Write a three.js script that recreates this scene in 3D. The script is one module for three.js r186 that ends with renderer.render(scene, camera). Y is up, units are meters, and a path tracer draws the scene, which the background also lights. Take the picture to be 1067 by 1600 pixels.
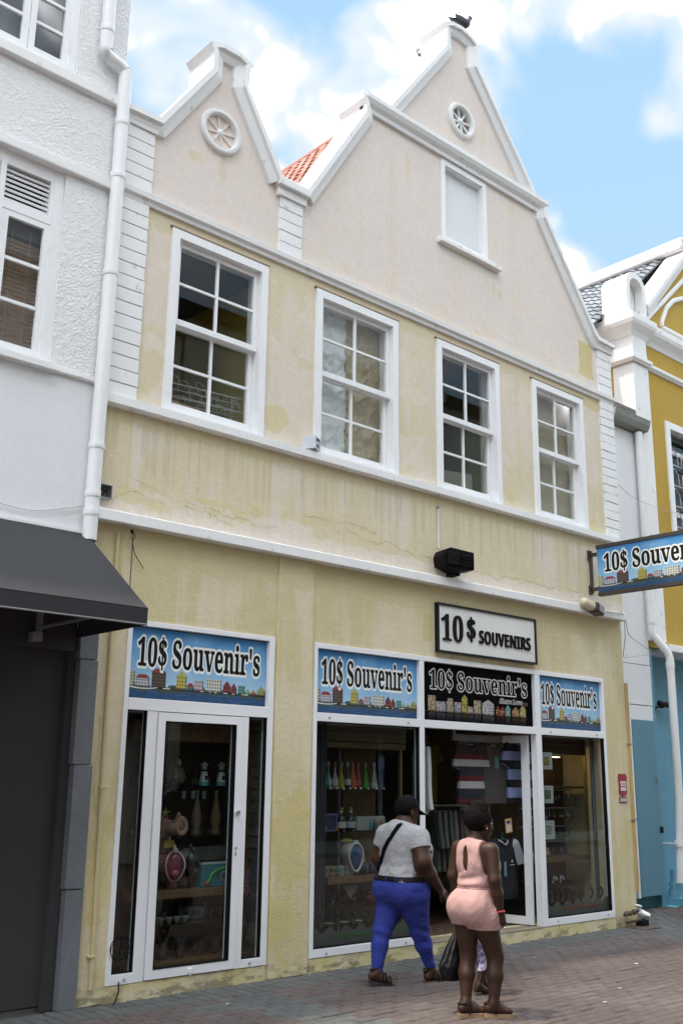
import * as THREE from 'three';
import { mergeGeometries, mergeVertices, toCreasedNormals } from 'three/addons/utils/BufferGeometryUtils.js';
import { RoundedBoxGeometry } from 'three/addons/geometries/RoundedBoxGeometry.js';
import { TextGeometry } from 'three/addons/geometries/TextGeometry.js';
import { FontLoader } from 'three/addons/loaders/FontLoader.js';

// ---------------------------------------------------------------- camera, sky, sun, exposure
const W = 682, H = 1024;
const scene = new THREE.Scene();
const camera = new THREE.PerspectiveCamera(53.18, W / H, 0.1, 2000);
camera.position.set(0, 1.711, 7.67);
camera.rotation.set(THREE.MathUtils.degToRad(14.68), THREE.MathUtils.degToRad(-41.936), THREE.MathUtils.degToRad(0.702), 'YXZ');
camera.updateMatrixWorld(true);
const renderer = new THREE.WebGLRenderer({ antialias: true });
renderer.setSize(W, H);
renderer.toneMapping = THREE.LinearToneMapping;
renderer.toneMappingExposure = 1.98;
renderer.shadowMap.enabled = true;

const SUN = new THREE.Vector3(-0.36, 1, -0.13).normalize();
const sun = new THREE.DirectionalLight(0xfff1dc, 2.1);
sun.position.copy(SUN).multiplyScalar(60).add(new THREE.Vector3(8, 0, 0));
sun.target.position.set(8, 0, 0);
sun.castShadow = true; sun.shadow.radius = 4;
sun.shadow.mapSize.set(4096, 4096);
Object.assign(sun.shadow.camera, { left: -25, right: 25, top: 25, bottom: -25, near: 1, far: 130 });
scene.add(sun, sun.target);

// noise
let seed = 7;
function rnd() { seed = (seed + 0x6d2b79f5) | 0; let t = Math.imul(seed ^ (seed >>> 15), 1 | seed); t = (t + Math.imul(t ^ (t >>> 7), 61 | t)) ^ t; return ((t ^ (t >>> 14)) >>> 0) / 4294967296; }
const rr = (a, b) => a + (b - a) * rnd();
function hash(x, y, z) { let h = Math.imul(x | 0, 374761393) ^ Math.imul(y | 0, 668265263) ^ Math.imul(z | 0, 1274126177); h = Math.imul(h ^ (h >>> 13), 1274126177); return ((h ^ (h >>> 16)) >>> 0) / 4294967296; }
const sm = (t) => t * t * (3 - 2 * t);
const mix = (a, b, t) => a + (b - a) * t;
const clamp = (x, a = 0, b = 1) => Math.min(b, Math.max(a, x));
const sstep = (a, b, x) => sm(clamp((x - a) / (b - a)));
function noise3(x, y, z) {
  const X = Math.floor(x), Y = Math.floor(y), Z = Math.floor(z), u = sm(x - X), v = sm(y - Y), w = sm(z - Z);
  return mix(mix(mix(hash(X, Y, Z), hash(X + 1, Y, Z), u), mix(hash(X, Y + 1, Z), hash(X + 1, Y + 1, Z), u), v),
    mix(mix(hash(X, Y, Z + 1), hash(X + 1, Y, Z + 1), u), mix(hash(X, Y + 1, Z + 1), hash(X + 1, Y + 1, Z + 1), u), v), w);
}
function noise2(x, y, p = 0, s = 0) {   // p > 0: periodic with period p
  const X = Math.floor(x), Y = Math.floor(y), u = sm(x - X), v = sm(y - Y);
  const m = (n) => (p ? ((n % p) + p) % p : n);
  const a = m(X), b = m(X + 1), c = m(Y), d = m(Y + 1);
  return mix(mix(hash(a, c, s), hash(b, c, s), u), mix(hash(a, d, s), hash(b, d, s), u), v);
}
function fbm2(x, y, oct = 4, p = 0, s = 0) { let a = 0, k = 0.5, t = 0; for (let i = 0; i < oct; i++) { a += k * noise2(x, y, p, s + i); t += k; k *= 0.5; x *= 2; y *= 2; p *= 2; } return a / t; }
function fbm3(x, y, z, oct = 5) { let a = 0, k = 0.5, t = 0; for (let i = 0; i < oct; i++) { a += k * noise3(x, y, z); t += k; k *= 0.5; x = x * 2.03 + 11.3; y = y * 2.03 + 4.7; z = z * 2.03 + 7.1; } return a / t; }

// sky: air and clouds as one computed equirectangular map
{
  const w = 1536, h = 768, data = new Float32Array(w * h * 4);
  // where clouds gather (+) or the blue opens (-): x, y, z of a direction, reach, strength
  const spots = [
    [0.418, 0.58, -0.69, 0.06, 0.02], [0.508, 0.585, -0.628, 0.05, 0.08], [0.385, 0.645, -0.66, 0.06, -0.30], [0.508, 0.65, -0.576, 0.06, -0.34], [0.45, 0.66, -0.61, 0.05, -0.16], [0.535, 0.61, -0.585, 0.025, -0.14], [0.514, 0.553, -0.656, 0.03, -0.24], [0.46, 0.62, -0.64, 0.03, 0.10],
    [0.572, 0.65, -0.505, 0.05, 0.30], [0.64, 0.65, -0.43, 0.06, 0.34], [0.619, 0.604, -0.502, 0.03, 0.20], [0.65, 0.572, -0.5, 0.02, 0.16], [0.645, 0.60, -0.475, 0.02, 0.12],
    [0.708, 0.535, -0.452, 0.075, -0.50], [0.675, 0.60, -0.435, 0.045, -0.36], [0.70, 0.59, -0.40, 0.05, -0.22], [0.725, 0.473, -0.496, 0.03, 0.52], [0.704, 0.504, -0.5, 0.022, 0.40], [0.745, 0.455, -0.486, 0.025, 0.36], [0.721, 0.565, -0.401, 0.018, 0.30],
  ].map(([x, y, z, r, s]) => { const l = Math.hypot(x, y, z); return [x / l, y / l, z / l, r, s]; });
  for (let j = 0; j < h; j++) for (let i = 0; i < w; i++) {
    const el = ((j + 0.5) / h - 0.5) * Math.PI, az = ((i + 0.5) / w - 0.5) * 2 * Math.PI;
    const x = Math.cos(el) * Math.cos(az), y = Math.sin(el), z = Math.cos(el) * Math.sin(az), o = (j * w + i) * 4;
    let r, g, b;
    if (y < -0.02) { r = 0.18; g = 0.17; b = 0.16; } else {
      const yy = Math.max(y, 0.0), d = x * SUN.x + y * SUN.y + z * SUN.z;
      const hz = Math.pow(1 - yy, 2.2);
      r = mix(0.21, 0.36, hz); g = mix(0.35, 0.465, hz); b = mix(0.51, 0.545, hz);
      const glow = 0.9 * Math.pow(Math.max(d, 0), 10); r += glow; g += glow; b += glow;
      const s = 1.5 / (yy + 0.55), u = x * s * 4.6 + 5, v = z * s * 4.6 + 9, h2 = y * 3.4;
      const wx = fbm3(u * 0.9 + 17, h2, v * 0.9, 3) - 0.5, wz = fbm3(u * 0.9, h2 + 9, v * 0.9 + 41, 3) - 0.5;
      let n = 0, k = 0.5, t = 0, fq = 1; for (let q = 0; q < 7; q++) { n += k * noise3((u + wx * 1.3) * fq + q * 13.1, h2 * fq + q * 7.7, (v + wz * 1.3) * fq + q * 3.9); t += k; k *= 0.60; fq *= 2.04; } n /= t;
      let c = 0.5 + (n - 0.5) * 1.75 - 0.01;
      for (const q of spots) { const e = 1 - (x * q[0] + y * q[1] + z * q[2]); if (e < q[3] * q[3] * 3) c += q[4] * 0.62 * Math.exp(-e / (q[3] * q[3] * 0.5)); }
      const veil = sstep(0.33, 0.66, c), cov = sstep(0.60, 0.92, c), thick = sstep(0.66, 0.98, c);
      r = mix(r, 0.465, veil * 0.95); g = mix(g, 0.495, veil * 0.95); b = mix(b, 0.53, veil * 0.95);
      const L = 6.2 + 5.2 * thick + 10.5 * Math.pow(Math.max(d, 0), 6);
      r = mix(r, L * 0.99, cov); g = mix(g, L, cov); b = mix(b, L * 1.02, cov);
    }
    data[o] = r; data[o + 1] = g; data[o + 2] = b; data[o + 3] = 1;
  }
  const t = new THREE.DataTexture(data, w, h, THREE.RGBAFormat, THREE.FloatType);
  t.mapping = THREE.EquirectangularReflectionMapping; t.magFilter = t.minFilter = THREE.LinearFilter; t.wrapS = THREE.RepeatWrapping; t.needsUpdate = true;
  scene.background = t; scene.environment = t;
}

// ---------------------------------------------------------------- helpers
const V3 = (x, y, z) => new THREE.Vector3(x, y, z);
const counts = {};
function numbered(n) { if (!(n in counts)) { counts[n] = 0; return n; } counts[n]++; return n + '_' + String(counts[n]).padStart(3, '0'); }
function tag(o, label, category, group) { o.userData.label = label; o.userData.category = category; if (group) o.userData.group = group; return o; }
function thing(name, label, category, pos = [0, 0, 0], group, turn = 0) {
  const o = new THREE.Group(); o.name = numbered(name); o.position.set(...pos); o.rotation.y = turn; scene.add(o); return tag(o, label, category, group);
}
function clean(g) {
  if (g.index) g = g.toNonIndexed();
  for (const k of Object.keys(g.attributes)) if (!['position', 'normal', 'uv'].includes(k)) g.deleteAttribute(k);
  if (!g.attributes.normal) g.computeVertexNormals();
  if (!g.attributes.uv) g.setAttribute('uv', new THREE.BufferAttribute(new Float32Array(g.attributes.position.count * 2), 2));
  g.clearGroups && g.clearGroups(); g.morphAttributes = {};
  return g;
}
function join(list) { list = [].concat(list).flat(9).map(clean); return list.length === 1 ? list[0] : mergeGeometries(list, false); }
function wuv(g, ou = 0, ov = 0) {   // uv in metres, by the way a face points
  g = clean(g); const p = g.attributes.position, n = g.attributes.normal, u = g.attributes.uv;
  for (let i = 0; i < p.count; i++) {
    const ax = Math.abs(n.getX(i)), ay = Math.abs(n.getY(i)), az = Math.abs(n.getZ(i));
    if (az >= ax && az >= ay) u.setXY(i, p.getX(i) + ou, p.getY(i) + ov); else if (ax >= ay) u.setXY(i, p.getZ(i) + ou, p.getY(i) + ov); else u.setXY(i, p.getX(i) + ou, p.getZ(i) + ov);
  }
  return g;
}
function mesh(name, geo, mat, parent = scene, label, keepUv) {
  let g = join(geo); if (!keepUv) g = wuv(g);
  const m = new THREE.Mesh(g, mat); m.name = parent === scene ? numbered(name) : name; m.castShadow = m.receiveShadow = true;
  if (label) m.userData.label = label; parent.add(m); return m;
}
function again(m, parent, x = 0, y = 0, z = 0) { const c = new THREE.Mesh(m.geometry, m.material); c.name = m.name; c.castShadow = c.receiveShadow = true; c.position.set(x, y, z); parent.add(c); return c; }
function copy(t, label, pos, turn) { const c = t.clone(); c.name = numbered(t.name.replace(/_\d{3}$/, '')); if (label) c.userData.label = label; if (pos) c.position.set(...pos); if (turn !== undefined) c.rotation.y = turn; scene.add(c); return c; }
function bx(x0, y0, z0, x1, y1, z1, r = 0) {
  const w = Math.abs(x1 - x0), h = Math.abs(y1 - y0), d = Math.abs(z1 - z0);
  const g = r ? new RoundedBoxGeometry(w, h, d, 1, Math.min(r, w / 2.1, h / 2.1, d / 2.1)) : new THREE.BoxGeometry(w, h, d);
  return g.translate((x0 + x1) / 2, (y0 + y1) / 2, (z0 + z1) / 2);
}
function tube(pts, r, rad = 8, seg) { const c = new THREE.CatmullRomCurve3(pts.map((p) => V3(...p)), false, 'catmullrom', 0.3); return new THREE.TubeGeometry(c, seg || Math.max(6, pts.length * 6), r, rad, false); }
function rod(a, b, r, r2 = r, rad = 10) {
  const A = V3(...a), B = V3(...b), l = A.distanceTo(B), g = new THREE.CylinderGeometry(r2, r, l, rad, 1);
  g.applyQuaternion(new THREE.Quaternion().setFromUnitVectors(V3(0, 1, 0), B.clone().sub(A).normalize())); return g.translate((A.x + B.x) / 2, (A.y + B.y) / 2, (A.z + B.z) / 2);
}
function lathe(pts, seg = 20) { return new THREE.LatheGeometry(pts.map((p) => new THREE.Vector2(...p)), seg); }
function ball(x, y, z, rx, ry = rx, rz = rx, a = 14, b = 10) { return new THREE.SphereGeometry(1, a, b).scale(rx, ry, rz).translate(x, y, z); }
function poly(pts, holes = []) { const s = new THREE.Shape(pts.map((p) => new THREE.Vector2(...p))); for (const h of holes) s.holes.push(h instanceof THREE.Path ? h : new THREE.Path(h.map((p) => new THREE.Vector2(...p)))); return s; }
function slab(shape, z0, z1, curve = 24) { return new THREE.ExtrudeGeometry(shape, { depth: z1 - z0, bevelEnabled: false, curveSegments: curve }).translate(0, 0, z0); }
const rect = (x0, y0, x1, y1) => [[x0, y0], [x1, y0], [x1, y1], [x0, y1]];
function circ(x, y, r) { const p = new THREE.Path(); p.absarc(x, y, r, 0, Math.PI * 2, true); return p; }
// offset of a polyline (positive = to the right of travel)
function offs(path, d, closed) {
  const n = path.length, out = [];
  for (let i = 0; i < n; i++) {
    const a = closed ? path[(i - 1 + n) % n] : path[Math.max(i - 1, 0)], b = path[i], c = closed ? path[(i + 1) % n] : path[Math.min(i + 1, n - 1)];
    let d1 = [b[0] - a[0], b[1] - a[1]], d2 = [c[0] - b[0], c[1] - b[1]];
    if (!d1[0] && !d1[1]) d1 = d2; if (!d2[0] && !d2[1]) d2 = d1;
    const l1 = Math.hypot(...d1), l2 = Math.hypot(...d2), n1 = [d1[1] / l1, -d1[0] / l1], n2 = [d2[1] / l2, -d2[0] / l2];
    let m = [n1[0] + n2[0], n1[1] + n2[1]]; const q = m[0] * m[0] + m[1] * m[1], k = 2 / Math.max(q, 0.6); out.push([b[0] + m[0] * k * d, b[1] + m[1] * k * d]);
  }
  return out;
}
// a profile [offset, z] swept along a path in the facade plane
function sweep(path, prof, closed) {
  const rails = prof.map(([d, z]) => offs(path, d, closed).map((p) => [p[0], p[1], z])), pos = [], n = path.length, m = prof.length;
  const quad = (a, b, c, d) => pos.push(...a, ...b, ...c, ...a, ...c, ...d);
  for (let k = 0; k < m; k++) { const A = rails[k], B = rails[(k + 1) % m]; for (let i = 0; i < (closed ? n : n - 1); i++) { const j = (i + 1) % n; quad(A[i], B[i], B[j], A[j]); } }
  if (!closed) for (const e of [0, n - 1]) {
    const f = THREE.ShapeUtils.triangulateShape(prof.map((p) => new THREE.Vector2(...p)), []);
    for (const t of f) { const q = e ? t : [t[0], t[2], t[1]]; for (const i of q) pos.push(...rails[i][e]); }
  }
  const g = new THREE.BufferGeometry(); g.setAttribute('position', new THREE.BufferAttribute(new Float32Array(pos), 3)); g.computeVertexNormals(); return g;
}
function frameGeo(x0, y0, x1, y1, w, z0, z1) { return slab(poly(rect(x0, y0, x1, y1), [rect(x0 + w, y0 + w, x1 - w, y1 - w).reverse()]), z0, z1); }

// ---------------------------------------------------------------- materials
function dataTex(w, h, fn, srgb, repeat) {
  const d = new Uint8Array(w * h * 4);
  for (let j = 0; j < h; j++) for (let i = 0; i < w; i++) { const c = fn((i + 0.5) / w, (j + 0.5) / h, i, j), o = (j * w + i) * 4; d[o] = clamp(c[0]) * 255; d[o + 1] = clamp(c[1]) * 255; d[o + 2] = clamp(c[2]) * 255; d[o + 3] = 255; }
  const t = new THREE.DataTexture(d, w, h, THREE.RGBAFormat); if (srgb) t.colorSpace = THREE.SRGBColorSpace;
  t.wrapS = t.wrapT = THREE.RepeatWrapping; t.magFilter = THREE.LinearFilter; t.minFilter = THREE.LinearMipmapLinearFilter; t.generateMipmaps = true; if (repeat) t.repeat.set(repeat, repeat); t.needsUpdate = true; return t;
}
const toS = (x) => (x <= 0.0031308 ? 12.92 * x : 1.055 * Math.pow(x, 1 / 2.4) - 0.055);
const S3 = (c) => c.map(toS);
const col = (c) => new THREE.Color().setRGB(c[0], c[1], c[2]);
function mat(c, rough = 0.8, o = {}) { const m = new (o.physical ? THREE.MeshPhysicalMaterial : THREE.MeshStandardMaterial)({ color: Array.isArray(c) ? col(c) : c, roughness: rough }); delete o.physical; Object.assign(m, o); return m; }
const g1 = (v) => [v, v, v];
// tiling relief: roughcast, float-finished plaster, grain
const roughcast = dataTex(512, 512, (u, v) => g1(clamp(0.15 + 0.9 * sstep(0.35, 0.75, 0.5 * fbm2(u * 40, v * 40, 3, 40, 3) + 0.5 * fbm2(u * 96, v * 96, 2, 96, 9)))), false, 1);
const plasterBump = dataTex(512, 512, (u, v) => g1(0.5 * fbm2(u * 10, v * 10, 3, 10, 1) + 0.5 * fbm2(u * 60, v * 60, 3, 60, 5)), false, 1);
const mottle = (base, amp, per = 6, chips = 0) => dataTex(256, 256, (u, v) => {
  const n = fbm2(u * per, v * per, 5, per, 2) - 0.5, f = fbm2(u * per * 12, v * per * 12, 3, per * 12, 8) - 0.5;
  let k = 1 + amp * (n * 1.3 + f * 0.7), c = base.map((b) => b * k);
  if (chips) { const q = fbm2(u * 23, v * 23, 4, 23, 12), m = sstep(0.76, 0.80, q) * chips * 0.7; c = c.map((b, i) => mix(b, [0.30, 0.28, 0.25][i], m)); }
  return S3(c);
}, true, 0.5);
const whitePaint = mat(g1(1), 0.62, { map: mottle([0.80, 0.80, 0.79], 0.07, 6, 0.5), bumpMap: plasterBump, bumpScale: 0.0012 });
const whiteJoinery = mat(g1(1), 0.45, { map: mottle([0.82, 0.825, 0.83], 0.04, 6, 0.15) });
const whiteStucco = mat(g1(1), 0.9, { map: mottle([0.80, 0.80, 0.80], 0.06, 5), bumpMap: roughcast, bumpScale: 0.006 });
const whitePlaster = mat(g1(1), 0.85, { map: mottle([0.76, 0.77, 0.785], 0.05, 4), bumpMap: plasterBump, bumpScale: 0.003 });
const aluminium = mat([0.80, 0.81, 0.83], 0.32);
const pvc = mat(g1(1), 0.38, { map: mottle([0.78, 0.79, 0.79], 0.05, 5) });
const matte = (c, s = 0.15, r = 0.9) => mat(c, r, { physical: true, specularIntensity: s });
const black = matte([0.007, 0.007, 0.008], 0.25, 0.7), blackGloss = matte([0.007, 0.007, 0.008], 0.5, 0.35), dark = matte([0.018, 0.017, 0.016]), darkMetal = mat([0.045, 0.035, 0.03], 0.55);
const steel = mat([0.55, 0.55, 0.54], 0.35, { metalness: 0.9 }), greyMetal = mat([0.28, 0.29, 0.30], 0.5, { metalness: 0.4 });
const glass = new THREE.MeshPhysicalMaterial({ color: col([0.92, 0.95, 0.94]), roughness: 0.0, transmission: 1, thickness: 0, ior: 1.5 });
const shopGlass = new THREE.MeshPhysicalMaterial({ color: col([0.66, 0.70, 0.69]), roughness: 0.0, transmission: 1, thickness: 0, ior: 1.5 });
const shelfGlass = new THREE.MeshPhysicalMaterial({ color: col([0.75, 0.88, 0.85]), roughness: 0.02, transmission: 1, thickness: 0, ior: 1.5 });
const folds = dataTex(256, 256, (u, v) => g1(0.55 * (1 - Math.abs(2 * fbm2(u * 4, v * 12 + 2 * noise2(u * 4, v * 4, 4, 5), 3, 0, 21) - 1)) + 0.45 * fbm2(u * 20, v * 30, 3, 0, 33)), false, 1.6);
const woodTex = (base) => dataTex(256, 512, (u, v) => { const n = fbm2(u * 34, v * 3, 4, 0, 4), k = 0.72 + 0.55 * n + 0.12 * Math.sin((u * 9 + n * 2.5) * 6.28); return S3(base.map((b) => b * k)); }, true, 1);
const wood = mat(g1(1), 0.55, { map: woodTex([0.17, 0.10, 0.045]) }), darkWood = mat(g1(1), 0.6, { map: woodTex([0.07, 0.042, 0.022]) }), cardboard = mat(g1(1), 0.9, { map: mottle([0.33, 0.235, 0.15], 0.1, 5) });
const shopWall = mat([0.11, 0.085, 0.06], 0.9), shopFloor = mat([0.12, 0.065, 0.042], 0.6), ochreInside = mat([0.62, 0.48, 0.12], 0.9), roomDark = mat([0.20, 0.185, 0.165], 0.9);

// ---------------------------------------------------------------- distance fields -> one continuous surface
const HY = (x, y, z) => Math.sqrt(x * x + y * y + z * z);
function cap(p, ax, ay, az, bx_, by, bz, ra, rb) { const dx = bx_ - ax, dy = by - ay, dz = bz - az, px = p[0] - ax, py = p[1] - ay, pz = p[2] - az; let t = (px * dx + py * dy + pz * dz) / (dx * dx + dy * dy + dz * dz + 1e-12); t = t < 0 ? 0 : t > 1 ? 1 : t; return HY(px - t * dx, py - t * dy, pz - t * dz) - (ra + (rb - ra) * t); }
function ell(p, cx, cy, cz, rx, ry, rz) { const x = p[0] - cx, y = p[1] - cy, z = p[2] - cz, k0 = HY(x / rx, y / ry, z / rz), k1 = HY(x / (rx * rx), y / (ry * ry), z / (rz * rz)); return k0 < 1e-6 ? -Math.min(rx, ry, rz) : k0 * (k0 - 1) / k1; }
function smin(list, k) { let d = list[0]; for (let i = 1; i < list.length; i++) { const b = list[i], h = Math.max(k - Math.abs(d - b), 0) / k; d = Math.min(d, b) - h * h * k * 0.25; } return d; }
function sdf(f, lo, hi, cell) {   // surface nets
  const n = [0, 1, 2].map((i) => Math.ceil((hi[i] - lo[i]) / cell) + 1), [nx, ny, nz] = n, v = new Float32Array(nx * ny * nz), id = (x, y, z) => (z * ny + y) * nx + x, p = [0, 0, 0];
  for (let z = 0; z < nz; z++) for (let y = 0; y < ny; y++) for (let x = 0; x < nx; x++) { p[0] = lo[0] + x * cell; p[1] = lo[1] + y * cell; p[2] = lo[2] + z * cell; v[id(x, y, z)] = f(p); }
  const vid = new Int32Array(nx * ny * nz).fill(-1), pos = [], idx = [];
  for (let z = 0; z < nz - 1; z++) for (let y = 0; y < ny - 1; y++) for (let x = 0; x < nx - 1; x++) {
    let m = 0; for (let c = 0; c < 8; c++) if (v[id(x + (c & 1), y + ((c >> 1) & 1), z + (c >> 2))] < 0) m |= 1 << c; if (m === 0 || m === 255) continue;
    let sx = 0, sy = 0, sz = 0, k = 0;
    for (let c = 0; c < 8; c++) for (const b of [1, 2, 4]) if (!(c & b)) { const e = c | b; if (((m >> c) & 1) !== ((m >> e) & 1)) { const va = v[id(x + (c & 1), y + ((c >> 1) & 1), z + (c >> 2))], vb = v[id(x + (e & 1), y + ((e >> 1) & 1), z + (e >> 2))], t = va / (va - vb); sx += (c & 1) + (b === 1 ? t : 0); sy += ((c >> 1) & 1) + (b === 2 ? t : 0); sz += (c >> 2) + (b === 4 ? t : 0); k++; } }
    vid[id(x, y, z)] = pos.length / 3; pos.push(lo[0] + (x + sx / k) * cell, lo[1] + (y + sy / k) * cell, lo[2] + (z + sz / k) * cell);
  }
  const quad = (a, b, c, d, flip) => { if (a < 0 || b < 0 || c < 0 || d < 0) return; flip ? idx.push(a, c, b, a, d, c) : idx.push(a, b, c, a, c, d); };
  for (let z = 1; z < nz - 1; z++) for (let y = 1; y < ny - 1; y++) for (let x = 1; x < nx - 1; x++) {
    const a = v[id(x, y, z)] < 0;
    if (a !== v[id(x + 1, y, z)] < 0) quad(vid[id(x, y - 1, z - 1)], vid[id(x, y, z - 1)], vid[id(x, y, z)], vid[id(x, y - 1, z)], !a);
    if (a !== v[id(x, y + 1, z)] < 0) quad(vid[id(x - 1, y, z - 1)], vid[id(x - 1, y, z)], vid[id(x, y, z)], vid[id(x, y, z - 1)], !a);
    if (a !== v[id(x, y, z + 1)] < 0) quad(vid[id(x - 1, y - 1, z)], vid[id(x, y - 1, z)], vid[id(x, y, z)], vid[id(x - 1, y, z)], !a);
  }
  const nor = new Float32Array(pos.length), e = cell * 0.5, q = [0, 0, 0];
  for (let i = 0; i < pos.length; i += 3) { for (let a = 0; a < 3; a++) { q[0] = pos[i]; q[1] = pos[i + 1]; q[2] = pos[i + 2]; q[a] += e; const u = f(q); q[a] -= 2 * e; nor[i + a] = u - f(q); } const l = HY(nor[i], nor[i + 1], nor[i + 2]) || 1; nor[i] /= l; nor[i + 1] /= l; nor[i + 2] /= l; }
  const g = new THREE.BufferGeometry(); g.setAttribute('position', new THREE.BufferAttribute(new Float32Array(pos), 3)); g.setAttribute('normal', new THREE.BufferAttribute(nor, 3)); g.setIndex(idx); return g;
}

// ---------------------------------------------------------------- ground
{
  const gmat = mat(g1(1), 0.95, { map: dataTex(512, 512, (u, v) => { const bw = 10, row = Math.floor(v * 20), x = u * bw + (row % 2) * 0.5, fx = x - Math.floor(x), fy = v * 20 - row, e = Math.min(fx, 1 - fx) * 0.2 < 0.006 || Math.min(fy, 1 - fy) * 0.1 < 0.006; const k = 0.8 + 0.4 * hash(Math.floor(x) % bw, row, 3) + 0.2 * (fbm2(u * 40, v * 40, 3, 40) - 0.5); return S3(e ? [0.04, 0.037, 0.034] : [0.10 * k, 0.077 * k, 0.072 * k]); }, true, 0.5) });
  const ground = mesh('street_ground', new THREE.PlaneGeometry(400, 400).rotateX(-Math.PI / 2).translate(8, -0.016, 0), gmat); ground.userData.kind = 'structure';
  const pave = new THREE.Group(); pave.name = 'pavement'; pave.userData.kind = 'structure'; scene.add(pave);
  const base = mesh('joint_sand', bx(2.6, -0.05, -2.4, 19.6, -0.010, 4.6), mat(g1(1), 1, { map: mottle([0.055, 0.052, 0.047], 0.25, 8) }), pave);
  const grain = dataTex(256, 256, (u, v) => g1(0.6 * fbm2(u * 50, v * 50, 3, 50) + 0.4 * fbm2(u * 8, v * 8, 3, 8)), false, 3);
  const bt = (c) => mat(g1(1), 0.93, { map: mottle(c, 0.34, 7), bumpMap: grain, bumpScale: 0.005 });
  const reds = [[0.077, 0.059, 0.055], [0.083, 0.064, 0.060], [0.087, 0.067, 0.062], [0.094, 0.074, 0.069], [0.104, 0.084, 0.079]].map(bt), greys = [[0.082, 0.084, 0.082], [0.092, 0.094, 0.091], [0.075, 0.076, 0.075]].map(bt);
  const shapes = [0, 1, 2, 3].map((k) => {   // a block with worn, chamfered top edges
    const l = 0.194, w = 0.094, c = 0.009 + 0.002 * k, p = [];
    const R = (y, e) => [[-l / 2 + e, y, -w / 2 + e], [l / 2 - e, y, -w / 2 + e], [l / 2 - e, y, w / 2 - e], [-l / 2 + e, y, w / 2 - e]];
    const a = R(-0.02, 0), b = R(-c * 0.7, 0), t = R(0, c); for (const q of t) q[1] += rr(-0.0012, 0.0012);
    const quad = (A, B, C, D) => p.push(...A, ...C, ...B, ...A, ...D, ...C);
    quad(t[0], t[1], t[2], t[3]);
    for (let i = 0; i < 4; i++) { const j = (i + 1) % 4; quad(b[j], b[i], a[i], a[j]); quad(t[j], t[i], b[i], b[j]); }
    const g = new THREE.BufferGeometry(); g.setAttribute('position', new THREE.BufferAttribute(new Float32Array(p), 3)); g.computeVertexNormals(); return wuv(g, rr(0, 1), rr(0, 1));
  });
  const list = [], v = new THREE.Vector3();
  const put = (x, z, grey, turn) => { v.set(x, 0, z).project(camera); list.push({ x, z, turn: turn + rr(-0.012, 0.012), y: rr(-0.004, 0.004), tx: rr(-0.008, 0.008), tz: rr(-0.012, 0.012), m: grey ? greys[Math.floor(rnd() * 3)] : reds[Math.floor(clamp((fbm2(x * 1.1, z * 1.5 + 20, 3) - 0.3) / 0.4 + rr(-0.22, 0.22), 0, 0.999) * 5)], s: shapes[Math.floor(rnd() * 4)], seen: Math.abs(v.x) < 1.02 && v.y > -1.03 && v.z < 1, d: Math.hypot(x, z - 7.67) }); };
  const area = (x, z) => {   // where the grey bands run in the red field
    if (z < 0.36 && x < 11.9) return true; if (x < 8 && z < 0.9 && fbm2(x * 1.4 + 3, z * 1.6, 2) > 0.62) return true;
    const a = fbm2(x * 0.9, z * 0.9 + 7, 2) - 0.5;
    return Math.abs(x - 5.55 - z * 0.05 + a * 0.5) < 0.24 || Math.abs(x - 11.6 + (z - 1) * 0.9 + a) < 0.45;
  };
  for (let x = 2.7; x < 19.5; x += 0.1) for (const z of [0.13, 0.33 - 0.0]) { if (x < 11.95) put(x, z - 0.03, true, Math.PI / 2); }
  for (let r = 0, z = 0.455; z < 4.5; z += 0.1, r++) for (let x = 2.7 + (r % 2) * 0.1; x < 19.5; x += 0.2) put(x, z, area(x, z), 0);
  for (let r = 0, z = 0.35; z > -1.7; z -= 0.1, r++) for (let x = 12.03 + (r % 2) * 0.1; x < 19.5; x += 0.2) put(x, z, area(x, z), 0);
  list.sort((a, b) => (b.seen - a.seen) || a.d - b.d);
  const rest = new Map(), mtx = new THREE.Matrix4(), e = new THREE.Euler(), q = new THREE.Quaternion();
  list.forEach((b, i) => {
    if (i < 300) { const m = new THREE.Mesh(b.s, b.m); m.name = 'brick'; m.position.set(b.x, b.y, b.z); m.rotation.set(b.tx, b.turn, b.tz); m.castShadow = m.receiveShadow = true; pave.add(m); } else {
      const g = b.s.clone(); g.applyMatrix4(mtx.compose(V3(b.x, b.y, b.z), q.setFromEuler(e.set(b.tx, b.turn, b.tz)), V3(1, 1, 1))); if (!rest.has(b.m)) rest.set(b.m, []); rest.get(b.m).push(g);
    }
  });
  for (const [m, gs] of rest) { const f = new THREE.Mesh(mergeGeometries(gs), m); f.name = 'brick_field'; f.userData.kind = 'stuff'; f.receiveShadow = true; pave.add(f); }
}

// ---------------------------------------------------------------- the souvenir shop's house with two gables
const shop = thing('twin_gable_house', 'cream and pale yellow two-gabled house with white trim and souvenir shop below', 'building');
const X0 = 4.06, X1 = 12.03;
const gable1 = [[4.05, 7.80], [4.06, 7.86], [4.41, 7.87], [4.975, 8.735], [4.975, 8.95], [4.93, 9.02], [5.08, 9.09], [5.32, 9.09], [5.485, 9.02], [5.43, 8.95], [5.43, 8.735], [5.935, 7.87]];
const gable2 = [[6.255, 7.87], [7.12, 9.29], [7.12, 9.40], [7.08, 9.46], [7.08, 9.56], [7.52, 9.56], [8.55, 11.00], [8.55, 11.26], [8.50, 11.33], [8.66, 11.42], [8.86, 11.455], [9.06, 11.42], [9.22, 11.33], [9.18, 11.26], [9.18, 11.00], [10.36, 9.56], [10.62, 9.56], [10.62, 9.46], [10.58, 9.40], [10.58, 9.31], [11.62, 7.93], [11.70, 7.86], [12.07, 7.85], [12.08, 7.79]];
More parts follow.
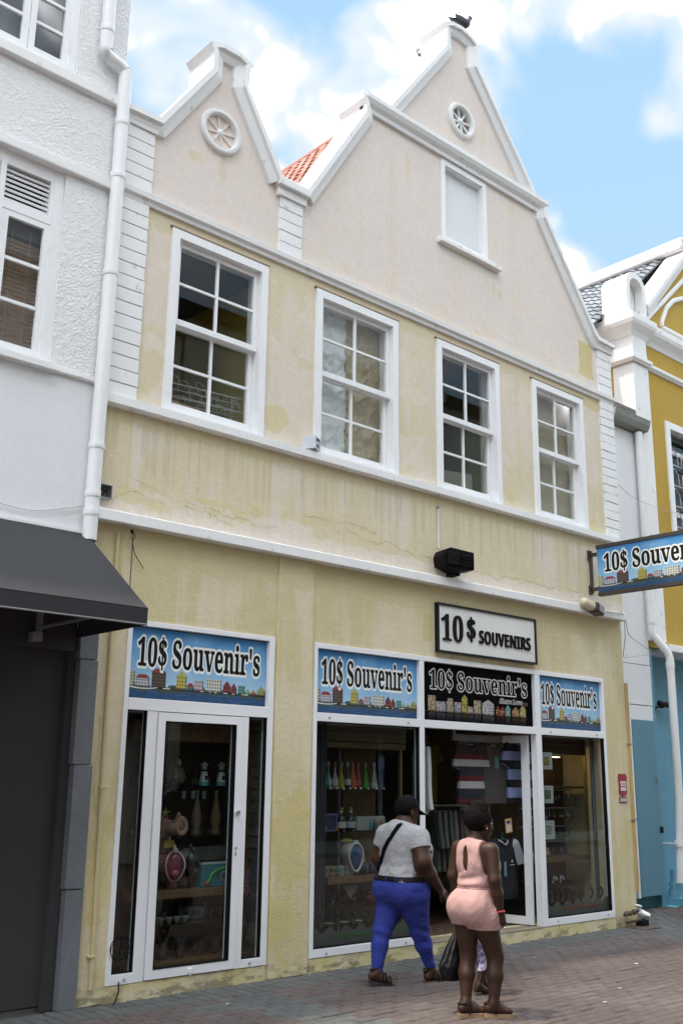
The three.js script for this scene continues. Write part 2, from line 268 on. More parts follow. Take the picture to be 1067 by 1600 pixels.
const facadeMap = (() => {   // paint of the front: pink-cream gables, cream storey, yellow below, with its flaking and damp stains
  const w = 1024, h = 1500, d = new Uint8Array(w * h * 4);
  const patches = [[4.91, 7.71, 0.08, 0.05], [4.83, 7.68, 0.05, 0.05], [5.94, 5.22, 0.17, 0.10], [6.38, 5.91, 0.09, 0.05], [6.2, 6.0, 0.04, 0.04], [9.66, 5.11, 0.08, 0.06], [11.45, 5.03, 0.08, 0.10], [11.5, 4.97, 0.1, 0.05], [6.43, 4.22, 0.10, 0.05], [6.14, 4.23, 0.06, 0.05], [5.3, 4.12, 0.06, 0.04], [5.59, 4.13, 0.08, 0.05], [5.78, 4.21, 0.05, 0.06],
    [4.4, 4.1, 0.14, 0.05], [4.7, 4.06, 0.12, 0.05], [9.13, 7.14, 0.05, 0.04], [9.47, 7.88, 0.03, 0.07], [9.6, 7.82, 0.04, 0.05], [10.15, 3.45, 0.07, 0.03], [4.55, 1.25, 0.08, 0.3], [6.3, 1.2, 0.2, 0.35], [6.2, 0.5, 0.2, 0.2], [4.35, 1.0, 0.08, 0.3], [5.2, 4.20, 0.2, 0.03], [7.9, 8.9, 0.03, 0.2], [5.22, 7.75, 0.04, 0.22]];
  const rects = [[11.30, 7.20, 11.64, 7.74, 0.9], [8.1, 3.18, 8.27, 3.52, 0.8], [11.1, 6.74, 11.7, 6.9, 0.5]];
  const cracks = [[[4.22, 4.05], [4.38, 4.10], [4.5, 4.13], [4.64, 4.08], [4.91, 4.12], [5.04, 4.12], [5.3, 4.08], [5.5, 4.05]], [[4.4, 4.24], [4.63, 4.23], [4.97, 4.17], [5.33, 4.14], [5.7, 4.10], [6.03, 4.08]], [[6.95, 4.22], [7.51, 4.17], [8.21, 4.10], [8.86, 4.06], [9.56, 4.08], [10.05, 4.10], [10.31, 4.07], [10.71, 4.10], [11.06, 4.13]], [[6.4, 4.3], [6.9, 4.28], [7.4, 4.3]], [[4.26, 2.2], [4.25, 1.7], [4.28, 1.4]], [[11.6, 0.6], [11.55, 0.45], [11.62, 0.33]]];
  const seg = (x, y, a, b) => { const dx = b[0] - a[0], dy = b[1] - a[1], t = clamp(((x - a[0]) * dx + (y - a[1]) * dy) / (dx * dx + dy * dy)); return Math.hypot(x - a[0] - t * dx, y - a[1] - t * dy); };
  const pink = [0.735, 0.65, 0.59], cream = [0.71, 0.625, 0.52], butter = [0.67, 0.585, 0.40], yellow = [0.605, 0.525, 0.305], bright = [0.58, 0.49, 0.17];
  for (let j = 0; j < h; j++) for (let i = 0; i < w; i++) {
    const x = 4 + 8.2 * (i + 0.5) / w, y = 12 * (j + 0.5) / h;
    const n = fbm2(x * 1.3, y * 1.3, 4), n2 = fbm2(x * 5 + 9, y * 5, 4), f = fbm2(x * 40, y * 40, 2), st = fbm2(x * 9 + 3, y * 0.5, 3), st2 = fbm2(x * 30, y * 0.9 + 5, 2);
    let c;
    const m3 = (a, b, t) => [mix(a[0], b[0], t), mix(a[1], b[1], t), mix(a[2], b[2], t)];
    if (y > 7.0) { c = m3(pink, cream, 0.6 * sstep(0.52, 0.70, n2 * 0.5 + st * 0.5)); c = m3(c, butter, 0.2 * sstep(0.62, 0.75, st * 0.6 + n2 * 0.4)); c = m3(c, [0.69, 0.64, 0.60], 0.4 * sstep(0.52, 0.66, n * 0.6 + f * 0.4)); if (y < 7.08 + 0.5 * n) c = m3(c, butter, 0.25 * sstep(0.45, 0.6, n2)); }
    else if (y > 4.92) { c = m3(cream, butter, sstep(0.42, 0.60, n * 0.5 + n2 * 0.3 + st * 0.2)); c = m3(c, pink, 0.6 * sstep(0.52, 0.62, n2)); if (y > 6.80 - 0.12 * n2 + 0.1 * (st - 0.5)) c = m3(c, butter, 0.85); if (y < 5.0 + 0.35 * n2 * n2) c = m3(c, cream, 0.4); }
    else if (y > 3.88) { c = m3(butter, cream, sstep(0.48, 0.64, n * 0.6 + st * 0.4)); const e = 4.10 + 0.10 * (n2 - 0.5) + (x < 6.5 ? 0.06 : -0.02); if (y < e) c = m3(c, pink, 0.65); c = m3(c, [0.50, 0.43, 0.30], 0.4 * sstep(0.50, 0.68, st2 + 0.1 * (f - 0.5)) * (y > 4.15 + 0.5 * st ? 1 : 0.3)); if (y > 4.80 - 0.12 * st2) c = m3(c, yellow, 0.6); }
    else { c = m3(yellow, butter, sstep(0.42, 0.60, n * 0.6 + st * 0.4)); c = m3(c, cream, 0.28 * sstep(0.48, 0.66, n2 * 0.4 + st * 0.6) * (y > 1.6 ? 1 : 0.5)); if (y > 3.66 - 0.14 * st - 0.1 * n2) c = m3(c, yellow, 0.8); if (y < 1.7) c = m3(c, bright, 0.45 * sstep(0.50, 0.62, n2 * 0.6 + n * 0.4)); const gg = fbm2(x * 9 + 2, y * 26, 5), g = sstep(0.46, 0.62, gg) * (y < 0.02 + 0.05 * n2 + 0.03 * f ? 0.7 : y < 0.05 + 0.12 * gg ? 0.28 * f * 2 : y < 0.35 * n2 + 0.1 ? 0.10 : 0); c = m3(c, [0.17, 0.15, 0.09], g); }
    for (const p of patches) { const q = ((x - p[0]) / p[2]) ** 2 + ((y - p[1]) / p[3]) ** 2; if (q < 3) c = m3(c, y > 3.9 ? [0.62, 0.54, 0.24] : bright, (y > 5.4 ? 0.4 : 0.62) * (0.4 + 0.9 * f) * sstep(1.0, 0.55, q * 0.55 + (n2 - 0.5) * 2.6 + (f - 0.5) * 0.8)); }
    for (const p of rects) { const q = Math.min(x - p[0], p[2] - x, y - p[1], p[3] - y) + (n2 - 0.5) * 0.06; if (q > -0.1) c = m3(c, [0.60, 0.50, 0.22], p[4] * sstep(-0.012, 0.02, q) * sstep(0.25, 0.5, f + 0.15)); }
    for (const L of cracks) { let q = 9; const xx = x + (n2 - 0.5) * 0.06, yy = y + (n2 - 0.5) * 0.13 + (f - 0.5) * 0.02; for (let k = 0; k + 1 < L.length; k++) if (xx > Math.min(L[k][0], L[k + 1][0]) - 0.1 && xx < Math.max(L[k][0], L[k + 1][0]) + 0.1) q = Math.min(q, seg(xx, yy, L[k], L[k + 1])); if (q < 0.05) { c = m3(c, bright, 0.22 * sstep(0.05, 0.012, q) * sstep(0.35, 0.6, n2)); c = m3(c, [0.26, 0.21, 0.13], 0.42 * sstep(0.007, 0.003, q) * sstep(0.32, 0.52, st + 0.15 * f)); } }
    const k = 1 + (f - 0.5) * 0.10 + (n2 - 0.5) * 0.06, o = (j * w + i) * 4;
    d[o] = clamp(toS(c[0] * k)) * 255; d[o + 1] = clamp(toS(c[1] * k)) * 255; d[o + 2] = clamp(toS(c[2] * k)) * 255; d[o + 3] = 255;
  }
  const t = new THREE.DataTexture(d, w, h, THREE.RGBAFormat); t.colorSpace = THREE.SRGBColorSpace; t.magFilter = THREE.LinearFilter; t.minFilter = THREE.LinearMipmapLinearFilter; t.generateMipmaps = true; t.needsUpdate = true; return t;
})();
const facadePaint = mat(g1(1), 0.88, { map: facadeMap });
{ const b = plasterBump.clone(); b.repeat.set(8.2 * 1.2, 12 * 1.2); b.needsUpdate = true; facadePaint.bumpMap = b; facadePaint.bumpScale = 0.006; }
function facade(name, geo, parent = shop) { const g = clean(join(geo)), p = g.attributes.position, u = g.attributes.uv; for (let i = 0; i < p.count; i++) u.setXY(i, (p.getX(i) - 4 + p.getZ(i) * 0.3) / 8.2, p.getY(i) / 12); const m = new THREE.Mesh(g, facadePaint); m.name = name; m.castShadow = m.receiveShadow = true; parent.add(m); return m; }

const WIN = [[4.67, 5.81], [6.49, 7.70], [8.37, 9.50], [10.19, 11.29]], WY0 = 4.97, WY1 = 6.81, D1 = -0.30;
{
  const in1 = offs(gable1, 0.03), in2 = offs(gable2, 0.03);
  facade('gable_wall', slab(poly([[X0, 7.0], ...in1.slice(1), [6.09, 7.87], [6.09, 7.0]], [circ(5.16, 8.11, 0.19)]), D1, 0)).userData.label = 'smaller left gable wall, cream with small stains';
  facade('gable_wall', slab(poly([[6.09, 7.0], [6.09, 7.87], ...in2.slice(0, -1), [X1, 7.0]], [circ(8.905, 10.07, 0.19), rect(8.50, 8.19, 9.365, 9.34)]), D1, 0)).userData.label = 'larger right gable wall, cream with a yellow patch at its foot';
  facade('upper_wall', slab(poly(rect(X0, 4.90, X1, 7.0), WIN.map(([a, b]) => rect(a, WY0, b, WY1))), D1, 0));
  facade('band_wall', slab(poly(rect(X0, 3.88, X1, 4.90)), D1, 0));
  facade('shopfront_wall', slab(poly([[4.085, 0], [4.46, 0], [4.46, 3.02], [6.05, 3.02], [6.05, 0], [6.545, 0], [6.545, 3.02], [11.46, 3.02], [11.46, 0], [11.96, 0], [11.96, 3.88], [4.085, 3.88]]), D1, 0));
  facade('pilaster', bx(6.075, 0.0, -0.02, 6.525, 3.82, 0.022, 0.008));
  facade('plinth', [bx(4.46, -0.05, D1, 6.05, 0.125, 0.012, 0.01), bx(6.545, -0.05, D1, 11.46, 0.125, 0.012, 0.01)]);
  facade('side_wall', [bx(X0, 0, -8, X0 + 0.25, 7.6, D1), bx(X1 - 0.3, 0, -8, X1 - 0.05, 7.6, D1), bx(X0, 0, -8.2, X1 - 0.05, 7.6, -8)]);
  // mouldings
  const cop = [[0, -0.36], [0, 0.10], [0.055, 0.10], [0.065, 0.065], [0.11, 0.055], [0.155, 0.035], [0.165, 0.0], [0.165, -0.02], [0.10, -0.36]];
  mesh('gable_coping', sweep(gable1.slice(1), cop), whitePaint, shop); mesh('gable_coping', sweep(gable2.slice(0, -1), cop), whitePaint, shop);
  mesh('valley_coping', [bx(5.90, 7.70, -0.36, 6.29, 7.80, 0.055, 0.01), bx(5.88, 7.80, -0.36, 6.31, 7.895, 0.102, 0.01)], whitePaint, shop);
  const band = (name, x0, x1, y0, y1, p, bev) => mesh(name, slab(poly([[0, 0], [p * 0.75, 0], [p, bev], [p, y1 - y0 - bev * 1.2], [p * 0.9, y1 - y0 - 0.008], [0, y1 - y0 + 0.004]]), 0, x1 - x0).rotateY(Math.PI / 2).scale(1, 1, -1).translate(x0, y0, 0), whitePaint, shop);
  const hband = (name, x0, x1, prof) => { const g = slab(poly(prof.map(([z, y]) => [-z, y])), 0, x1 - x0).rotateY(Math.PI / 2).translate(x0, 0, 0); return mesh(name, g, whitePaint, shop); };
  hband('upper_cornice', 4.02, 12.06, [[-0.02, 6.93], [0.03, 6.93], [0.035, 6.965], [0.065, 6.985], [0.07, 7.035], [-0.02, 7.055]]);
  hband('sill_course', 4.03, 12.02, [[-0.02, 4.87], [0.06, 4.865], [0.085, 4.88], [0.085, 4.955], [0.03, 4.966], [-0.02, 4.968]]);
  hband('shop_cornice', 4.02, 11.93, [[-0.02, 3.815], [0.10, 3.81], [0.115, 3.82], [0.115, 3.905], [0.10, 3.915], [-0.02, 3.93]]);
  hband('gable_cornice', 7.12, 10.60, [[-0.02, 9.36], [0.04, 9.36], [0.045, 9.41], [0.085, 9.45], [0.11, 9.50], [0.11, 9.555], [-0.02, 9.575]]);
  // quoins: one block at a time
  const qs = (x0, x1, y0, y1, step) => { for (let y = y0; y < y1 - 0.03; y += step) mesh('quoin', bx(x0 + rr(-0.004, 0.004), y + 0.0035, -0.03, x1 + rr(-0.004, 0.004), Math.min(y + step, y1) - 0.0035, 0.030 + rr(-0.003, 0.003), 0.006), whitePaint, shop); };
  qs(4.07, 4.385, 4.968, 6.93, 0.131); qs(4.07, 4.40, 7.055, 7.70, 0.129); qs(5.945, 6.25, 7.055, 7.70, 0.129); qs(11.72, 12.045, 4.968, 6.93, 0.1227); qs(11.72, 12.045, 7.055, 7.70, 0.129);
  facade('quoin_back', [bx(4.08, 4.97, -0.02, 4.37, 7.7, 0.004), bx(11.73, 4.97, -0.02, 12.03, 7.7, 0.004), bx(5.95, 7.05, -0.02, 6.24, 7.7, 0.004)]);
  mesh('quoin_cap', [bx(4.03, 7.70, -0.36, 4.42, 7.79, 0.05, 0.008)], whitePaint, shop); mesh('quoin_cap', [bx(11.68, 7.70, -0.36, 12.07, 7.79, 0.05, 0.008)], whitePaint, shop);
  // round vents
  const ring = (x, y) => lathe([[0.185, -0.05], [0.185, 0.02], [0.20, 0.045], [0.215, 0.03], [0.235, 0.045], [0.25, 0.02], [0.25, -0.01]], 40).rotateX(Math.PI / 2).translate(x, y, 0);
  const vent = (x, y, open) => {
    const v = mesh('round_vent', ring(x, y), whitePaint, shop, open ? 'open wheel vent near the peak of the taller gable' : 'blind wheel vent in the left gable');
    for (let k = 0; k < 8; k++) { const a = k * Math.PI / 4 + 0.2; mesh('spoke', bx(0.03, -0.014, -0.035, 0.195, 0.014, open ? -0.008 : 0.004, 0.004).rotateZ(a).translate(x, y, 0), open ? whitePaint : facadePink, v); }
    mesh('hub', lathe([[0, 0.02], [0.03, 0.014], [0.045, -0.004], [0.045, -0.04]], 16).rotateX(Math.PI / 2).translate(x, y, 0), whitePaint, v);
    if (!open) mesh('back_panel', new THREE.CircleGeometry(0.19, 32).translate(x, y, -0.012), facadePink, v);
    else mesh('back_panel', new THREE.CylinderGeometry(0.19, 0.19, 0.25, 32, 1).rotateX(Math.PI / 2).translate(x, y, -0.30), mat([0.05, 0.03, 0.015], 0.9), v);  // dark brown plug stands in for the shaded cavity behind the vent
  };
  const facadePink = mat([0.72, 0.64, 0.57], 0.9); vent(5.16, 8.11, false); vent(8.905, 10.07, true);
  // blind attic hatch
  const at = mesh('attic_hatch', frameGeo(8.495, 8.185, 9.37, 9.345, 0.075, -0.02, 0.012), whiteJoinery, shop);
  mesh('hatch_panel', slab(poly(rect(8.56, 8.19, 9.31, 9.28)), -0.12, -0.075), whitePlaster, at); mesh('reveal', [bx(8.56, 9.255, -0.08, 9.305, 9.28, -0.004), bx(9.28, 8.2, -0.08, 9.305, 9.255, -0.004)], whiteJoinery, at);
  mesh('sill', bx(8.42, 8.13, -0.05, 9.585, 8.19, 0.07, 0.01), whitePaint, at);
  // sash windows
  for (const [k, [a, b]] of WIN.entries()) {
    const w = mesh('sash_window', [slab(poly([[a - 0.01, WY0 + 0.002], [a + 0.075, WY0 + 0.002], [a + 0.075, WY1 - 0.075], [b - 0.075, WY1 - 0.075], [b - 0.075, WY0 + 0.002], [b + 0.01, WY0 + 0.002], [b + 0.01, WY1 + 0.01], [a - 0.01, WY1 + 0.01]]), -0.2, 0.03), bx(a + 0.05, WY0, -0.2, b - 0.05, WY0 + 0.045, 0.02, 0.004)], whiteJoinery, shop, ['upstairs sash window showing wire racks and a yellow wall', 'upstairs sash window with panes covered by crumpled sheeting', 'upstairs sash window with boxes inside and a bare lamp reflected', 'upstairs sash window with panes papered over in tan'][k]);
    mesh('drip_strip', bx(a - 0.03, WY1 + 0.018, 0.0, b + 0.03, WY1 + 0.034, 0.022), mat([0.22, 0.15, 0.11], 0.8), w);
    const x0 = a + 0.078, x1 = b - 0.078, ym = 5.875, s = 0.05;
    const sash = (y0, y1, z, top) => {
      const f = mesh('sash', [frameGeo(x0, y0, x1, y1, s, z - 0.02, z + 0.02), top ? bx(x0 - 0.0, y0 - 0.012, z - 0.03, x1 + 0.0, y0 + 0.05, z + 0.032, 0.004) : bx(x0, y0 - 0.004, z - 0.02, x1, y0 + 0.085, z + 0.024, 0.003)], whiteJoinery, w);
      const xm = (x0 + x1) / 2, yb = y0 + (top ? 0.05 : 0.085), yt = y1 - s, yc = (yb + yt) / 2;
      mesh('glazing_bar', [bx(xm - 0.014, yb, z - 0.014, xm + 0.014, yt, z + 0.014), bx(x0 + s, yc - 0.0125, z - 0.013, x1 - s, yc + 0.0125, z + 0.0125)], whiteJoinery, f);
      for (const [u0, u1] of [[x0 + s, xm - 0.014], [xm + 0.014, x1 - s]]) for (const [v0, v1] of [[yb, yc - 0.0125], [yc + 0.0125, yt]]) mesh('pane', new THREE.PlaneGeometry(u1 - u0 + 0.01, v1 - v0 + 0.01).rotateX(rr(-0.004, 0.004)).translate((u0 + u1) / 2, (v0 + v1) / 2, z - 0.004), glass, f);
    };
    sash(ym, WY1 - 0.078, -0.05, true); sash(WY0 + 0.045, ym + 0.03, -0.10, false);
  }
  // rooms behind the upstairs windows
  mesh('upstairs_room', [bx(4.32, 4.7, -4.2, 11.7, 4.78, -0.31), bx(4.32, 6.96, -4.2, 11.7, 7.04, -0.31), bx(4.3, 4.78, -4.4, 11.7, 6.96, -4.2), bx(6.1, 4.78, -4.2, 6.2, 6.96, -0.31), bx(7.9, 4.78, -4.2, 8.0, 6.96, -0.31), bx(9.9, 4.78, -4.2, 10.0, 6.96, -0.31)], roomDark, shop);
  mesh('room_wall', [bx(6.07, 4.78, -4.15, 6.095, 6.95, -0.32)], ochreInside, shop); mesh('room_wall', [bx(9.86, 4.78, -2.2, 9.895, 6.95, -0.32)], mat([0.30, 0.28, 0.17], 0.9), shop);
  // shop room
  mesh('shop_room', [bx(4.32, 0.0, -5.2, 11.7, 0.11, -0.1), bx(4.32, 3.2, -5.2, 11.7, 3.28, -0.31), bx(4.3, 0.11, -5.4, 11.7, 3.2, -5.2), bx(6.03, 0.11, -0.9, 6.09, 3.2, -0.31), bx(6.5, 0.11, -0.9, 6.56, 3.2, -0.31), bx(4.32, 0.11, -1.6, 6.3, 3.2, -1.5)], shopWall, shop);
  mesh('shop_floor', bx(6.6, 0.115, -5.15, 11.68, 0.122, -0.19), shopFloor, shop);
}
// red tiled roof in the valley between the gables
{
  const xv = 6.12, yv = 7.72, xr = 8.86, yr = 10.97, L = Math.hypot(xr - xv, yr - yv), ang = Math.atan2(yr - yv, xr - xv);
  const roof = mesh('roof', [slab(poly([[xv, yv - 0.12], [xv, yv], [xr, yr], [11.75, 7.65], [11.75, 7.5]]), -8, -0.37), slab(poly([[4.1, 7.5], [4.1, 7.6], [5.2, 8.75], [6.1, 7.7], [6.1, 7.5]]), -8, -0.37)], mat([0.16, 0.06, 0.04], 0.9), shop);
  const tiles = [[0.36, 0.175, 0.135], [0.33, 0.155, 0.12], [0.40, 0.20, 0.16], [0.29, 0.13, 0.10]].map((c) => mat(g1(1), 0.85, { map: mottle(c, 0.25, 5) }));
  const shape = (w, l) => { const N = 10, p = []; const prof = (t) => 0.012 + 0.022 * Math.sin(t * Math.PI * 2) ; for (let i = 0; i < N; i++) { const a = i / N, b = (i + 1) / N, A = [0, prof(a), a * w], B = [0, prof(b), b * w], C = [l, prof(b), b * w], D = [l, prof(a), a * w], lift = 0.028; const A1 = [A[0], A[1] + lift, A[2]], B1 = [B[0], B[1] + lift, B[2]]; p.push(...A1, ...B1, ...C, ...A1, ...C, ...D); const A0 = [A[0], A[1] + lift - 0.018, A[2]], B0 = [B[0], B[1] + lift - 0.018, B[2]]; p.push(...A0, ...B0, ...B1, ...A0, ...B1, ...A1); } const g = new THREE.BufferGeometry(); g.setAttribute('position', new THREE.BufferAttribute(new Float32Array(p), 3)); g.computeVertexNormals(); return g; };
  const tw = 0.215, tl = 0.355, step = 0.325, sh = wuv(shape(tw, tl));
  for (let r = 0; r < 13; r++) for (let c = 0; c < 23; c++) { const m = new THREE.Mesh(sh, tiles[Math.floor(rnd() * 4)]); m.name = 'roof_tile'; const s = r * step + 0.02; m.position.set(xv + Math.cos(ang) * s - Math.sin(ang) * 0.012, yv + Math.sin(ang) * s + Math.cos(ang) * 0.012, -0.42 - (c + 1) * tw); m.rotation.set(0, 0, ang); m.castShadow = m.receiveShadow = true; roof.add(m); }
  mesh('ridge_tile', rod([xr, yr + 0.0, -0.4], [xr, yr + 0.0, -7.9], 0.09), tiles[1], roof);
}
// aluminium shopfronts
function panel(parent, x0, y0, x1, y1, z = -0.03) { return mesh('pane', new THREE.PlaneGeometry(x1 - x0, y1 - y0).translate((x0 + x1) / 2, (y0 + y1) / 2, z), shopGlass, parent); }
const screwMat = mat([0.45, 0.45, 0.45], 0.4, { metalness: 0.6 });
{
  const f = new THREE.Group(); f.name = 'shopfront'; shop.add(f); f.userData.label = 'narrow shopfront with a glazed door between sidelights';
  const A = (name, x0, y0, x1, y1, z0 = -0.07, z1 = 0.018) => mesh(name, bx(x0, y0, z0, x1, y1, z1, 0.004), aluminium, f);
  A('frame', 4.46, 0.126, 4.505, 3.02); A('frame', 5.985, 0.126, 6.05, 3.02); A('frame', 4.505, 2.975, 5.985, 3.02); A('transom', 4.505, 2.262, 5.985, 2.362);
  A('mullion', 4.70, 0.126, 4.80, 2.262, -0.07, 0.014); A('mullion', 5.705, 0.126, 5.775, 2.262, -0.07, 0.014);
  A('bottom_rail', 4.505, 0.126, 4.70, 0.205); A('bottom_rail', 5.775, 0.126, 5.985, 0.195);
  panel(f, 4.50, 0.20, 4.705, 2.27); panel(f, 5.77, 0.19, 5.99, 2.27);
  mesh('gasket', frameGeo(4.503, 0.203, 4.702, 2.264, 0.007, -0.04, 0.008), black, f); mesh('gasket', frameGeo(5.773, 0.193, 5.987, 2.264, 0.007, -0.04, 0.008), black, f);
  const d = mesh('door', frameGeo(4.806, 0.135, 5.699, 2.254, 0.072, -0.06, 0.026), aluminium, f, 'white aluminium door with one tall pane');
  panel(d, 4.87, 0.20, 5.635, 2.19, -0.02); mesh('gasket', frameGeo(4.877, 0.206, 5.628, 2.183, 0.008, -0.03, 0.029), black, d);
  mesh('keyhole', [rod([5.664, 1.12, 0.02], [5.664, 1.12, 0.034], 0.013, 0.013, 14), bx(5.656, 1.055, 0.02, 5.672, 1.085, 0.03)], screwMat, d);
  mesh('knob', rod([5.662, 1.42, 0.02], [5.662, 1.42, 0.055], 0.014, 0.02, 14), steel, d);
  mesh('floor_bolt', [bx(5.22, 0.148, 0.02, 5.26, 0.185, 0.045, 0.004), rod([5.24, 0.13, 0.034], [5.24, 0.15, 0.034], 0.008)], whitePaint, d);
  for (const x of [4.62, 5.86]) mesh('bolt_cap', rod([x, 0.16, 0.016], [x, 0.16, 0.03], 0.012, 0.01, 10), screwMat, f);
}
{
  const f = new THREE.Group(); f.name = 'shopfront'; shop.add(f); f.userData.label = 'wide shopfront with open doorway between two display windows';
  const A = (name, x0, y0, x1, y1, z0 = -0.07, z1 = 0.018) => mesh(name, bx(x0, y0, z0, x1, y1, z1, 0.004), aluminium, f);
  A('frame', 6.545, 0.126, 6.592, 3.02); A('frame', 11.415, 0.126, 11.46, 3.02); A('frame', 6.592, 2.968, 11.415, 3.02);
  A('transom', 6.592, 2.262, 8.03, 2.345); A('transom', 8.10, 2.262, 10.02, 2.345); A('transom', 10.12, 2.262, 11.415, 2.345);
  A('mullion', 8.03, 0.126, 8.10, 2.968); A('mullion', 10.02, 0.126, 10.12, 2.968);
  A('bottom_rail', 6.592, 0.126, 8.03, 0.198); A('bottom_rail', 10.12, 0.126, 11.415, 0.205);
  panel(f, 6.585, 0.19, 8.04, 2.27); panel(f, 10.11, 0.20, 11.42, 2.27);
  mesh('gasket', frameGeo(6.594, 0.2, 8.028, 2.26, 0.008, -0.04, 0.006), black, f); mesh('gasket', frameGeo(10.122, 0.207, 11.413, 2.26, 0.008, -0.04, 0.006), black, f);
  mesh('threshold', bx(8.10, 0.11, -0.2, 10.02, 0.128, 0.014, 0.004), mat([0.25, 0.2, 0.14], 0.7), f);
  for (const [x, y] of [[6.75, 2.30], [7.85, 2.30], [6.75, 0.155], [7.8, 0.155], [10.3, 2.30], [11.25, 2.30], [10.3, 0.165], [11.3, 0.165]]) mesh('screw_cap', rod([x, y, 0.015], [x, y, 0.026], 0.014, 0.01, 10), screwMat, f);
  // door leaf standing open at the right of the doorway, turned into the shop
  const leaf = mesh('door', frameGeo(0, 0.14, 0.92, 2.25, 0.085, -0.025, 0.025).rotateY(1.78).translate(9.99, 0, -0.09), aluminium, f, 'open glass door leaf turned into the shop');
  mesh('pane', new THREE.PlaneGeometry(0.76, 1.96).translate(0.46, 1.195, 0).rotateY(1.78).translate(9.99, 0, -0.09), glass, leaf);
  // frosted film with a running wave border along the foot of both display windows
  const film = new THREE.MeshPhysicalMaterial({ color: col([0.16, 0.16, 0.155]), roughness: 0.6, transmission: 0.35, thickness: 0 });
  const curl = (x, s) => { const pts = []; for (let k = 0; k <= 11; k++) { const a = -1.9 + k * 0.34, r = s * (0.55 + 0.03 * k) ; pts.push([x + Math.cos(a) * r * 0.62, 0.42 + Math.sin(a) * r * 0.9, -0.038]); } return tube(pts, 0.016 * s / 0.1, 5, 20).scale(1, 1, 1); };
  for (const [x0, x1] of [[6.60, 8.02], [10.13, 11.405]]) { mesh('frosted_film', slab(poly([[x0, 0.21], [x1, 0.21], ...Array.from({ length: 41 }, (_, k) => { const t = 1 - k / 40; return [mix(x0, x1, t), 0.345 + 0.028 * Math.sin(t * (x1 - x0) / 0.2 * 6.283)]; })]), -0.046, -0.043), film, f); for (let x = x0 + 0.12; x < x1 - 0.05; x += 0.2) mesh('wave_curl', curl(x, 0.085), mat([0.02, 0.02, 0.022], 0.6), f); }
  mesh('colour_stripe', slab(poly([[6.85, 0.268], [8.0, 0.268], [8.0, 0.30], [6.85, 0.30]]), -0.042, -0.040), mat([0.04, 0.16, 0.05], 0.7), f);
  for (let x = 10.5; x < 11.15; x += 0.034) mesh('colour_mark', bx(x, 0.268 + rr(0, 0.006), -0.042, x + rr(0.016, 0.028), 0.298, -0.040), mat([0.35, 0.06, 0.02], 0.7), f);
}

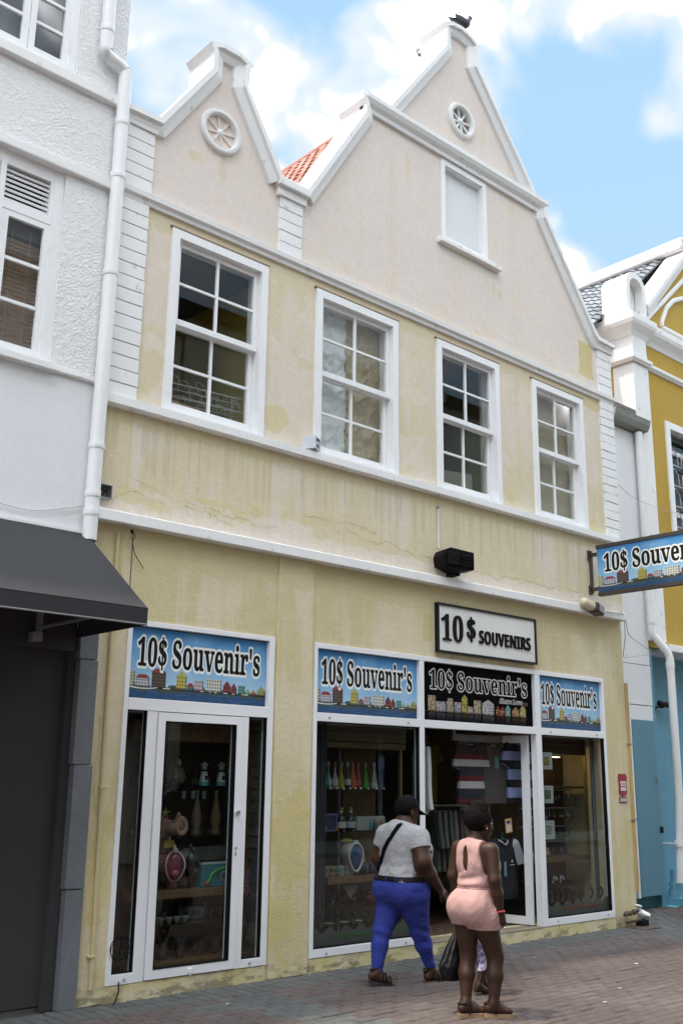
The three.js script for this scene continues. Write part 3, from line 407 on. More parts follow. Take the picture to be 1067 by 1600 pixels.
// ---------------------------------------------------------------- white building on the left
const white = thing('white_stucco_building', 'white roughcast building with casement windows beside the yellow house', 'building');
{
  const wx = -3, e = 4.05;
  mesh('upper_wall', slab(poly(rect(wx, 5.08, e, 10.6), [rect(2.0, 7.93, 3.55, 9.6), rect(1.7, 5.10, 3.55, 6.93)]), -0.4, -0.002), whiteStucco, white);
  mesh('lower_wall', slab(poly([[wx, 2.9], [4.03, 2.9], [4.03, 3.0], [e, 3.0], [e, 5.08], [wx, 5.08]]), -0.4, -0.012), whitePlaster, white);
  mesh('side_wall', [bx(e - 0.3, 3.0, -8, e - 0.01, 10.6, -0.4), bx(wx, 10.5, -8, e - 0.02, 10.7, -0.4)], whiteStucco, white);
  const hb = (name, x0, x1, prof) => mesh(name, slab(poly(prof.map(([z, y]) => [-z, y])), 0, x1 - x0).rotateY(Math.PI / 2).translate(x0, 0, 0), whitePaint, white);
  hb('sill_band', wx, 4.02, [[-0.05, 7.80], [0.05, 7.80], [0.06, 7.81], [0.06, 7.90], [-0.05, 7.925]]);
  hb('lintel_band', wx, 4.0, [[-0.05, 6.925], [0.045, 6.925], [0.05, 6.935], [0.05, 7.01], [-0.05, 7.025]]);
  hb('sill', 1.5, 3.59, [[-0.3, 5.02], [0.05, 5.02], [0.06, 5.03], [0.06, 5.085], [-0.3, 5.105]]);
  hb('moulding', 3.59, 4.0, [[-0.05, 5.03], [0.015, 5.03], [0.025, 5.045], [0.022, 5.085], [-0.05, 5.095]]);
  mesh('room', [bx(wx, 4.6, -3.4, e - 0.3, 4.7, -0.4), bx(wx, 7.1, -3.4, e - 0.3, 7.2, -0.4), bx(wx, 10.3, -3.4, e - 0.3, 10.4, -0.4), bx(wx, 4.6, -3.5, e - 0.3, 10.4, -3.4)], roomDark, white);
  // upper casement window
  const W2 = mesh('casement_window', [bx(3.47, 7.93, -0.10, 3.55, 9.6, -0.02, 0.004), bx(2.0, 7.925, -0.10, 3.47, 7.985, -0.018, 0.004)], whiteJoinery, white, 'top-floor casement window with grey panes');
  const cas = (par, x0, x1, y0, y1, z, rows, gl) => {
    const f = mesh('casement', frameGeo(x0, y0, x1, y1, 0.06, z - 0.02, z + 0.022), whiteJoinery, par), hgt = (y1 - y0 - 0.12) / rows;
    for (let r = 0; r < rows; r++) { const yb = y0 + 0.06 + r * hgt; if (r) mesh('glazing_bar', bx(x0 + 0.06, yb - 0.016, z - 0.015, x1 - 0.06, yb + 0.016, z + 0.012, 0.003), whiteJoinery, f); mesh('pane', new THREE.PlaneGeometry(x1 - x0 - 0.12, hgt).translate((x0 + x1) / 2, yb + hgt / 2, z - 0.005), gl, f); }
    mesh('hinge', [bx(x1 - 0.004, y0 + 0.2, z, x1 + 0.008, y0 + 0.27, z + 0.03), bx(x1 - 0.004, y1 - 0.3, z, x1 + 0.008, y1 - 0.23, z + 0.03)], whitePaint, f);
    return f;
  };
  cas(W2, 3.085, 3.472, 7.985, 9.5, -0.05, 5, glass); cas(W2, 2.66, 3.08, 7.985, 9.5, -0.05, 5, glass);
  mesh('curtain', bx(2.0, 7.9, -0.24, 3.6, 9.6, -0.22), mat([0.17, 0.18, 0.20], 0.9), W2);
  // lower window: louvres above a casement, a blind behind
  const W1 = mesh('louvred_window', [bx(3.46, 5.10, -0.12, 3.55, 6.93, -0.03, 0.004), bx(2.97, 5.10, -0.11, 3.02, 6.93, -0.026, 0.004), bx(1.7, 6.80, -0.12, 3.46, 6.93, -0.034, 0.004), bx(1.7, 6.38, -0.11, 3.46, 6.46, -0.028, 0.004), bx(1.7, 5.10, -0.12, 3.46, 5.13, -0.03), bx(3.43, 6.46, -0.11, 3.46, 6.80, -0.036)], whiteJoinery, white, 'first-floor window with louvres above and a brown blind behind the panes');
  for (const [x0, x1] of [[3.02, 3.43], [2.55, 2.97]]) { for (let k = 0; k < 7; k++) { mesh('louvre_slat', bx(x0, -0.012, -0.004, x1, 0.012, 0.004, 0.002).rotateX(0.2).translate(0, 6.49 + k * 0.046, -0.07), whiteJoinery, W1); } mesh('louvre_dark_sheet', bx(x0, 6.46, -0.2, x1, 6.8, -0.19), dark, W1); }  // near-black sheet stands in for the shade between the slats
  cas(W1, 3.02, 3.462, 5.13, 6.385, -0.055, 3, glass); cas(W1, 2.52, 2.968, 5.13, 6.385, -0.055, 3, glass);
  const bl = mesh('blind', [bx(2.5, 6.22, -0.20, 3.5, 6.36, -0.14)], mat([0.09, 0.08, 0.08], 0.7), W1);
  const slatM = matte([0.27, 0.175, 0.115], 0.4, 0.6); for (let k = 0; k < 27; k++) mesh('blind_slat', bx(2.5, -0.013, -0.0015, 3.5, 0.013, 0.0015).rotateX(0.3).translate(0, 5.13 + k * 0.0405, -0.16), slatM, bl);
  mesh('cord', [rod([3.17, 5.1, -0.13], [3.17, 6.3, -0.13], 0.002, 0.002, 5), rod([3.33, 5.1, -0.13], [3.33, 6.3, -0.13], 0.002, 0.002, 5)], mat([0.5, 0.42, 0.35], 0.8), bl);
  // shop opening closed by flat near-black panels, with its stone jamb
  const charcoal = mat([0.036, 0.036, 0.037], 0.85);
  const bd = mesh('black_panel', bx(wx, 0.02, -0.16, 3.985, 2.9, -0.105), charcoal, white, 'matt black panel filling the opening under the awning');
  for (let x = 3.985; x > 0.5; x -= 0.62) mesh('panel_strip', bx(x - 0.612, 0.03, -0.12, x, 2.86, -0.085, 0.006), charcoal, bd);
  mesh('panel_head', bx(wx, 2.86, -0.3, 3.99, 2.95, -0.03), charcoal, bd);
  const stone = mat(g1(1), 0.75, { map: mottle([0.145, 0.155, 0.172], 0.32, 5, 0.4), bumpMap: plasterBump, bumpScale: 0.003 });
  mesh('awning_shade_panel', [bx(wx, 2.7, -0.1, 3.99, 3.62, 0.008), bx(3.96, 0, -0.3, 4.04, 2.9, -0.03)], charcoal, white);  // dark panels added as painted shade under the awning and beside the opening
  for (const [y0, y1, x, z] of [[0, 0.862, 4.05, 0.040], [0.868, 1.80, 4.036, 0.047], [1.806, 2.636, 4.022, 0.043], [2.642, 3.2, 4.01, 0.045]]) mesh('stone_block', bx(x, y0, -0.3, x + 0.155 + (y1 < 1 ? 0.0 : 0.01), y1, z, 0.006), stone, white);
  mesh('brick_edge', bx(4.045, 3.2, -0.02, 4.09, 3.80, 0.006, 0.004), mat(g1(1), 1, { map: mottle([0.11, 0.10, 0.095], 0.6, 9) }), white);
}
// ---------------------------------------------------------------- ochre building on the right
const ochre = thing('ochre_building', 'ochre yellow gabled building with white pilaster and blue ground floor', 'building');
{
  const zf = -0.80, oc = mat(g1(1), 0.85, { map: mottle([0.46, 0.30, 0.045], 0.12, 4), bumpMap: plasterBump, bumpScale: 0.003 }), blue = mat(g1(1), 0.6, { map: mottle([0.10, 0.28, 0.39], 0.16, 4, 0.25) }), blueDoor = mat(g1(1), 0.5, { map: mottle([0.095, 0.23, 0.315], 0.07, 4) });
  mesh('front_wall', slab(poly([[13.95, 3.74], [18.4, 3.74], [18.4, 9.4], [16.4, 11.50], [14.35, 9.40], [13.95, 9.2]], [rect(14.97, 5.3, 16.3, 7.52)]), zf - 0.35, zf), oc, ochre);
  mesh('side_wall', [bx(13.96, 3.7, -9, 14.2, 8.9, zf - 0.35)], oc, ochre);
  mesh('ground_floor_wall', [bx(13.92, 0, -1.35, 14.06, 3.72, -0.83, 0.004), bx(14.06, 0, -1.6, 19, 3.72, -1.22), bx(12.2, 0, -1.5, 13.95, 2.62, -0.92)], blue, ochre);
  mesh('pillar', [bx(14.14, 0, -1.25, 14.42, 0.12, -0.62, 0.01), lathe([[0.13, 0.12], [0.13, 0.2], [0.10, 0.26], [0.12, 0.30], [0.085, 0.34], [0.08, 0.5]], 20).translate(14.28, 0, -0.80)], mat([0.16, 0.38, 0.50], 0.6), ochre);
  mesh('blue_step', bx(14.0, 0, -1.2, 15.5, 0.012, -0.7), mat([0.2, 0.5, 0.62], 0.7), ochre);
  // white filling between the houses: sheets one above the other
  for (const [y0, y1, z] of [[2.62, 2.835, -0.80], [2.842, 3.435, -0.795], [3.445, 7.16, -0.80]]) mesh('filling_panel', bx(12.1, y0, -1.4, 13.94, y1, z, 0.006), whitePlaster, ochre);
  // pilaster, its capital and bands
  mesh('pilaster', [bx(13.92, 3.83, -1.13, 14.37, 8.62, -0.74, 0.008), bx(13.90, 8.40, -1.2, 14.32, 9.1, -0.72, 0.006)], whitePaint, ochre);
  const bandGeo = (y, prof, back = 1.2) => { const g = sweep([[13.90, back], [13.90, 0.74], [14.34, 0.74], [14.34, 0.805], [18.4, 0.805]], prof); const p = g.attributes.position; for (let i = 0; i < p.count; i++) { const X = p.getX(i), Y = p.getY(i), Z = p.getZ(i); p.setXYZ(i, X, y + Z, -Y); } g.computeVertexNormals(); return g; };
  mesh('cornice', bandGeo(0, [[-0.02, 8.86], [-0.03, 8.86], [0.02, 8.86], [0.05, 8.93], [0.13, 9.04], [0.15, 9.10], [0.15, 9.20], [-0.05, 9.22]].map(([d, y]) => [d, y]), 1.42), whitePaint, ochre);
  mesh('string_course', bandGeo(0, [[-0.03, 8.40], [0.03, 8.40], [0.07, 8.45], [0.07, 8.50], [-0.03, 8.52]]), whitePaint, ochre);
  mesh('ground_cornice', bx(14.30, 3.69, -1.3, 19, 3.80, -0.66, 0.01), whitePaint, ochre);
  // scrolled foot of the gable and its coping
  const arch = new THREE.Shape(); arch.moveTo(13.78, 9.18); arch.lineTo(13.80, 9.72); arch.absarc(14.10, 9.74, 0.30, Math.PI, 0, true); arch.lineTo(14.385, 9.44); arch.lineTo(14.36, 9.18);
  const hollow = new THREE.Path(); hollow.moveTo(13.89, 9.19); hollow.lineTo(14.27, 9.19); hollow.lineTo(14.30, 9.70); hollow.absarc(14.10, 9.73, 0.20, 0, Math.PI, false); hollow.lineTo(13.89, 9.19);
  const arch2 = arch.clone(); arch2.holes.push(hollow);
  mesh('scroll', [slab(arch2, -0.86, -0.70), slab(arch, -1.18, -0.87)], whitePaint, ochre); mesh('scroll_panel', slab(poly([[13.88, 9.19], [14.15, 9.19], [13.98, 9.75], [13.92, 9.72]]), -0.868, -0.85), oc, ochre);
  mesh('gable_coping', sweep([[14.385, 9.55], [16.4, 11.68], [18.4, 9.6]], [[0, -1.12], [0, -0.68], [0.07, -0.68], [0.08, -0.72], [0.20, -0.75], [0.22, -0.8], [0.22, -0.85], [0.1, -1.12]]), whitePaint, ochre);
  const line = (pts) => sweep(pts, [[-0.04, -0.82], [-0.04, -0.77], [-0.02, -0.755], [0.02, -0.755], [0.04, -0.77], [0.04, -0.82]]);
  mesh('raised_moulding', line([[14.44, 9.30], [16.4, 11.05], [18.36, 9.30]]), whitePaint, ochre); mesh('raised_moulding', line([[14.98, 9.36], [15.02, 9.50], [15.20, 9.80], [15.45, 10.02], [15.75, 10.16], [16.4, 10.2], [17.05, 10.16], [17.35, 10.02], [17.6, 9.80], [17.78, 9.50], [17.82, 9.36]]), whitePaint, ochre); mesh('raised_moulding', line([[14.97, 9.36], [17.83, 9.38]]), whitePaint, ochre);
  // window with a scrolled grille
  const w = mesh('grille_window', [slab(poly([[14.86, 5.4], [14.99, 5.4], [14.99, 7.50], [16.2, 7.50], [16.2, 7.62], [14.86, 7.62]]), zf - 0.2, zf + 0.03)], whiteJoinery, ochre);
  mesh('inner_frame', slab(poly([[15.0, 5.4], [15.06, 5.4], [15.06, 7.38], [16.2, 7.38], [16.2, 7.46], [15.0, 7.46]]), zf - 0.2, zf - 0.12), mat([0.02, 0.06, 0.045], 0.6), w);
  mesh('pane', new THREE.PlaneGeometry(1.3, 2.2).translate(15.6, 6.4, zf - 0.18), glass, w); mesh('room', [bx(14.3, 5.0, -3.4, 17.5, 5.1, -1.16), bx(14.3, 7.7, -3.4, 17.5, 7.8, -1.16), bx(14.3, 5.1, -3.5, 17.5, 7.7, -3.4), bx(14.3, 5.1, -3.4, 14.4, 7.7, -1.16), bx(17.4, 5.1, -3.4, 17.5, 7.7, -1.16)], roomDark, w);
  const gr = []; for (let y = 5.5; y < 7.3; y += 0.36) { gr.push(rod([15.06, y, zf - 0.1], [16.2, y, zf - 0.1], 0.012, 0.012, 6)); for (let x = 15.1; x < 16; x += 0.4) gr.push(tube([[x, y + 0.04, zf - 0.1], [x + 0.02, y + 0.22, zf - 0.1], [x + 0.14, y + 0.30, zf - 0.1], [x + 0.26, y + 0.22, zf - 0.1], [x + 0.30, y + 0.03, zf - 0.1]], 0.011, 5, 16)); }
  mesh('grille', gr, mat([0.45, 0.46, 0.45], 0.5), w); mesh('inner_rail', [bx(15.06, 6.05, zf - 0.17, 16.2, 6.13, zf - 0.13), bx(15.06, 7.15, zf - 0.17, 16.2, 7.22, zf - 0.13)], whiteJoinery, w);
  // blue door of one leaf
  const d = mesh('door', bx(13.30, 0.175, -0.91, 13.90, 2.615, -0.765, 0.004), blueDoor, ochre, 'flat blue door with a white edge and small black padlock');
  mesh('door_edge', bx(13.235, 0.16, -0.93, 13.295, 2.62, -0.77, 0.006), whitePaint, d); mesh('hinge', [bx(13.225, 2.30, -0.79, 13.25, 2.38, -0.755), bx(13.225, 0.45, -0.79, 13.25, 0.53, -0.755)], whitePaint, d);
  mesh('padlock', [bx(13.875, 1.02, -0.775, 13.93, 1.11, -0.74, 0.005)], black, d); mesh('hasp', bx(13.86, 1.72, -0.775, 13.90, 1.80, -0.75), greyMetal, d);
  // grey pantiled roof behind the gable
  const xv = 13.42, yv = 8.98, xr = 16.0, yr = 11.22, ang = Math.atan2(yr - yv, xr - xv), tw = 0.24, sl = 0.185;
  const roof = mesh('roof', slab(poly([[xv + 0.02, yv - 0.05], [xv, yv], [xr, yr], [18.4, 9.0], [18.4, 8.6], [14.2, 8.8], [14.1, 9.3]]), -9, -1.36), mat([0.06, 0.06, 0.065], 0.9), ochre);
  const tile = (() => { const N = 8, l = 0.25, p = [], prof = (t) => 0.03 * Math.sin(t * Math.PI * 2); for (let i = 0; i < N; i++) { const a = i / N, b = (i + 1) / N, up = 0.035; const A = [0, prof(a) + up, a * tw], B = [0, prof(b) + up, b * tw], C = [l, prof(b), b * tw], D = [l, prof(a), a * tw], A0 = [0, A[1] - 0.02, A[2]], B0 = [0, B[1] - 0.02, B[2]]; p.push(...A, ...B, ...C, ...A, ...C, ...D, ...A0, ...B0, ...B, ...A0, ...B, ...A); } const g = new THREE.BufferGeometry(); g.setAttribute('position', new THREE.BufferAttribute(new Float32Array(p), 3)); g.computeVertexNormals(); return wuv(g); })();
  const tm = [[0.20, 0.225, 0.25], [0.25, 0.27, 0.29], [0.16, 0.18, 0.20]].map((c) => mat(g1(1), 0.7, { map: mottle(c, 0.25, 5) }));
  for (let r = 0; r < 18; r++) for (let c = 0; c < 16; c++) { const m = new THREE.Mesh(tile, tm[Math.floor(rnd() * 3)]); m.name = 'roof_tile'; const s = r * sl; m.position.set(xv + Math.cos(ang) * s, yv + Math.sin(ang) * s + 0.02, -1.14 - (c + 1) * tw); m.rotation.set(0, 0, ang); m.castShadow = m.receiveShadow = true; roof.add(m); }
  mesh('ridge', bx(-0.2, -0.12, -7, 0.2, 0.14, -0.72, 0.05).translate(xr, yr + 0.06, 0), mat(g1(1), 0.9, { map: mottle([0.60, 0.57, 0.56], 0.2, 6, 0.8) }), roof);
}
// houses across the street, behind the camera: the glass mirrors them and they close the street
for (const [x0, x1, h, c, label] of [[-8, 3.2, 11.5, [0.5, 0.36, 0.25], 'tall terracotta house across the street with shuttered windows'], [3.3, 12.3, 12, [0.50, 0.48, 0.44], 'grey-white house across the street with dark shop windows'], [12.4, 34, 12.5, [0.36, 0.42, 0.38], 'pale green house across the street with shuttered windows']]) {
  const shut = mat([0.05, 0.12, 0.09], 0.7), b = thing('street_house', label, 'building'), z = 11.6, wm = mat(g1(1), 0.9, { map: mottle(c, 0.12, 4) });
  mesh('wall', [bx(x0, 0, z, x1, h, z + 6)], wm, b); mesh('roof', slab(poly([[z - 0.25, h], [z + 6.3, h], [z + 3, h + 2.2]]), x0 - 0.05, x1 + 0.05).rotateY(-Math.PI / 2).scale(-1, 1, 1), mat([0.28, 0.1, 0.07], 0.9), b);
  for (let x = x0 + 0.8; x < x1 - 1.2; x += 2.1) for (const y of [4.3, 7.9]) { const f = mesh('window', frameGeo(x - 0.08, y - 0.08, x + 1.08, y + 2.08, 0.09, z - 0.06, z + 0.05), whiteJoinery, b); mesh('pane', bx(x, y, z - 0.02, x + 1.0, y + 2, z + 0.02), blackGloss, f); mesh('glazing_bar', [bx(x + 0.48, y, z - 0.04, x + 0.52, y + 2, z), bx(x, y + 0.98, z - 0.045, x + 1, y + 1.02, z)], whiteJoinery, f); for (const s of [x - 0.55, x + 1.1]) mesh('shutter', bx(s, y - 0.05, z - 0.05, s + 0.45, y + 2.05, z - 0.005, 0.01), shut, b); }
  for (let x = x0 + 0.3; x < x1 - 3; x += 3.1) mesh('shop_window', bx(x, 0.3, z - 0.03, x + 2.9, 2.8, z + 0.05), black, b);
  mesh('awning', bx(x0 + 0.3, 2.85, z - 1.3, x1 - 0.3, 2.95, z), matte([0.03, 0.02, 0.02]), b);
}

// ---------------------------------------------------------------- awning, pipes, signs, fittings
{
  const fabric = mat(g1(1), 0.85, { map: mottle([0.024, 0.024, 0.027], 0.22, 5) }), valM = fabric;
  const a = thing('awning', 'black fabric awning with a straight valance over the dark shop opening', 'awning', [0, 0, 0]);
  const x0 = -2.5, x1 = 4.0;
  { const g = new THREE.PlaneGeometry(1, 1, 120, 14), q = g.attributes.position; for (let i = 0; i < q.count; i++) { const u = q.getX(i) + 0.5, t = 0.5 - q.getY(i), x = mix(x0, x1, u), bay = Math.abs(Math.sin((x - x1) * Math.PI / 1.3)); q.setXYZ(i, x, 3.69 - 0.755 * t - 0.016 * bay * Math.sin(Math.PI * t) - 0.006 * (fbm2(x * 3, t * 4, 3) - 0.5), 0.02 + 1.05 * t); } g.computeVertexNormals(); mesh('canopy', g, fabric, a); }
  for (let x = x1 - 1.3; x > x0; x -= 1.3) mesh('seam', rod([x, 3.691, 0.02], [x, 2.937, 1.071], 0.005, 0.005, 6), valM, a);
  mesh('hem', rod([x0, 2.935, 1.07], [x1, 2.935, 1.07], 0.006, 0.006, 6), fabric, a);
  mesh('end_panel', slab(poly([[0, 3.66], [-1.05, 2.92], [-1.05, 2.81], [0, 2.81]]), 0, 0.012).rotateY(Math.PI / 2).translate(x1 - 0.012, 0, 0.02), valM, a);
  mesh('valance', bx(x0, 2.815, 1.055, x1, 2.93, 1.075, 0.004), valM, a);
  mesh('piping', [rod([x0, 2.813, 1.07], [x1, 2.813, 1.07], 0.008)], mat([0.22, 0.22, 0.23], 0.5), a);
  mesh('bracket', [bx(3.62, 2.76, 0.02, 3.66, 3.2, 0.06), bx(3.57, 2.74, 0.02, 3.65, 2.81, 0.10), rod([3.64, 2.85, 0.06], [3.64, 2.85, 1.04], 0.014)], greyMetal, a);
  mesh('wall_bar', bx(x0, 3.67, 0.0, x1, 3.71, 0.03, 0.004), whitePaint, a);
  mesh('head_flashing', slab(poly([[4.0, 3.45], [4.055, 3.3], [4.055, 3.69], [3.985, 3.70]]), 0.0, 0.01), greyMetal, a);
}
{
  const d = thing('drainpipe', 'long white drainpipe with an offset bend between white and cream houses', 'drainpipe');
  mesh('pipe', tube([[3.79, 10.6, 0.075], [3.79, 9.5, 0.075], [3.79, 8.36, 0.075], [3.80, 8.27, 0.075], [3.85, 8.235, 0.075], [3.95, 8.21, 0.075], [4.005, 8.17, 0.075], [4.012, 8.07, 0.075], [4.012, 6.0, 0.075], [4.005, 4.8, 0.075], [4.0, 3.62, 0.075]], 0.062, 18, 160), pvc, d);
  for (const [x, y] of [[4.012, 7.62], [4.012, 7.06], [4.01, 6.08], [4.003, 4.45], [4.001, 4.02], [4.0, 3.86], [3.79, 8.52]]) mesh('collar', lathe([[0.060, -0.03], [0.068, -0.028], [0.069, 0.028], [0.060, 0.03]], 20).translate(x, y, 0.075), pvc, d);
  for (const y of [6.08, 4.45]) mesh('strap', bx(4.06, y - 0.012, 0.0, 4.09, y + 0.012, 0.08), pvc, d);
}
{
  const d = thing('drainpipe', 'white drainpipe bending under the grey gutter box down past the blue door', 'drainpipe');
  mesh('pipe', tube([[13.89, 7.15, -0.71], [13.90, 5.5, -0.71], [13.91, 4.05, -0.71], [13.93, 3.90, -0.70], [14.05, 3.70, -0.60], [14.11, 3.58, -0.56], [14.11, 3.4, -0.56], [14.11, 1.5, -0.57], [14.04, 0.34, -0.60]], 0.058, 16, 120), pvc, d);
  for (const [x, y, z] of [[13.91, 4.12, -0.71], [14.11, 3.45, -0.56], [14.06, 0.88, -0.585]]) mesh('collar', lathe([[0.057, -0.05], [0.066, -0.048], [0.066, 0.048], [0.057, 0.05]], 18).translate(x, y, z), pvc, d);
  mesh('strap', bx(13.98, 0.87, -0.83, 14.02, 0.89, -0.6), pvc, d);
  const g = thing('gutter_box', 'weathered grey concrete gutter box wedged between the two houses', 'gutter');
  mesh('box', slab(poly([[0.80, 7.18], [0.66, 7.20], [0.62, 7.28], [0.60, 7.37], [1.3, 7.37], [1.3, 7.16]].map(([z, y]) => [z, y])), 0, 0.98).rotateY(Math.PI / 2).translate(13.12, 0, 0), mat(g1(1), 0.95, { map: mottle([0.27, 0.275, 0.255], 0.35, 7, 0.7) }), g);
  mesh('mortar', bx(13.2, 7.37, -1.3, 13.93, 7.56, -0.74, 0.03), mat(g1(1), 1, { map: mottle([0.20, 0.185, 0.17], 0.6, 8, 0.8), bumpMap: roughcast, bumpScale: 0.02 }), g);
}
{
  const yp = mat(g1(1), 0.6, { map: mottle([0.56, 0.46, 0.25], 0.12, 6, 0.3) });
  const c = thing('conduit', 'thin yellow painted conduit beside the narrow glass door', 'pipe'); mesh('pipe', tube([[4.30, 3.75, 0.02], [4.302, 2.2, 0.02], [4.315, 1.2, 0.02], [4.33, 0.12, 0.02]], 0.017, 10, 40), yp, c); for (const y of [1.62, 0.35]) mesh('clip', bx(4.285, y, 0, 4.345, y + 0.02, 0.042, 0.004), yp, c);
  const e = thing('conduit', 'rusty yellow pipe running down the right edge of the shop wall', 'pipe'); mesh('pipe', tube([[11.99, 3.0, 0.0], [11.985, 1.8, 0.0], [11.98, 0.4, 0.0]], 0.03, 10, 40), mat(g1(1), 0.7, { map: mottle([0.44, 0.30, 0.12], 0.4, 7, 0.6) }), e); mesh('clip', bx(11.94, 2.2, -0.02, 12.03, 2.22, 0.035), greyMetal, e); mesh('clip', bx(11.94, 1.25, -0.02, 12.03, 1.27, 0.035), greyMetal, e);
}
// printed shop signs
const FONT_SERIF = 'bold 200px "Times New Roman"';
function printSign(night) {
  const w = 1024, h = 440, cv = document.createElement('canvas'); cv.width = w; cv.height = h; const c = cv.getContext('2d');
  const px = (u) => u * w, py = (v) => v * h;
  if (night) { c.fillStyle = '#050507'; c.fillRect(0, 0, w, h); } else {
    const g = c.createLinearGradient(0, 0, 0, h); g.addColorStop(0, '#4488c6'); g.addColorStop(0.45, '#78b0dd'); g.addColorStop(0.8, '#abd0ea'); c.fillStyle = g; c.fillRect(0, 0, w, h);
    for (let k = 0; k < 90; k++) { const x = rr(0, w), y = rr(0.05, 0.78) * h, r = rr(20, 90); const q = c.createRadialGradient(x, y, 0, x, y, r); q.addColorStop(0, 'rgba(225,236,245,' + rr(0.03, 0.2) + ')'); q.addColorStop(1, 'rgba(225,236,245,0)'); c.fillStyle = q; c.fillRect(x - r, y - r, 2 * r, 2 * r); }
  }
  const base = 0.855;
  if (night) { c.fillStyle = '#0a0a10'; c.fillRect(0, py(base), w, h); } else { const g = c.createLinearGradient(0, py(base), 0, h); g.addColorStop(0, '#34557e'); g.addColorStop(1, '#27486f'); c.fillStyle = g; c.fillRect(0, py(base), w, h); for (let k = 0; k < 260; k++) { c.fillStyle = rnd() < 0.5 ? 'rgba(120,150,185,.35)' : 'rgba(20,40,70,.35)'; c.fillRect(rr(0, w), rr(base + 0.01, 1) * h, rr(10, 50), 2); } }
  const houses = night
    ? [[0.05, 0.115, 0.62, '#d9b98c', 'f'], [0.118, 0.20, 0.70, '#cfc9d6', 'f'], [0.205, 0.27, 0.64, '#c9b5a2', 'h'], [0.275, 0.335, 0.69, '#c5bfdd', 'f'], [0.337, 0.39, 0.58, '#cdc94a', 'g'], [0.39, 0.44, 0.74, '#d8c2b8', 'f'], [0.445, 0.51, 0.64, '#d8c4a6', 'f'], [0.52, 0.63, 0.63, '#dfe3ea', 'g'], [0.645, 0.685, 0.70, '#a05038', 'g'], [0.685, 0.73, 0.71, '#b3533a', 'g'], [0.735, 0.785, 0.68, '#8fd0c8', 'g'], [0.80, 0.87, 0.70, '#d09a5e', 'g'], [0.875, 0.935, 0.67, '#dfd27a', 'g']]
    : [[0, 0.045, 0.67, '#dcd9a8', 'f'], [0.05, 0.145, 0.70, '#d6dae6', 'r'], [0.158, 0.255, 0.62, '#6f5548', 'r'], [0.33, 0.402, 0.64, '#e0d24e', 'g'], [0.405, 0.455, 0.76, '#4f9aa8', 'r'], [0.458, 0.525, 0.72, '#d9c6d2', 'f'], [0.545, 0.66, 0.69, '#e9ead8', 'f'], [0.672, 0.728, 0.71, '#a13a31', 'g'], [0.73, 0.775, 0.73, '#9a4038', 'g'], [0.785, 0.838, 0.74, '#5fb0a8', 'f'], [0.84, 0.885, 0.78, '#9ccf7e', 'g'], [0.886, 0.928, 0.79, '#c98548', 'g'], [0.935, 1, 0.74, '#b9c06a', 'g']];
  const mute = (hex) => { const n = parseInt(hex.slice(1), 16), q = [n >> 16, (n >> 8) & 255, n & 255], m = (q[0] + q[1] + q[2]) / 3; return 'rgb(' + q.map((k) => Math.round((m + (k - m) * 0.78) * (night ? 0.9 : 0.86))).join(',') + ')'; };
  if (!night) { c.fillStyle = '#4a5648'; for (let k = 0; k < 60; k++) c.fillRect(px(rr(0.0, 1)), py(base - rr(0.02, 0.075)), rr(10, 40), py(0.08)); }
  for (const [u0, u1, v0, hexc, kind] of houses) { const v = base - (base - v0) * 1.22, colr = mute(hexc);
    c.fillStyle = colr; const t = v + (kind === 'f' ? 0 : 0.055); c.fillRect(px(u0), py(t), px(u1 - u0), py(base - t));
    if (kind === 'g') { c.beginPath(); c.moveTo(px(u0), py(t)); c.lineTo(px((u0 + u1) / 2), py(v - 0.02)); c.lineTo(px(u1), py(t)); c.fill(); }
    if (kind === 'r') { c.fillStyle = '#93423c'; c.beginPath(); c.moveTo(px(u0 - 0.004), py(t)); c.lineTo(px(u0 + (u1 - u0) * 0.25), py(v)); c.lineTo(px(u1 - (u1 - u0) * 0.25), py(v)); c.lineTo(px(u1 + 0.004), py(t)); c.fill(); }
    if (kind === 'h') { c.fillRect(px(u0 + 0.01), py(v), px(u1 - u0 - 0.02), py(0.06)); }
    const nx = Math.max(2, Math.round((u1 - u0) / 0.018)), ny = Math.max(2, Math.round((base - t) / 0.05));
    for (let a = 0; a < nx; a++) for (let b = 0; b < ny; b++) { c.fillStyle = night ? (rnd() < 0.5 ? 'rgba(255,225,160,.9)' : 'rgba(60,40,40,.8)') : 'rgba(45,45,58,.62)'; c.fillRect(px(u0 + (a + 0.28) * (u1 - u0) / nx), py(t + 0.012 + b * (base - t) / ny), px((u1 - u0) / nx * 0.42), py((base - t) / ny * 0.5)); }
    c.fillStyle = 'rgba(20,20,35,.32)'; c.fillRect(px(u1) - 9, py(t), 9, py(base - t)); c.fillStyle = 'rgba(30,25,25,.35)'; c.fillRect(px(u0), py(base - 0.035), px(u1 - u0), py(0.03)); c.fillStyle = 'rgba(255,255,250,.28)'; for (let b = 1; b < ny; b++) c.fillRect(px(u0), py(t + b * (base - t) / ny), px(u1 - u0), 1.5);
    if (night) for (let k = 0; k < 26; k++) { c.globalAlpha = 0.55 * (1 - k / 30); c.fillStyle = colr; c.fillRect(px(u0) + rr(0, 4), py(base + 0.012) + k * 2.2, px(u1 - u0) - rr(2, 8), 1.6); } c.globalAlpha = 1;
  }
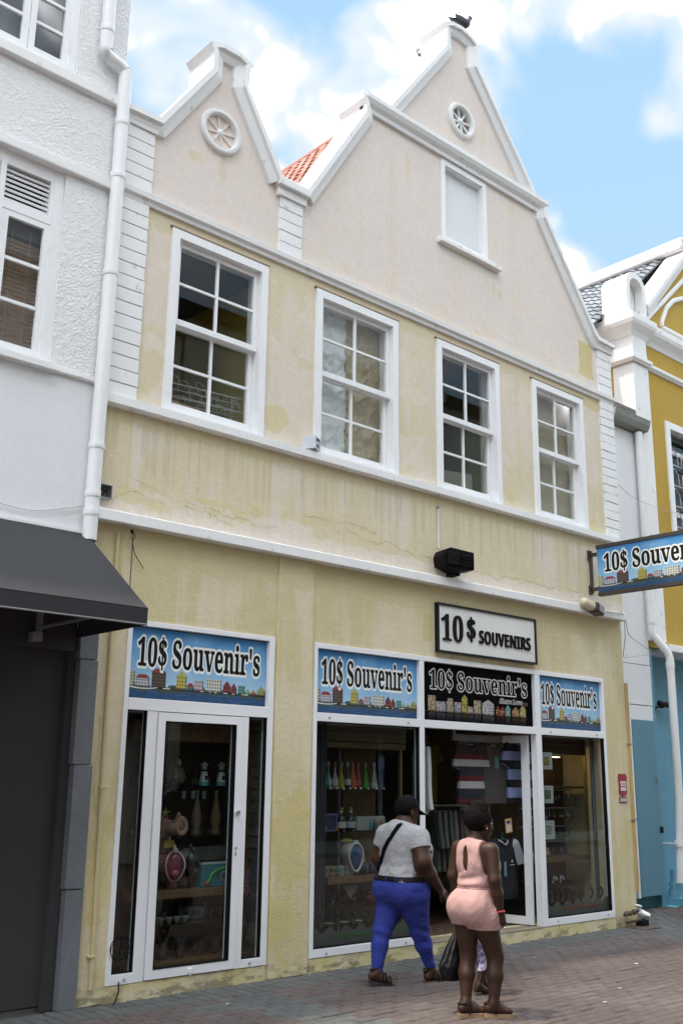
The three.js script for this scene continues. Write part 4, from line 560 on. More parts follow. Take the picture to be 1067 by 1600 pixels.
  if (!night) { c.fillStyle = '#2c2c30'; c.fillRect(0, py(base - 0.012), w, py(0.02)); c.fillStyle = '#e8e8e4'; c.beginPath(); c.moveTo(px(0.005), py(base - 0.02)); c.quadraticCurveTo(px(0.1), py(base + 0.02), px(0.2), py(base - 0.02)); c.lineTo(px(0.2), py(base - 0.008)); c.quadraticCurveTo(px(0.1), py(base + 0.035), px(0.01), py(base)); c.fill(); for (let k = 0; k < 26; k++) { c.fillStyle = rnd() < 0.5 ? '#e4e2da' : '#3a3a3c'; c.fillRect(px(rr(0.22, 0.98)), py(base - 0.016), rr(8, 34), 6); } } else { c.fillStyle = '#1b1410'; c.fillRect(0, py(base - 0.01), w, py(0.022)); for (let k = 0; k < 40; k++) { c.fillStyle = 'rgba(255,220,160,.8)'; c.fillRect(px(rr(0.02, 0.98)), py(base - rr(0.0, 0.02)), 3, 3); } }
  // lettering: narrow bold serif with a white halo
  const write = (text, u0, u1, vBase, capH) => {
    c.save(); c.font = FONT_SERIF; const m = c.measureText(text), s = capH * h / 143; c.translate(px(u0), py(vBase)); c.scale((u1 - u0) * w / m.width, s);
    c.lineJoin = 'round'; c.strokeStyle = '#f4f4f0'; c.lineWidth = night ? 22 : 32; c.strokeText(text, 0, 0); c.fillStyle = c.strokeStyle = night ? '#060607' : '#060506'; c.lineWidth = night ? 1 : 6; c.strokeText(text, 0, 0); c.fillText(text, 0, 0); c.restore();
  };
  if (night) { write("10$ Souvenir's", 0.06, 0.955, 0.44, 0.33); c.save(); c.font = 'italic 46px "Times New Roman"'; c.translate(px(0.68), py(0.60)); c.scale(0.92, 1.1); c.lineJoin = 'round'; c.strokeStyle = '#efeff0'; c.lineWidth = 7; c.strokeText('Share Love', 0, 0); c.fillStyle = '#3c2c2c'; c.fillText('Share Love', 0, 0); c.restore(); c.strokeStyle = '#b9837c'; c.lineWidth = 4; for (const o of [0, 16]) { c.beginPath(); c.arc(px(0.918) + o, py(0.575), 7, Math.PI, 0); c.arc(px(0.918) + o + 14, py(0.575), 7, Math.PI, 0); c.lineTo(px(0.918) + o + 7, py(0.62)); c.closePath(); c.stroke(); } } else write("10$ Souvenir's", 0.05, 0.955, 0.54, 0.40);
  const t = new THREE.CanvasTexture(cv); t.colorSpace = THREE.SRGBColorSpace; t.anisotropy = 8; return t;
}
const dayPrint = mat(g1(0.88), 0.5, { physical: true, specularIntensity: 0.5, map: printSign(false) }), nightPrint = mat(g1(0.62), 0.7, { physical: true, specularIntensity: 0.1, map: printSign(true) });
function signPlane(x0, y0, x1, y1, z) { return new THREE.PlaneGeometry(x1 - x0, y1 - y0).translate((x0 + x1) / 2, (y0 + y1) / 2, z); }
for (const [x0, x1, m, label] of [[4.505, 5.985, dayPrint, "blue printed 10$ Souvenir's sign above the narrow glass door"], [6.592, 8.03, dayPrint, "blue printed 10$ Souvenir's sign above the bottle window, left of the black sign"], [8.10, 10.02, nightPrint, "black printed 10$ Souvenir's sign with a night skyline above the open doorway"], [10.12, 11.415, dayPrint, "blue printed 10$ Souvenir's sign right of the black sign, above the notices"]]) {
  const s = thing('shop_sign', label, 'sign', [0, 0, 0], m === dayPrint ? "printed signs above the shop windows" : undefined), y0 = x0 < 6 ? 2.362 : 2.345, y1 = x0 < 6 ? 2.975 : 2.968;
  mesh('backing_board', bx(x0, y0, -0.06, x1, y1, -0.03), black, s); mesh('printed_face', signPlane(x0 + 0.006, y0 + 0.006, x1 - 0.006, y1 - 0.008, -0.026), m, s, undefined, true);
}
const font = await new FontLoader().loadAsync('fonts/droid/droid_serif_bold.typeface.json'), fontSans = await new FontLoader().loadAsync('fonts/droid/droid_sans_bold.typeface.json');
{
  const s = thing('name_board', 'white name board with black border and raised 10$ SOUVENIRS lettering', 'sign');
  mesh('board', bx(8.285, 3.085, 0.0, 10.03, 3.625, 0.045, 0.003), mat(g1(1), 0.6, { map: mottle([0.74, 0.74, 0.71], 0.05, 4, 0.1) }), s);
  mesh('border', frameGeo(8.28, 3.08, 10.035, 3.63, 0.024, 0.01, 0.062), blackGloss, s);
  const letters = (txt, f, size, x0, x1, yb, h) => { const g = new TextGeometry(txt, { font: f, size, depth: 0.016, curveSegments: 6, bevelEnabled: false }); g.computeBoundingBox(); const b = g.boundingBox; g.translate(-b.min.x, -b.min.y, 0); g.scale((x1 - x0) / (b.max.x - b.min.x), h / (b.max.y - b.min.y), 1); return g.translate(x0, yb, 0.046); };
  mesh('lettering', letters('10', font, 0.3, 8.35, 8.70, 3.215, 0.30), black, s); mesh('lettering', letters('$', font, 0.3, 8.77, 8.915, 3.235, 0.29), black, s); mesh('lettering', letters('SOUVENIRS', fontSans, 0.2, 8.98, 9.915, 3.235, 0.155), black, s);
}
{
  const s = thing('projecting_sign', "double-sided blue 10$ Souvenir's sign projecting from the wall on a dark bracket", 'sign'), x = 11.29, z0 = 0.15, z1 = 1.92;
  mesh('panel', bx(x - 0.02, 4.10, z0, x + 0.02, 4.69, z1), greyMetal, s);
  mesh('printed_face', new THREE.PlaneGeometry(z1 - z0, 0.585).rotateY(-Math.PI / 2).translate(x - 0.0225, 4.395, (z0 + z1) / 2), dayPrint, s, undefined, true);
  mesh('printed_face', new THREE.PlaneGeometry(z1 - z0, 0.585).rotateY(Math.PI / 2).translate(x + 0.0225, 4.395, (z0 + z1) / 2), dayPrint, s, undefined, true);
  mesh('frame_bar', bx(x - 0.035, 4.685, z0 - 0.01, x + 0.035, 4.735, z1 + 0.01, 0.004), darkMetal, s); mesh('frame_bar', bx(x - 0.035, 4.06, z0 - 0.01, x + 0.035, 4.108, z1 + 0.01, 0.004), darkMetal, s);
  mesh('bracket', [bx(x - 0.02, 4.12, 0.02, x + 0.02, 4.68, 0.055, 0.004), bx(x - 0.03, 4.56, 0, x + 0.03, 4.69, 0.03, 0.004), bx(x - 0.03, 4.10, 0, x + 0.03, 4.22, 0.03, 0.004), bx(x - 0.02, 4.60, 0.02, x + 0.02, 4.645, 0.2), bx(x - 0.02, 4.14, 0.02, x + 0.02, 4.185, 0.2)], darkMetal, s);
  mesh('bolt', rod([x, 4.735, 0.95], [x, 4.755, 0.95], 0.012), steel, s);
}
{
  const f = thing('floodlight', 'black finned floodlight mounted above the shop cornice', 'floodlight', [8.50, 4.03, 0.12], undefined, -0.25);
  f.scale.setScalar(0.86); mesh('housing', slab(poly([[-0.26, 0.0], [-0.28, 0.12], [-0.24, 0.2], [-0.16, 0.235], [0.20, 0.20], [0.20, -0.03], [-0.05, -0.075]]), -0.08, 0.16), matte([0.006, 0.006, 0.006], 0.2, 0.6), f);
  for (let k = 0; k < 5; k++) mesh('fin', bx(-0.02, 0.0 + k * 0.032, 0.16, 0.19, 0.012 + k * 0.032, 0.18, 0.002), matte([0.012, 0.012, 0.013], 0.3, 0.6), f);
  mesh('visor', bx(-0.22, 0.0, 0.16, -0.04, 0.17, 0.19, 0.01), matte([0.006, 0.006, 0.006], 0.2, 0.6), f); mesh('bracket', bx(-0.05, -0.10, -0.12, 0.05, -0.06, 0.05), black, f);
  const c = thing('cable_conduit', 'thin white conduit rising from the floodlight', 'conduit'); mesh('pipe', rod([8.36, 4.26, 0.012], [8.36, 4.74, 0.012], 0.0085), pvc, c); mesh('clip', bx(8.345, 4.72, 0, 8.375, 4.745, 0.022), greyMetal, c);
  const s = thing('small_loudspeaker', 'small pale square speaker box standing on the sill course', 'speaker', [6.43, 4.975, 0.03], undefined, 0.5);
  mesh('case', slab(poly(rect(-0.07, 0, 0.07, 0.13), [rect(-0.058, 0.012, 0.058, 0.118).reverse()]), -0.08, 0.08), mat([0.55, 0.57, 0.62], 0.5), s); mesh('back', bx(-0.065, 0.005, -0.085, 0.065, 0.125, 0.04), black, s); mesh('cone', lathe([[0, 0.01], [0.02, 0.012], [0.026, 0.0], [0.028, -0.03]], 14).rotateX(Math.PI / 2).translate(0, 0.065, 0.07), mat([0.5, 0.5, 0.5], 0.5), s);
  const m = thing('security_light', 'cream round-backed sensor light with dark lens at the cornice end', 'lamp', [11.05, 3.90, 0.15], undefined, 0.2);
  mesh('shell', rod([-0.12, 0.035, -0.02], [0.04, -0.015, 0.04], 0.06, 0.065, 18), mat([0.62, 0.56, 0.40], 0.5), m); mesh('lens_hood', bx(-0.02, -0.085, -0.03, 0.21, 0.055, 0.125, 0.035).rotateZ(-0.15), mat([0.03, 0.015, 0.01], 0.3), m); mesh('cap', ball(-0.125, 0.037, -0.02, 0.06, 0.06, 0.06), mat([0.62, 0.56, 0.40], 0.5), m);
  const j = thing('junction_box', 'open grey metal junction box beside the white drainpipe', 'box', [4.135, 4.02, 0.0]);
  mesh('box', slab(poly(rect(-0.06, 0, 0.06, 0.12), [rect(-0.053, 0.007, 0.053, 0.113).reverse()]), -0.01, 0.055), greyMetal, j); mesh('back', bx(-0.055, 0.005, -0.01, 0.055, 0.115, 0.012), mat(g1(1), 0.8, { map: mottle([0.14, 0.13, 0.12], 0.9, 20) }), j); mesh('wire', [tube([[-0.03, 0.02, 0.02], [0.0, 0.06, 0.045], [0.03, 0.03, 0.03]], 0.005, 5), tube([[0.02, 0.1, 0.02], [0.0, 0.05, 0.05], [-0.04, 0.09, 0.03]], 0.005, 5)], black, j);
  const a = thing('alarm_sign', 'red scalloped alarm sign with a small plate beneath on the yellow wall', 'sign', [11.78, 1.56, 0.0]);
  const sh = new THREE.Shape(); sh.moveTo(-0.085, 0.05); sh.quadraticCurveTo(-0.075, 0.0, 0, -0.005); sh.quadraticCurveTo(0.075, 0.0, 0.085, 0.05); sh.lineTo(0.08, 0.09); sh.lineTo(0.08, 0.17); sh.lineTo(0.095, 0.215); sh.lineTo(0.085, 0.25); for (let k = 0; k < 3; k++) { sh.lineTo(0.085 - k * 0.06 - 0.02, 0.272); sh.lineTo(0.085 - k * 0.06 - 0.05, 0.262); } sh.lineTo(-0.085, 0.25); sh.lineTo(-0.095, 0.215); sh.lineTo(-0.08, 0.17); sh.lineTo(-0.08, 0.09);
  mesh('shield', slab(sh, 0.004, 0.018), mat([0.28, 0.012, 0.02], 0.4), a);
  const textPlate = (w, h, words, bg, fg) => { const cv = document.createElement('canvas'); cv.width = 256; cv.height = Math.round(256 * h / w); const c = cv.getContext('2d'); c.fillStyle = bg; c.fillRect(0, 0, cv.width, cv.height); c.fillStyle = fg; words.forEach(([t, s, y]) => { c.font = 'bold ' + s + 'px sans-serif'; c.textAlign = 'center'; c.fillText(t, 128, y * cv.height); }); const t = new THREE.CanvasTexture(cv); t.colorSpace = THREE.SRGBColorSpace; return mat(g1(1), 0.5, { map: t }); };
  mesh('white_field', new THREE.PlaneGeometry(0.125, 0.062).translate(0, 0.148, 0.0195), textPlate(0.125, 0.062, [['ALARM', 70, 0.74]], '#d9c6c6', '#5a2a2c'), a, undefined, true);
  mesh('white_field', new THREE.PlaneGeometry(0.125, 0.042).translate(0, 0.082, 0.0195), mat([0.62, 0.58, 0.60], 0.5), a);
  mesh('small_plate', bx(-0.085, -0.085, 0.0, 0.085, -0.02, 0.014, 0.003), mat([0.16, 0.05, 0.05], 0.5), a); for (const x of [-0.055, 0.0, 0.05]) mesh('plate_mark', bx(x - 0.02, -0.074, 0.01, x + 0.018, -0.032, 0.0165), mat([0.55, 0.5, 0.5], 0.5), a);
}
// loose wires
{
  const wm = mat([0.05, 0.045, 0.04], 0.7), wl = mat([0.45, 0.45, 0.44], 0.6);
  const A = (label, paths, r, m) => { const t = thing('loose_wire', label, 'wire'); for (const p of paths) mesh('strand', tube(p, r, 5, 40), m, t); return t; };
  const a = A('black wire hanging out of a hole above the narrow shopfront', [[[4.44, 3.78, 0.02], [4.455, 3.74, 0.035], [4.445, 3.70, 0.02], [4.45, 3.66, 0.02], [4.47, 3.58, 0.03], [4.56, 3.47, 0.03]], [[4.44, 3.78, 0.02], [4.43, 3.72, 0.03], [4.445, 3.68, 0.02], [4.45, 3.3, 0.012], [4.45, 3.02, 0.012]]], 0.004, wm); mesh('hole', rod([4.44, 3.785, 0.0], [4.44, 3.785, 0.004], 0.016), black, a);
  A('thin wire crossing from the cream wall to the ochre house', [[[11.3, 5.985, 0.01], [12.1, 5.95, -0.15], [13.2, 5.93, -0.5], [14.4, 5.98, -0.72], [14.95, 6.03, -0.76]]], 0.004, wl);
  A('grey cable looping along the shop cornice end to the drainpipe', [[[10.85, 3.97, 0.06], [11.0, 3.93, 0.14], [11.3, 3.87, 0.13], [11.8, 3.90, 0.13], [12.0, 3.88, 0.05], [12.8, 3.75, -0.4], [13.85, 3.62, -0.66]], [[12.0, 3.86, 0.04], [12.05, 3.6, 0.0], [12.3, 3.4, -0.2], [13.0, 3.48, -0.5], [13.8, 3.6, -0.68]]], 0.006, wl);
  A('short wire with a tape wrap dangling from the door frame foot', [[[4.57, 0.15, 0.03], [4.56, 0.08, 0.05], [4.53, 0.03, 0.07], [4.49, -0.0, 0.10]]], 0.006, black);
  const k = thing('wire_coil', 'coil of thin black wire hanging in the left sidelight', 'wire'); mesh('coil', [new THREE.TorusGeometry(0.085, 0.004, 5, 28).translate(4.56, 0.40, 0.03), new THREE.TorusGeometry(0.09, 0.003, 5, 28).rotateX(0.2).translate(4.57, 0.395, 0.034)], black, k);
  A('thin pale cable along the white wall above the awning', [[[1.5, 3.95, 0.01], [3.0, 3.83, 0.012], [3.5, 3.80, 0.012], [3.98, 3.93, 0.012]]], 0.005, mat([0.6, 0.6, 0.6], 0.6));
  const h = thing('roof_insulator', 'white bracket with small insulators fixed behind the peak coping', 'bracket');
  mesh('arm', [rod([8.60, 11.05, -0.2], [8.57, 11.15, -0.38], 0.026), rod([8.57, 11.15, -0.38], [8.60, 11.24, -0.46], 0.026)], mat([0.42, 0.41, 0.42], 0.6), h); mesh('insulator', [ball(8.60, 11.25, -0.46, 0.035), ball(8.58, 11.17, -0.42, 0.03), ball(8.61, 11.30, -0.48, 0.02)], mat([0.14, 0.11, 0.10], 0.5), h); mesh('wire', tube([[8.60, 11.05, -0.2], [8.55, 11.10, -0.3], [8.58, 11.18, -0.34], [8.55, 11.03, -0.36]], 0.006, 5), greyMetal, h);
}
{ // valves at the foot of the wall
  const v = thing('pipe_valve', 'white capped standpipe valve with rusty pipes at the foot of the wall', 'valve', [2.85, 0, 0.02]); v.scale.set(0.76, 0.76, 0.76);
  const rust = mat(g1(1), 0.8, { map: mottle([0.09, 0.06, 0.045], 0.7, 9) });
  mesh('rusty_pipe', [rod([11.45, 0.20, 0.08], [11.82, 0.24, 0.10], 0.026), rod([11.6, 0.2, 0.0], [11.6, 0.22, 0.12], 0.035), rod([11.5, 0.08, 0.07], [11.95, 0.10, 0.12], 0.022), ball(11.7, 0.23, 0.1, 0.045)], rust, v); mesh('body', [rod([11.82, 0.24, 0.10], [11.95, 0.17, 0.13], 0.05, 0.06, 16)], whitePaint, v); mesh('cap', lathe([[0, 0.05], [0.075, 0.045], [0.08, 0.0], [0.07, -0.02], [0, -0.02]], 18).rotateZ(-0.5).translate(11.93, 0.16, 0.16), whitePaint, v); mesh('upper_cap', lathe([[0, 0.04], [0.055, 0.03], [0.06, 0.0], [0, 0]], 16).rotateZ(-0.3).translate(11.80, 0.30, 0.12), whitePaint, v); mesh('foot', bx(11.78, 0.0, 0.06, 11.98, 0.10, 0.2, 0.02), black, v); mesh('grate', bx(11.5, 0.0, 0.05, 11.95, 0.012, 0.42, 0.004), rust, v);
  const mt = thing('meter_box', 'small white meter box on the blue wall', 'box', [14.24, 2.50, -1.20]); mesh('case', bx(0, 0, 0, 0.2, 0.27, 0.14, 0.02), mat([0.42, 0.36, 0.35], 0.6), mt); mesh('lid', bx(0.01, 0.22, 0.14, 0.19, 0.26, 0.15, 0.004), whitePaint, mt);
  const cc = thing('cctv_camera', 'black bullet camera on a bent arm against the blue wall', 'camera', [14.75, 2.88, -1.18]); mesh('body', rod([-0.1, 0.06, 0.06], [0.2, 0.03, 0.14], 0.045), blackGloss, cc); mesh('arm', tube([[-0.16, -0.06, 0.0], [-0.12, 0.0, 0.04], [0.0, 0.0, 0.06], [0.04, 0.03, 0.09]], 0.015, 6), black, cc);
}
{ // pigeon on the peak
  const p = thing('pigeon', 'dark pigeon standing on the peak of the taller gable', 'bird', [8.93, 11.45, 0.04], undefined, -0.2); p.scale.setScalar(1.12);
  mesh('body', sdf((q) => smin([ell(q, 0, 0.115, 0, 0.095, 0.062, 0.058), cap(q, -0.08, 0.12, 0, -0.21, 0.105, 0, 0.035, 0.012), cap(q, 0.07, 0.14, 0, 0.105, 0.225, 0, 0.042, 0.026), ell(q, 0.11, 0.24, 0, 0.032, 0.028, 0.027), cap(q, 0.135, 0.24, 0, 0.16, 0.233, 0, 0.011, 0.004)], 0.02), [-0.24, 0.03, -0.1], [0.2, 0.3, 0.1], 0.008), mat([0.025, 0.03, 0.038], 0.5), p);
  for (const s of [-1, 1]) { mesh('wing', ball(-0.05, 0.12, s * 0.05, 0.12, 0.042, 0.018).rotateZ(-0.1), mat([0.05, 0.055, 0.065], 0.6), p); mesh('leg', [rod([0.0, 0, s * 0.025], [0.0, 0.07, s * 0.025], 0.006), rod([0, 0.004, s * 0.025], [0.045, 0.004, s * 0.03], 0.005)], mat([0.22, 0.06, 0.05], 0.7), p); mesh('eye', ball(0.125, 0.247, s * 0.024, 0.005), mat([0.4, 0.12, 0.02], 0.3), p); }
}

for (const [x, z, w] of [[9.4, 1.6, 0.03], [8.2, 2.2, 0.02], [7.6, 2.45, 0.022], [9.9, 2.3, 0.018], [8.9, 0.75, 0.02], [7.9, 1.1, 0.022], [5.2, 0.62, 0.02], [6.9, 3.0, 0.03], [8.7, 2.9, 0.03]]) { const t = thing('litter', 'tiny pale scrap of litter lying on the paving', 'litter', [x, 0.004, z], 'scraps of litter on the paving', rr(0, 3)); mesh('scrap', new THREE.PlaneGeometry(w * 1.6, w, 3, 2).rotateX(-Math.PI / 2).translate(0, 0.004, 0), mat([0.55, 0.54, 0.52], 0.9), t); }

// ---------------------------------------------------------------- behind the glass
{
  // upstairs: racks, cartons, sheeting
  const wire = mat([0.42, 0.41, 0.39], 0.5), g = thing('wire_rack', 'white wire basket rack standing behind the first upstairs window', 'rack', [4.80, 4.9, -0.62], undefined, -0.12);
  const shelf = (y) => { const a = []; for (let x = 0; x <= 1.0; x += 0.1) a.push(rod([x, y, 0], [x, y, 0.3], 0.004, 0.004, 5)); for (const z of [0, 0.15, 0.3]) a.push(rod([0, y, z], [1.0, y, z], 0.006, 0.006, 5)); for (let x = 0; x < 1.0; x += rr(0.05, 0.17)) { const h = rr(0.03, 0.11), l = rr(-0.04, 0.04), w = rr(0.05, 0.12), z = rr(0.05, 0.31); a.push(tube([[x, y, z], [x + l, y + h, z], [x + w + l, y + h * rr(0.7, 1.1), z], [x + w, y, z]], 0.0035, 5, 10)); } return a; };
  for (const y of [0.36, 0.50]) mesh('basket', shelf(y), wire, g); for (const [x, z] of [[0, 0], [1, 0], [0, 0.3], [1, 0.3]]) mesh('leg', rod([x, 0, z], [x, 0.62, z], 0.008, 0.008, 6), wire, g);
  const carton = (label, pos, w, h, d, turn, m = cardboard) => { const t = thing('carton', label, 'box', pos, undefined, turn); mesh('box', bx(-w / 2, 0, -d / 2, w / 2, h, d / 2, 0.006), m, t); mesh('tape', bx(-w / 2 - 0.002, h * 0.3, -0.03, w / 2 + 0.002, h + 0.002, 0.03), mat([0.40, 0.33, 0.22], 0.5), t); return t; };
  carton('tan carton under the wire rack in the first upstairs window', [5.05, 4.78, -0.36], 0.4, 0.42, 0.22, 0.1); carton('brown carton leaning at the left of the third upstairs window', [8.72, 4.78, -0.55], 0.42, 0.78, 0.3, 0.5, mat([0.22, 0.15, 0.12], 0.9)); carton('grey-brown carton at the right of the third upstairs window', [9.18, 4.78, -0.5], 0.4, 0.62, 0.3, -0.3, mat([0.26, 0.23, 0.19], 0.9)); carton('dark speaker-like box behind the wire rack upstairs', [5.62, 4.78, -0.5], 0.3, 0.36, 0.25, 0, mat([0.12, 0.10, 0.08], 0.8));
  const lf = thing('lamp_fitting', 'white metal lamp fitting hanging inside the third upstairs window', 'lamp', [9.0, 6.5, -0.9], undefined, 0.6); mesh('tray', slab(poly([[-0.05, 0.0], [0.05, 0], [0.09, -0.07], [-0.09, -0.07]]), -0.35, 0.35), wire, lf); mesh('tube', rod([0, -0.05, -0.32], [0, -0.05, 0.32], 0.014), mat([0.8, 0.82, 0.82], 0.3), lf); mesh('chain', rod([0, 0, 0], [0, 0.46, 0], 0.006), greyMetal, lf);
  const sheet = (label, x0, x1, y0, y1, z, m, s, amp = 0.035) => { const p = new THREE.PlaneGeometry(x1 - x0, y1 - y0, 50, 80), a = p.attributes.position; for (let i = 0; i < a.count; i++) { const x = a.getX(i) + x0, y = a.getY(i); const n = fbm2(x * 4 + s + y * 2.6, y * 7 - x * 3.5, 3), r = 1 - Math.abs(2 * fbm2(x * 5 - y * 4 + s, y * 6 + x * 3, 4) - 1); a.setZ(i, amp * 0.6 * (n - 0.5) + amp * 0.7 * r * r * r); } p.translate((x0 + x1) / 2, (y0 + y1) / 2, z); p.computeVertexNormals(); const t = thing('window_sheet', label, 'sheet'); mesh('sheet', p, m, t); };
  const film = new THREE.MeshPhysicalMaterial({ color: col([0.66, 0.67, 0.68]), roughness: 0.35 }), tan = mat([0.42, 0.35, 0.24], 0.6), kraft = mat(g1(1), 0.75, { map: mottle([0.38, 0.33, 0.235], 0.15, 5) });
  sheet('crumpled whitish plastic sheet behind the left panes of the second upstairs window', 6.50, 7.10, 4.98, 6.78, -0.21, film, 3); sheet('crumpled tan sheet behind the right panes of the second upstairs window', 7.10, 7.72, 4.98, 6.78, -0.22, tan, 11, 0.05); sheet('tan wrapping paper covering the inside of the fourth upstairs window', 10.2, 11.32, 4.98, 6.78, -0.2, kraft, 23, 0.02);
}
const item = (name, label, cat, pos, group, turn) => thing(name, label, cat, pos, group, turn);
{
  // cabinet behind the narrow door
  const c = thing('display_cabinet', 'dark wooden display cabinet behind the narrow glass door', 'cabinet');
  mesh('back_panel', bx(4.72, 0.12, -0.66, 5.98, 2.5, -0.63), darkWood, c); mesh('top_board', bx(4.72, 2.03, -0.62, 5.98, 2.20, -0.22, 0.004), wood, c); mesh('base_board', bx(4.72, 0.14, -0.62, 5.98, 0.215, -0.16, 0.004), wood, c); mesh('shelf', bx(4.72, 0.715, -0.62, 5.98, 0.78, -0.16, 0.004), wood, c); mesh('post', bx(5.985, 0.14, -0.30, 6.025, 2.2, -0.24), wood, c);
  for (const y of [1.648, 1.213, 0.505]) mesh('glass_shelf', bx(4.74, y - 0.008, -0.60, 5.97, y, -0.18), shelfGlass, c);
  mesh('side_panel', bx(4.46, 0.13, -0.30, 4.74, 2.3, -0.27), darkWood, c);
  const sw = thing('slat_wall', 'grey slatted display wall seen through the right sidelight', 'wall panel'); for (let y = 0.15; y < 2.25; y += 0.105) mesh('slat', bx(6.012, y, -0.95, 6.028, y + 0.095, -0.10, 0.003), mat([0.16, 0.15, 0.135], 0.7), sw);
  const lh = item('lighthouse_ornament', 'small white and teal lighthouse ornament, left one of the pair on the top glass shelf', 'ornament', [5.52, 1.648, -0.3], 'lighthouse pair on the glass shelf');
  mesh('tower', lathe([[0, 0], [0.045, 0], [0.043, 0.02], [0.03, 0.125], [0, 0.125]], 14), mat([0.5, 0.56, 0.56], 0.5), lh); mesh('band', lathe([[0.046, 0.0], [0.047, 0.03], [0.044, 0.032]], 14), mat([0.08, 0.28, 0.32], 0.5), lh); mesh('gallery', lathe([[0, 0.125], [0.042, 0.125], [0.042, 0.138], [0, 0.138]], 14), black, lh); mesh('lantern', lathe([[0, 0.138], [0.024, 0.138], [0.024, 0.175], [0, 0.175]], 12), mat([0.42, 0.42, 0.40], 0.4), lh); mesh('roof', lathe([[0.04, 0.175], [0.03, 0.19], [0, 0.212]], 14), mat([0.35, 0.37, 0.37], 0.5), lh); mesh('window', bx(-0.012, 0.05, 0.03, 0.012, 0.085, 0.042), black, lh);
  copy(lh, 'small white and teal lighthouse ornament, right one of the pair on the top glass shelf', [5.71, 1.648, -0.3]);
  const fig = item('figurine', 'dark seated figurine with pale head on the top glass shelf', 'ornament', [5.25, 1.648, -0.3]); mesh('figure', sdf((q) => smin([ell(q, 0, 0.06, 0, 0.055, 0.06, 0.04), ell(q, 0, 0.13, 0, 0.035, 0.04, 0.03), cap(q, -0.03, 0.13, 0, -0.055, 0.06, 0.02, 0.014, 0.01), cap(q, 0.03, 0.13, 0, 0.055, 0.06, 0.02, 0.014, 0.01)], 0.02), [-0.08, -0.01, -0.06], [0.08, 0.18, 0.06], 0.007), mat([0.10, 0.08, 0.045], 0.5), fig); mesh('head', ball(-0.005, 0.195, 0, 0.022, 0.03, 0.024), mat([0.35, 0.33, 0.33], 0.5), fig); mesh('wreath', new THREE.TorusGeometry(0.1, 0.007, 5, 24).translate(0.02, 0.17, -0.06), mat([0.06, 0.05, 0.03], 0.7), fig);
  for (const [x, n] of [[5.31, 'left'], [5.41, 'middle'], [5.53, 'right']]) { const t = item('shot_glass', n + ' one of three small glasses under the lighthouse shelf', 'glass', [x, 1.53, -0.3], 'small glasses in the dark cabinet'); mesh('cup', lathe([[0, 0], [0.018, 0], [0.024, 0.07], [0.021, 0.07], [0.016, 0.006], [0, 0.006]], 12), mat([0.20, 0.22, 0.23], 0.2), t); mesh('stand', bx(-0.02, -0.006, -0.02, 0.02, 0, 0.02), shelfGlass, t); }
  const shellM = mat([0.40, 0.24, 0.17], 0.45), sh = item('conch_shell', 'pinkish conch shell with its round mouth facing the street', 'shell', [5.26, 1.213, -0.28]); mesh('mouth', lathe([[0.03, 0.0], [0.055, 0.015], [0.068, 0.0], [0.05, -0.03], [0.02, -0.04], [0, -0.03]], 22).rotateX(Math.PI / 2).scale(1, 1.25, 1).translate(0, 0.09, 0.05), shellM, sh); mesh('body', sdf((q) => smin([ell(q, -0.04, 0.07, 0, 0.09, 0.06, 0.06), cap(q, 0, 0.10, 0, 0.01, 0.19, -0.02, 0.05, 0.02)], 0.03), [-0.16, -0.01, -0.1], [0.1, 0.24, 0.1], 0.009), mat([0.22, 0.15, 0.11], 0.6), sh);
  for (const [x, n, m] of [[5.47, 'dark slender carved vase with a pale foot', [0.13, 0.10, 0.07]], [5.68, 'tall brown carved vase right of the slender one', [0.15, 0.09, 0.045]], [5.86, 'blackish carved vase at the cabinet right end', [0.06, 0.05, 0.045]]]) { const t = item('carved_vase', n, 'vase', [x, 1.213, -0.32]); mesh('vase', lathe([[0, 0], [0.04, 0], [0.045, 0.03], [0.03, 0.06], [0.05, 0.14], [0.035, 0.23], [0.014, 0.33], [0.018, 0.38], [0, 0.38]], 18), mat(m, 0.5), t); mesh('rim', lathe([[0.012, 0.37], [0.022, 0.385], [0.012, 0.39]], 14), mat([0.2, 0.16, 0.1], 0.5), t); }
  const st = item('starfish_stick', 'yellowish dried starfish on a stick at the cabinet left', 'ornament', [5.13, 1.213, -0.3]); mesh('arms', [0, 1, 2, 3, 4].map((k) => rod([0, 0.2, 0], [Math.sin(k * 1.257) * 0.05, 0.2 + Math.cos(k * 1.257) * 0.05, 0.0], 0.012, 0.004, 6)), mat([0.30, 0.25, 0.10], 0.8), st); mesh('stick', rod([0, 0, 0], [0, 0.18, 0], 0.005), darkWood, st);
  // mannequin heads in full-face diving masks
  const head = (label, pos, turn, skin, rim, lens) => {
    const t = item('diving_mask_head', label, 'mannequin head', pos, 'display heads in full-face diving masks', turn);
    mesh('head', sdf((q) => smin([ell(q, 0, 0.20, -0.01, 0.075, 0.105, 0.09), ell(q, 0, 0.13, 0.02, 0.055, 0.06, 0.06), cap(q, 0, 0.0, -0.03, 0, 0.12, -0.02, 0.055, 0.045), cap(q, 0, 0.19, 0.07, 0, 0.155, 0.095, 0.012, 0.016)], 0.03), [-0.1, -0.02, -0.13], [0.1, 0.33, 0.13], 0.009), mat(skin, 0.5), t);
    const o = []; for (let k = 0; k <= 30; k++) { const a = k / 30 * Math.PI * 2; o.push([Math.cos(a) * 0.085 * (1 - 0.22 * Math.max(0, -Math.sin(a))), 0.17 + Math.sin(a) * 0.125, 0.075 + 0.02 * Math.cos(a * 2)]); }
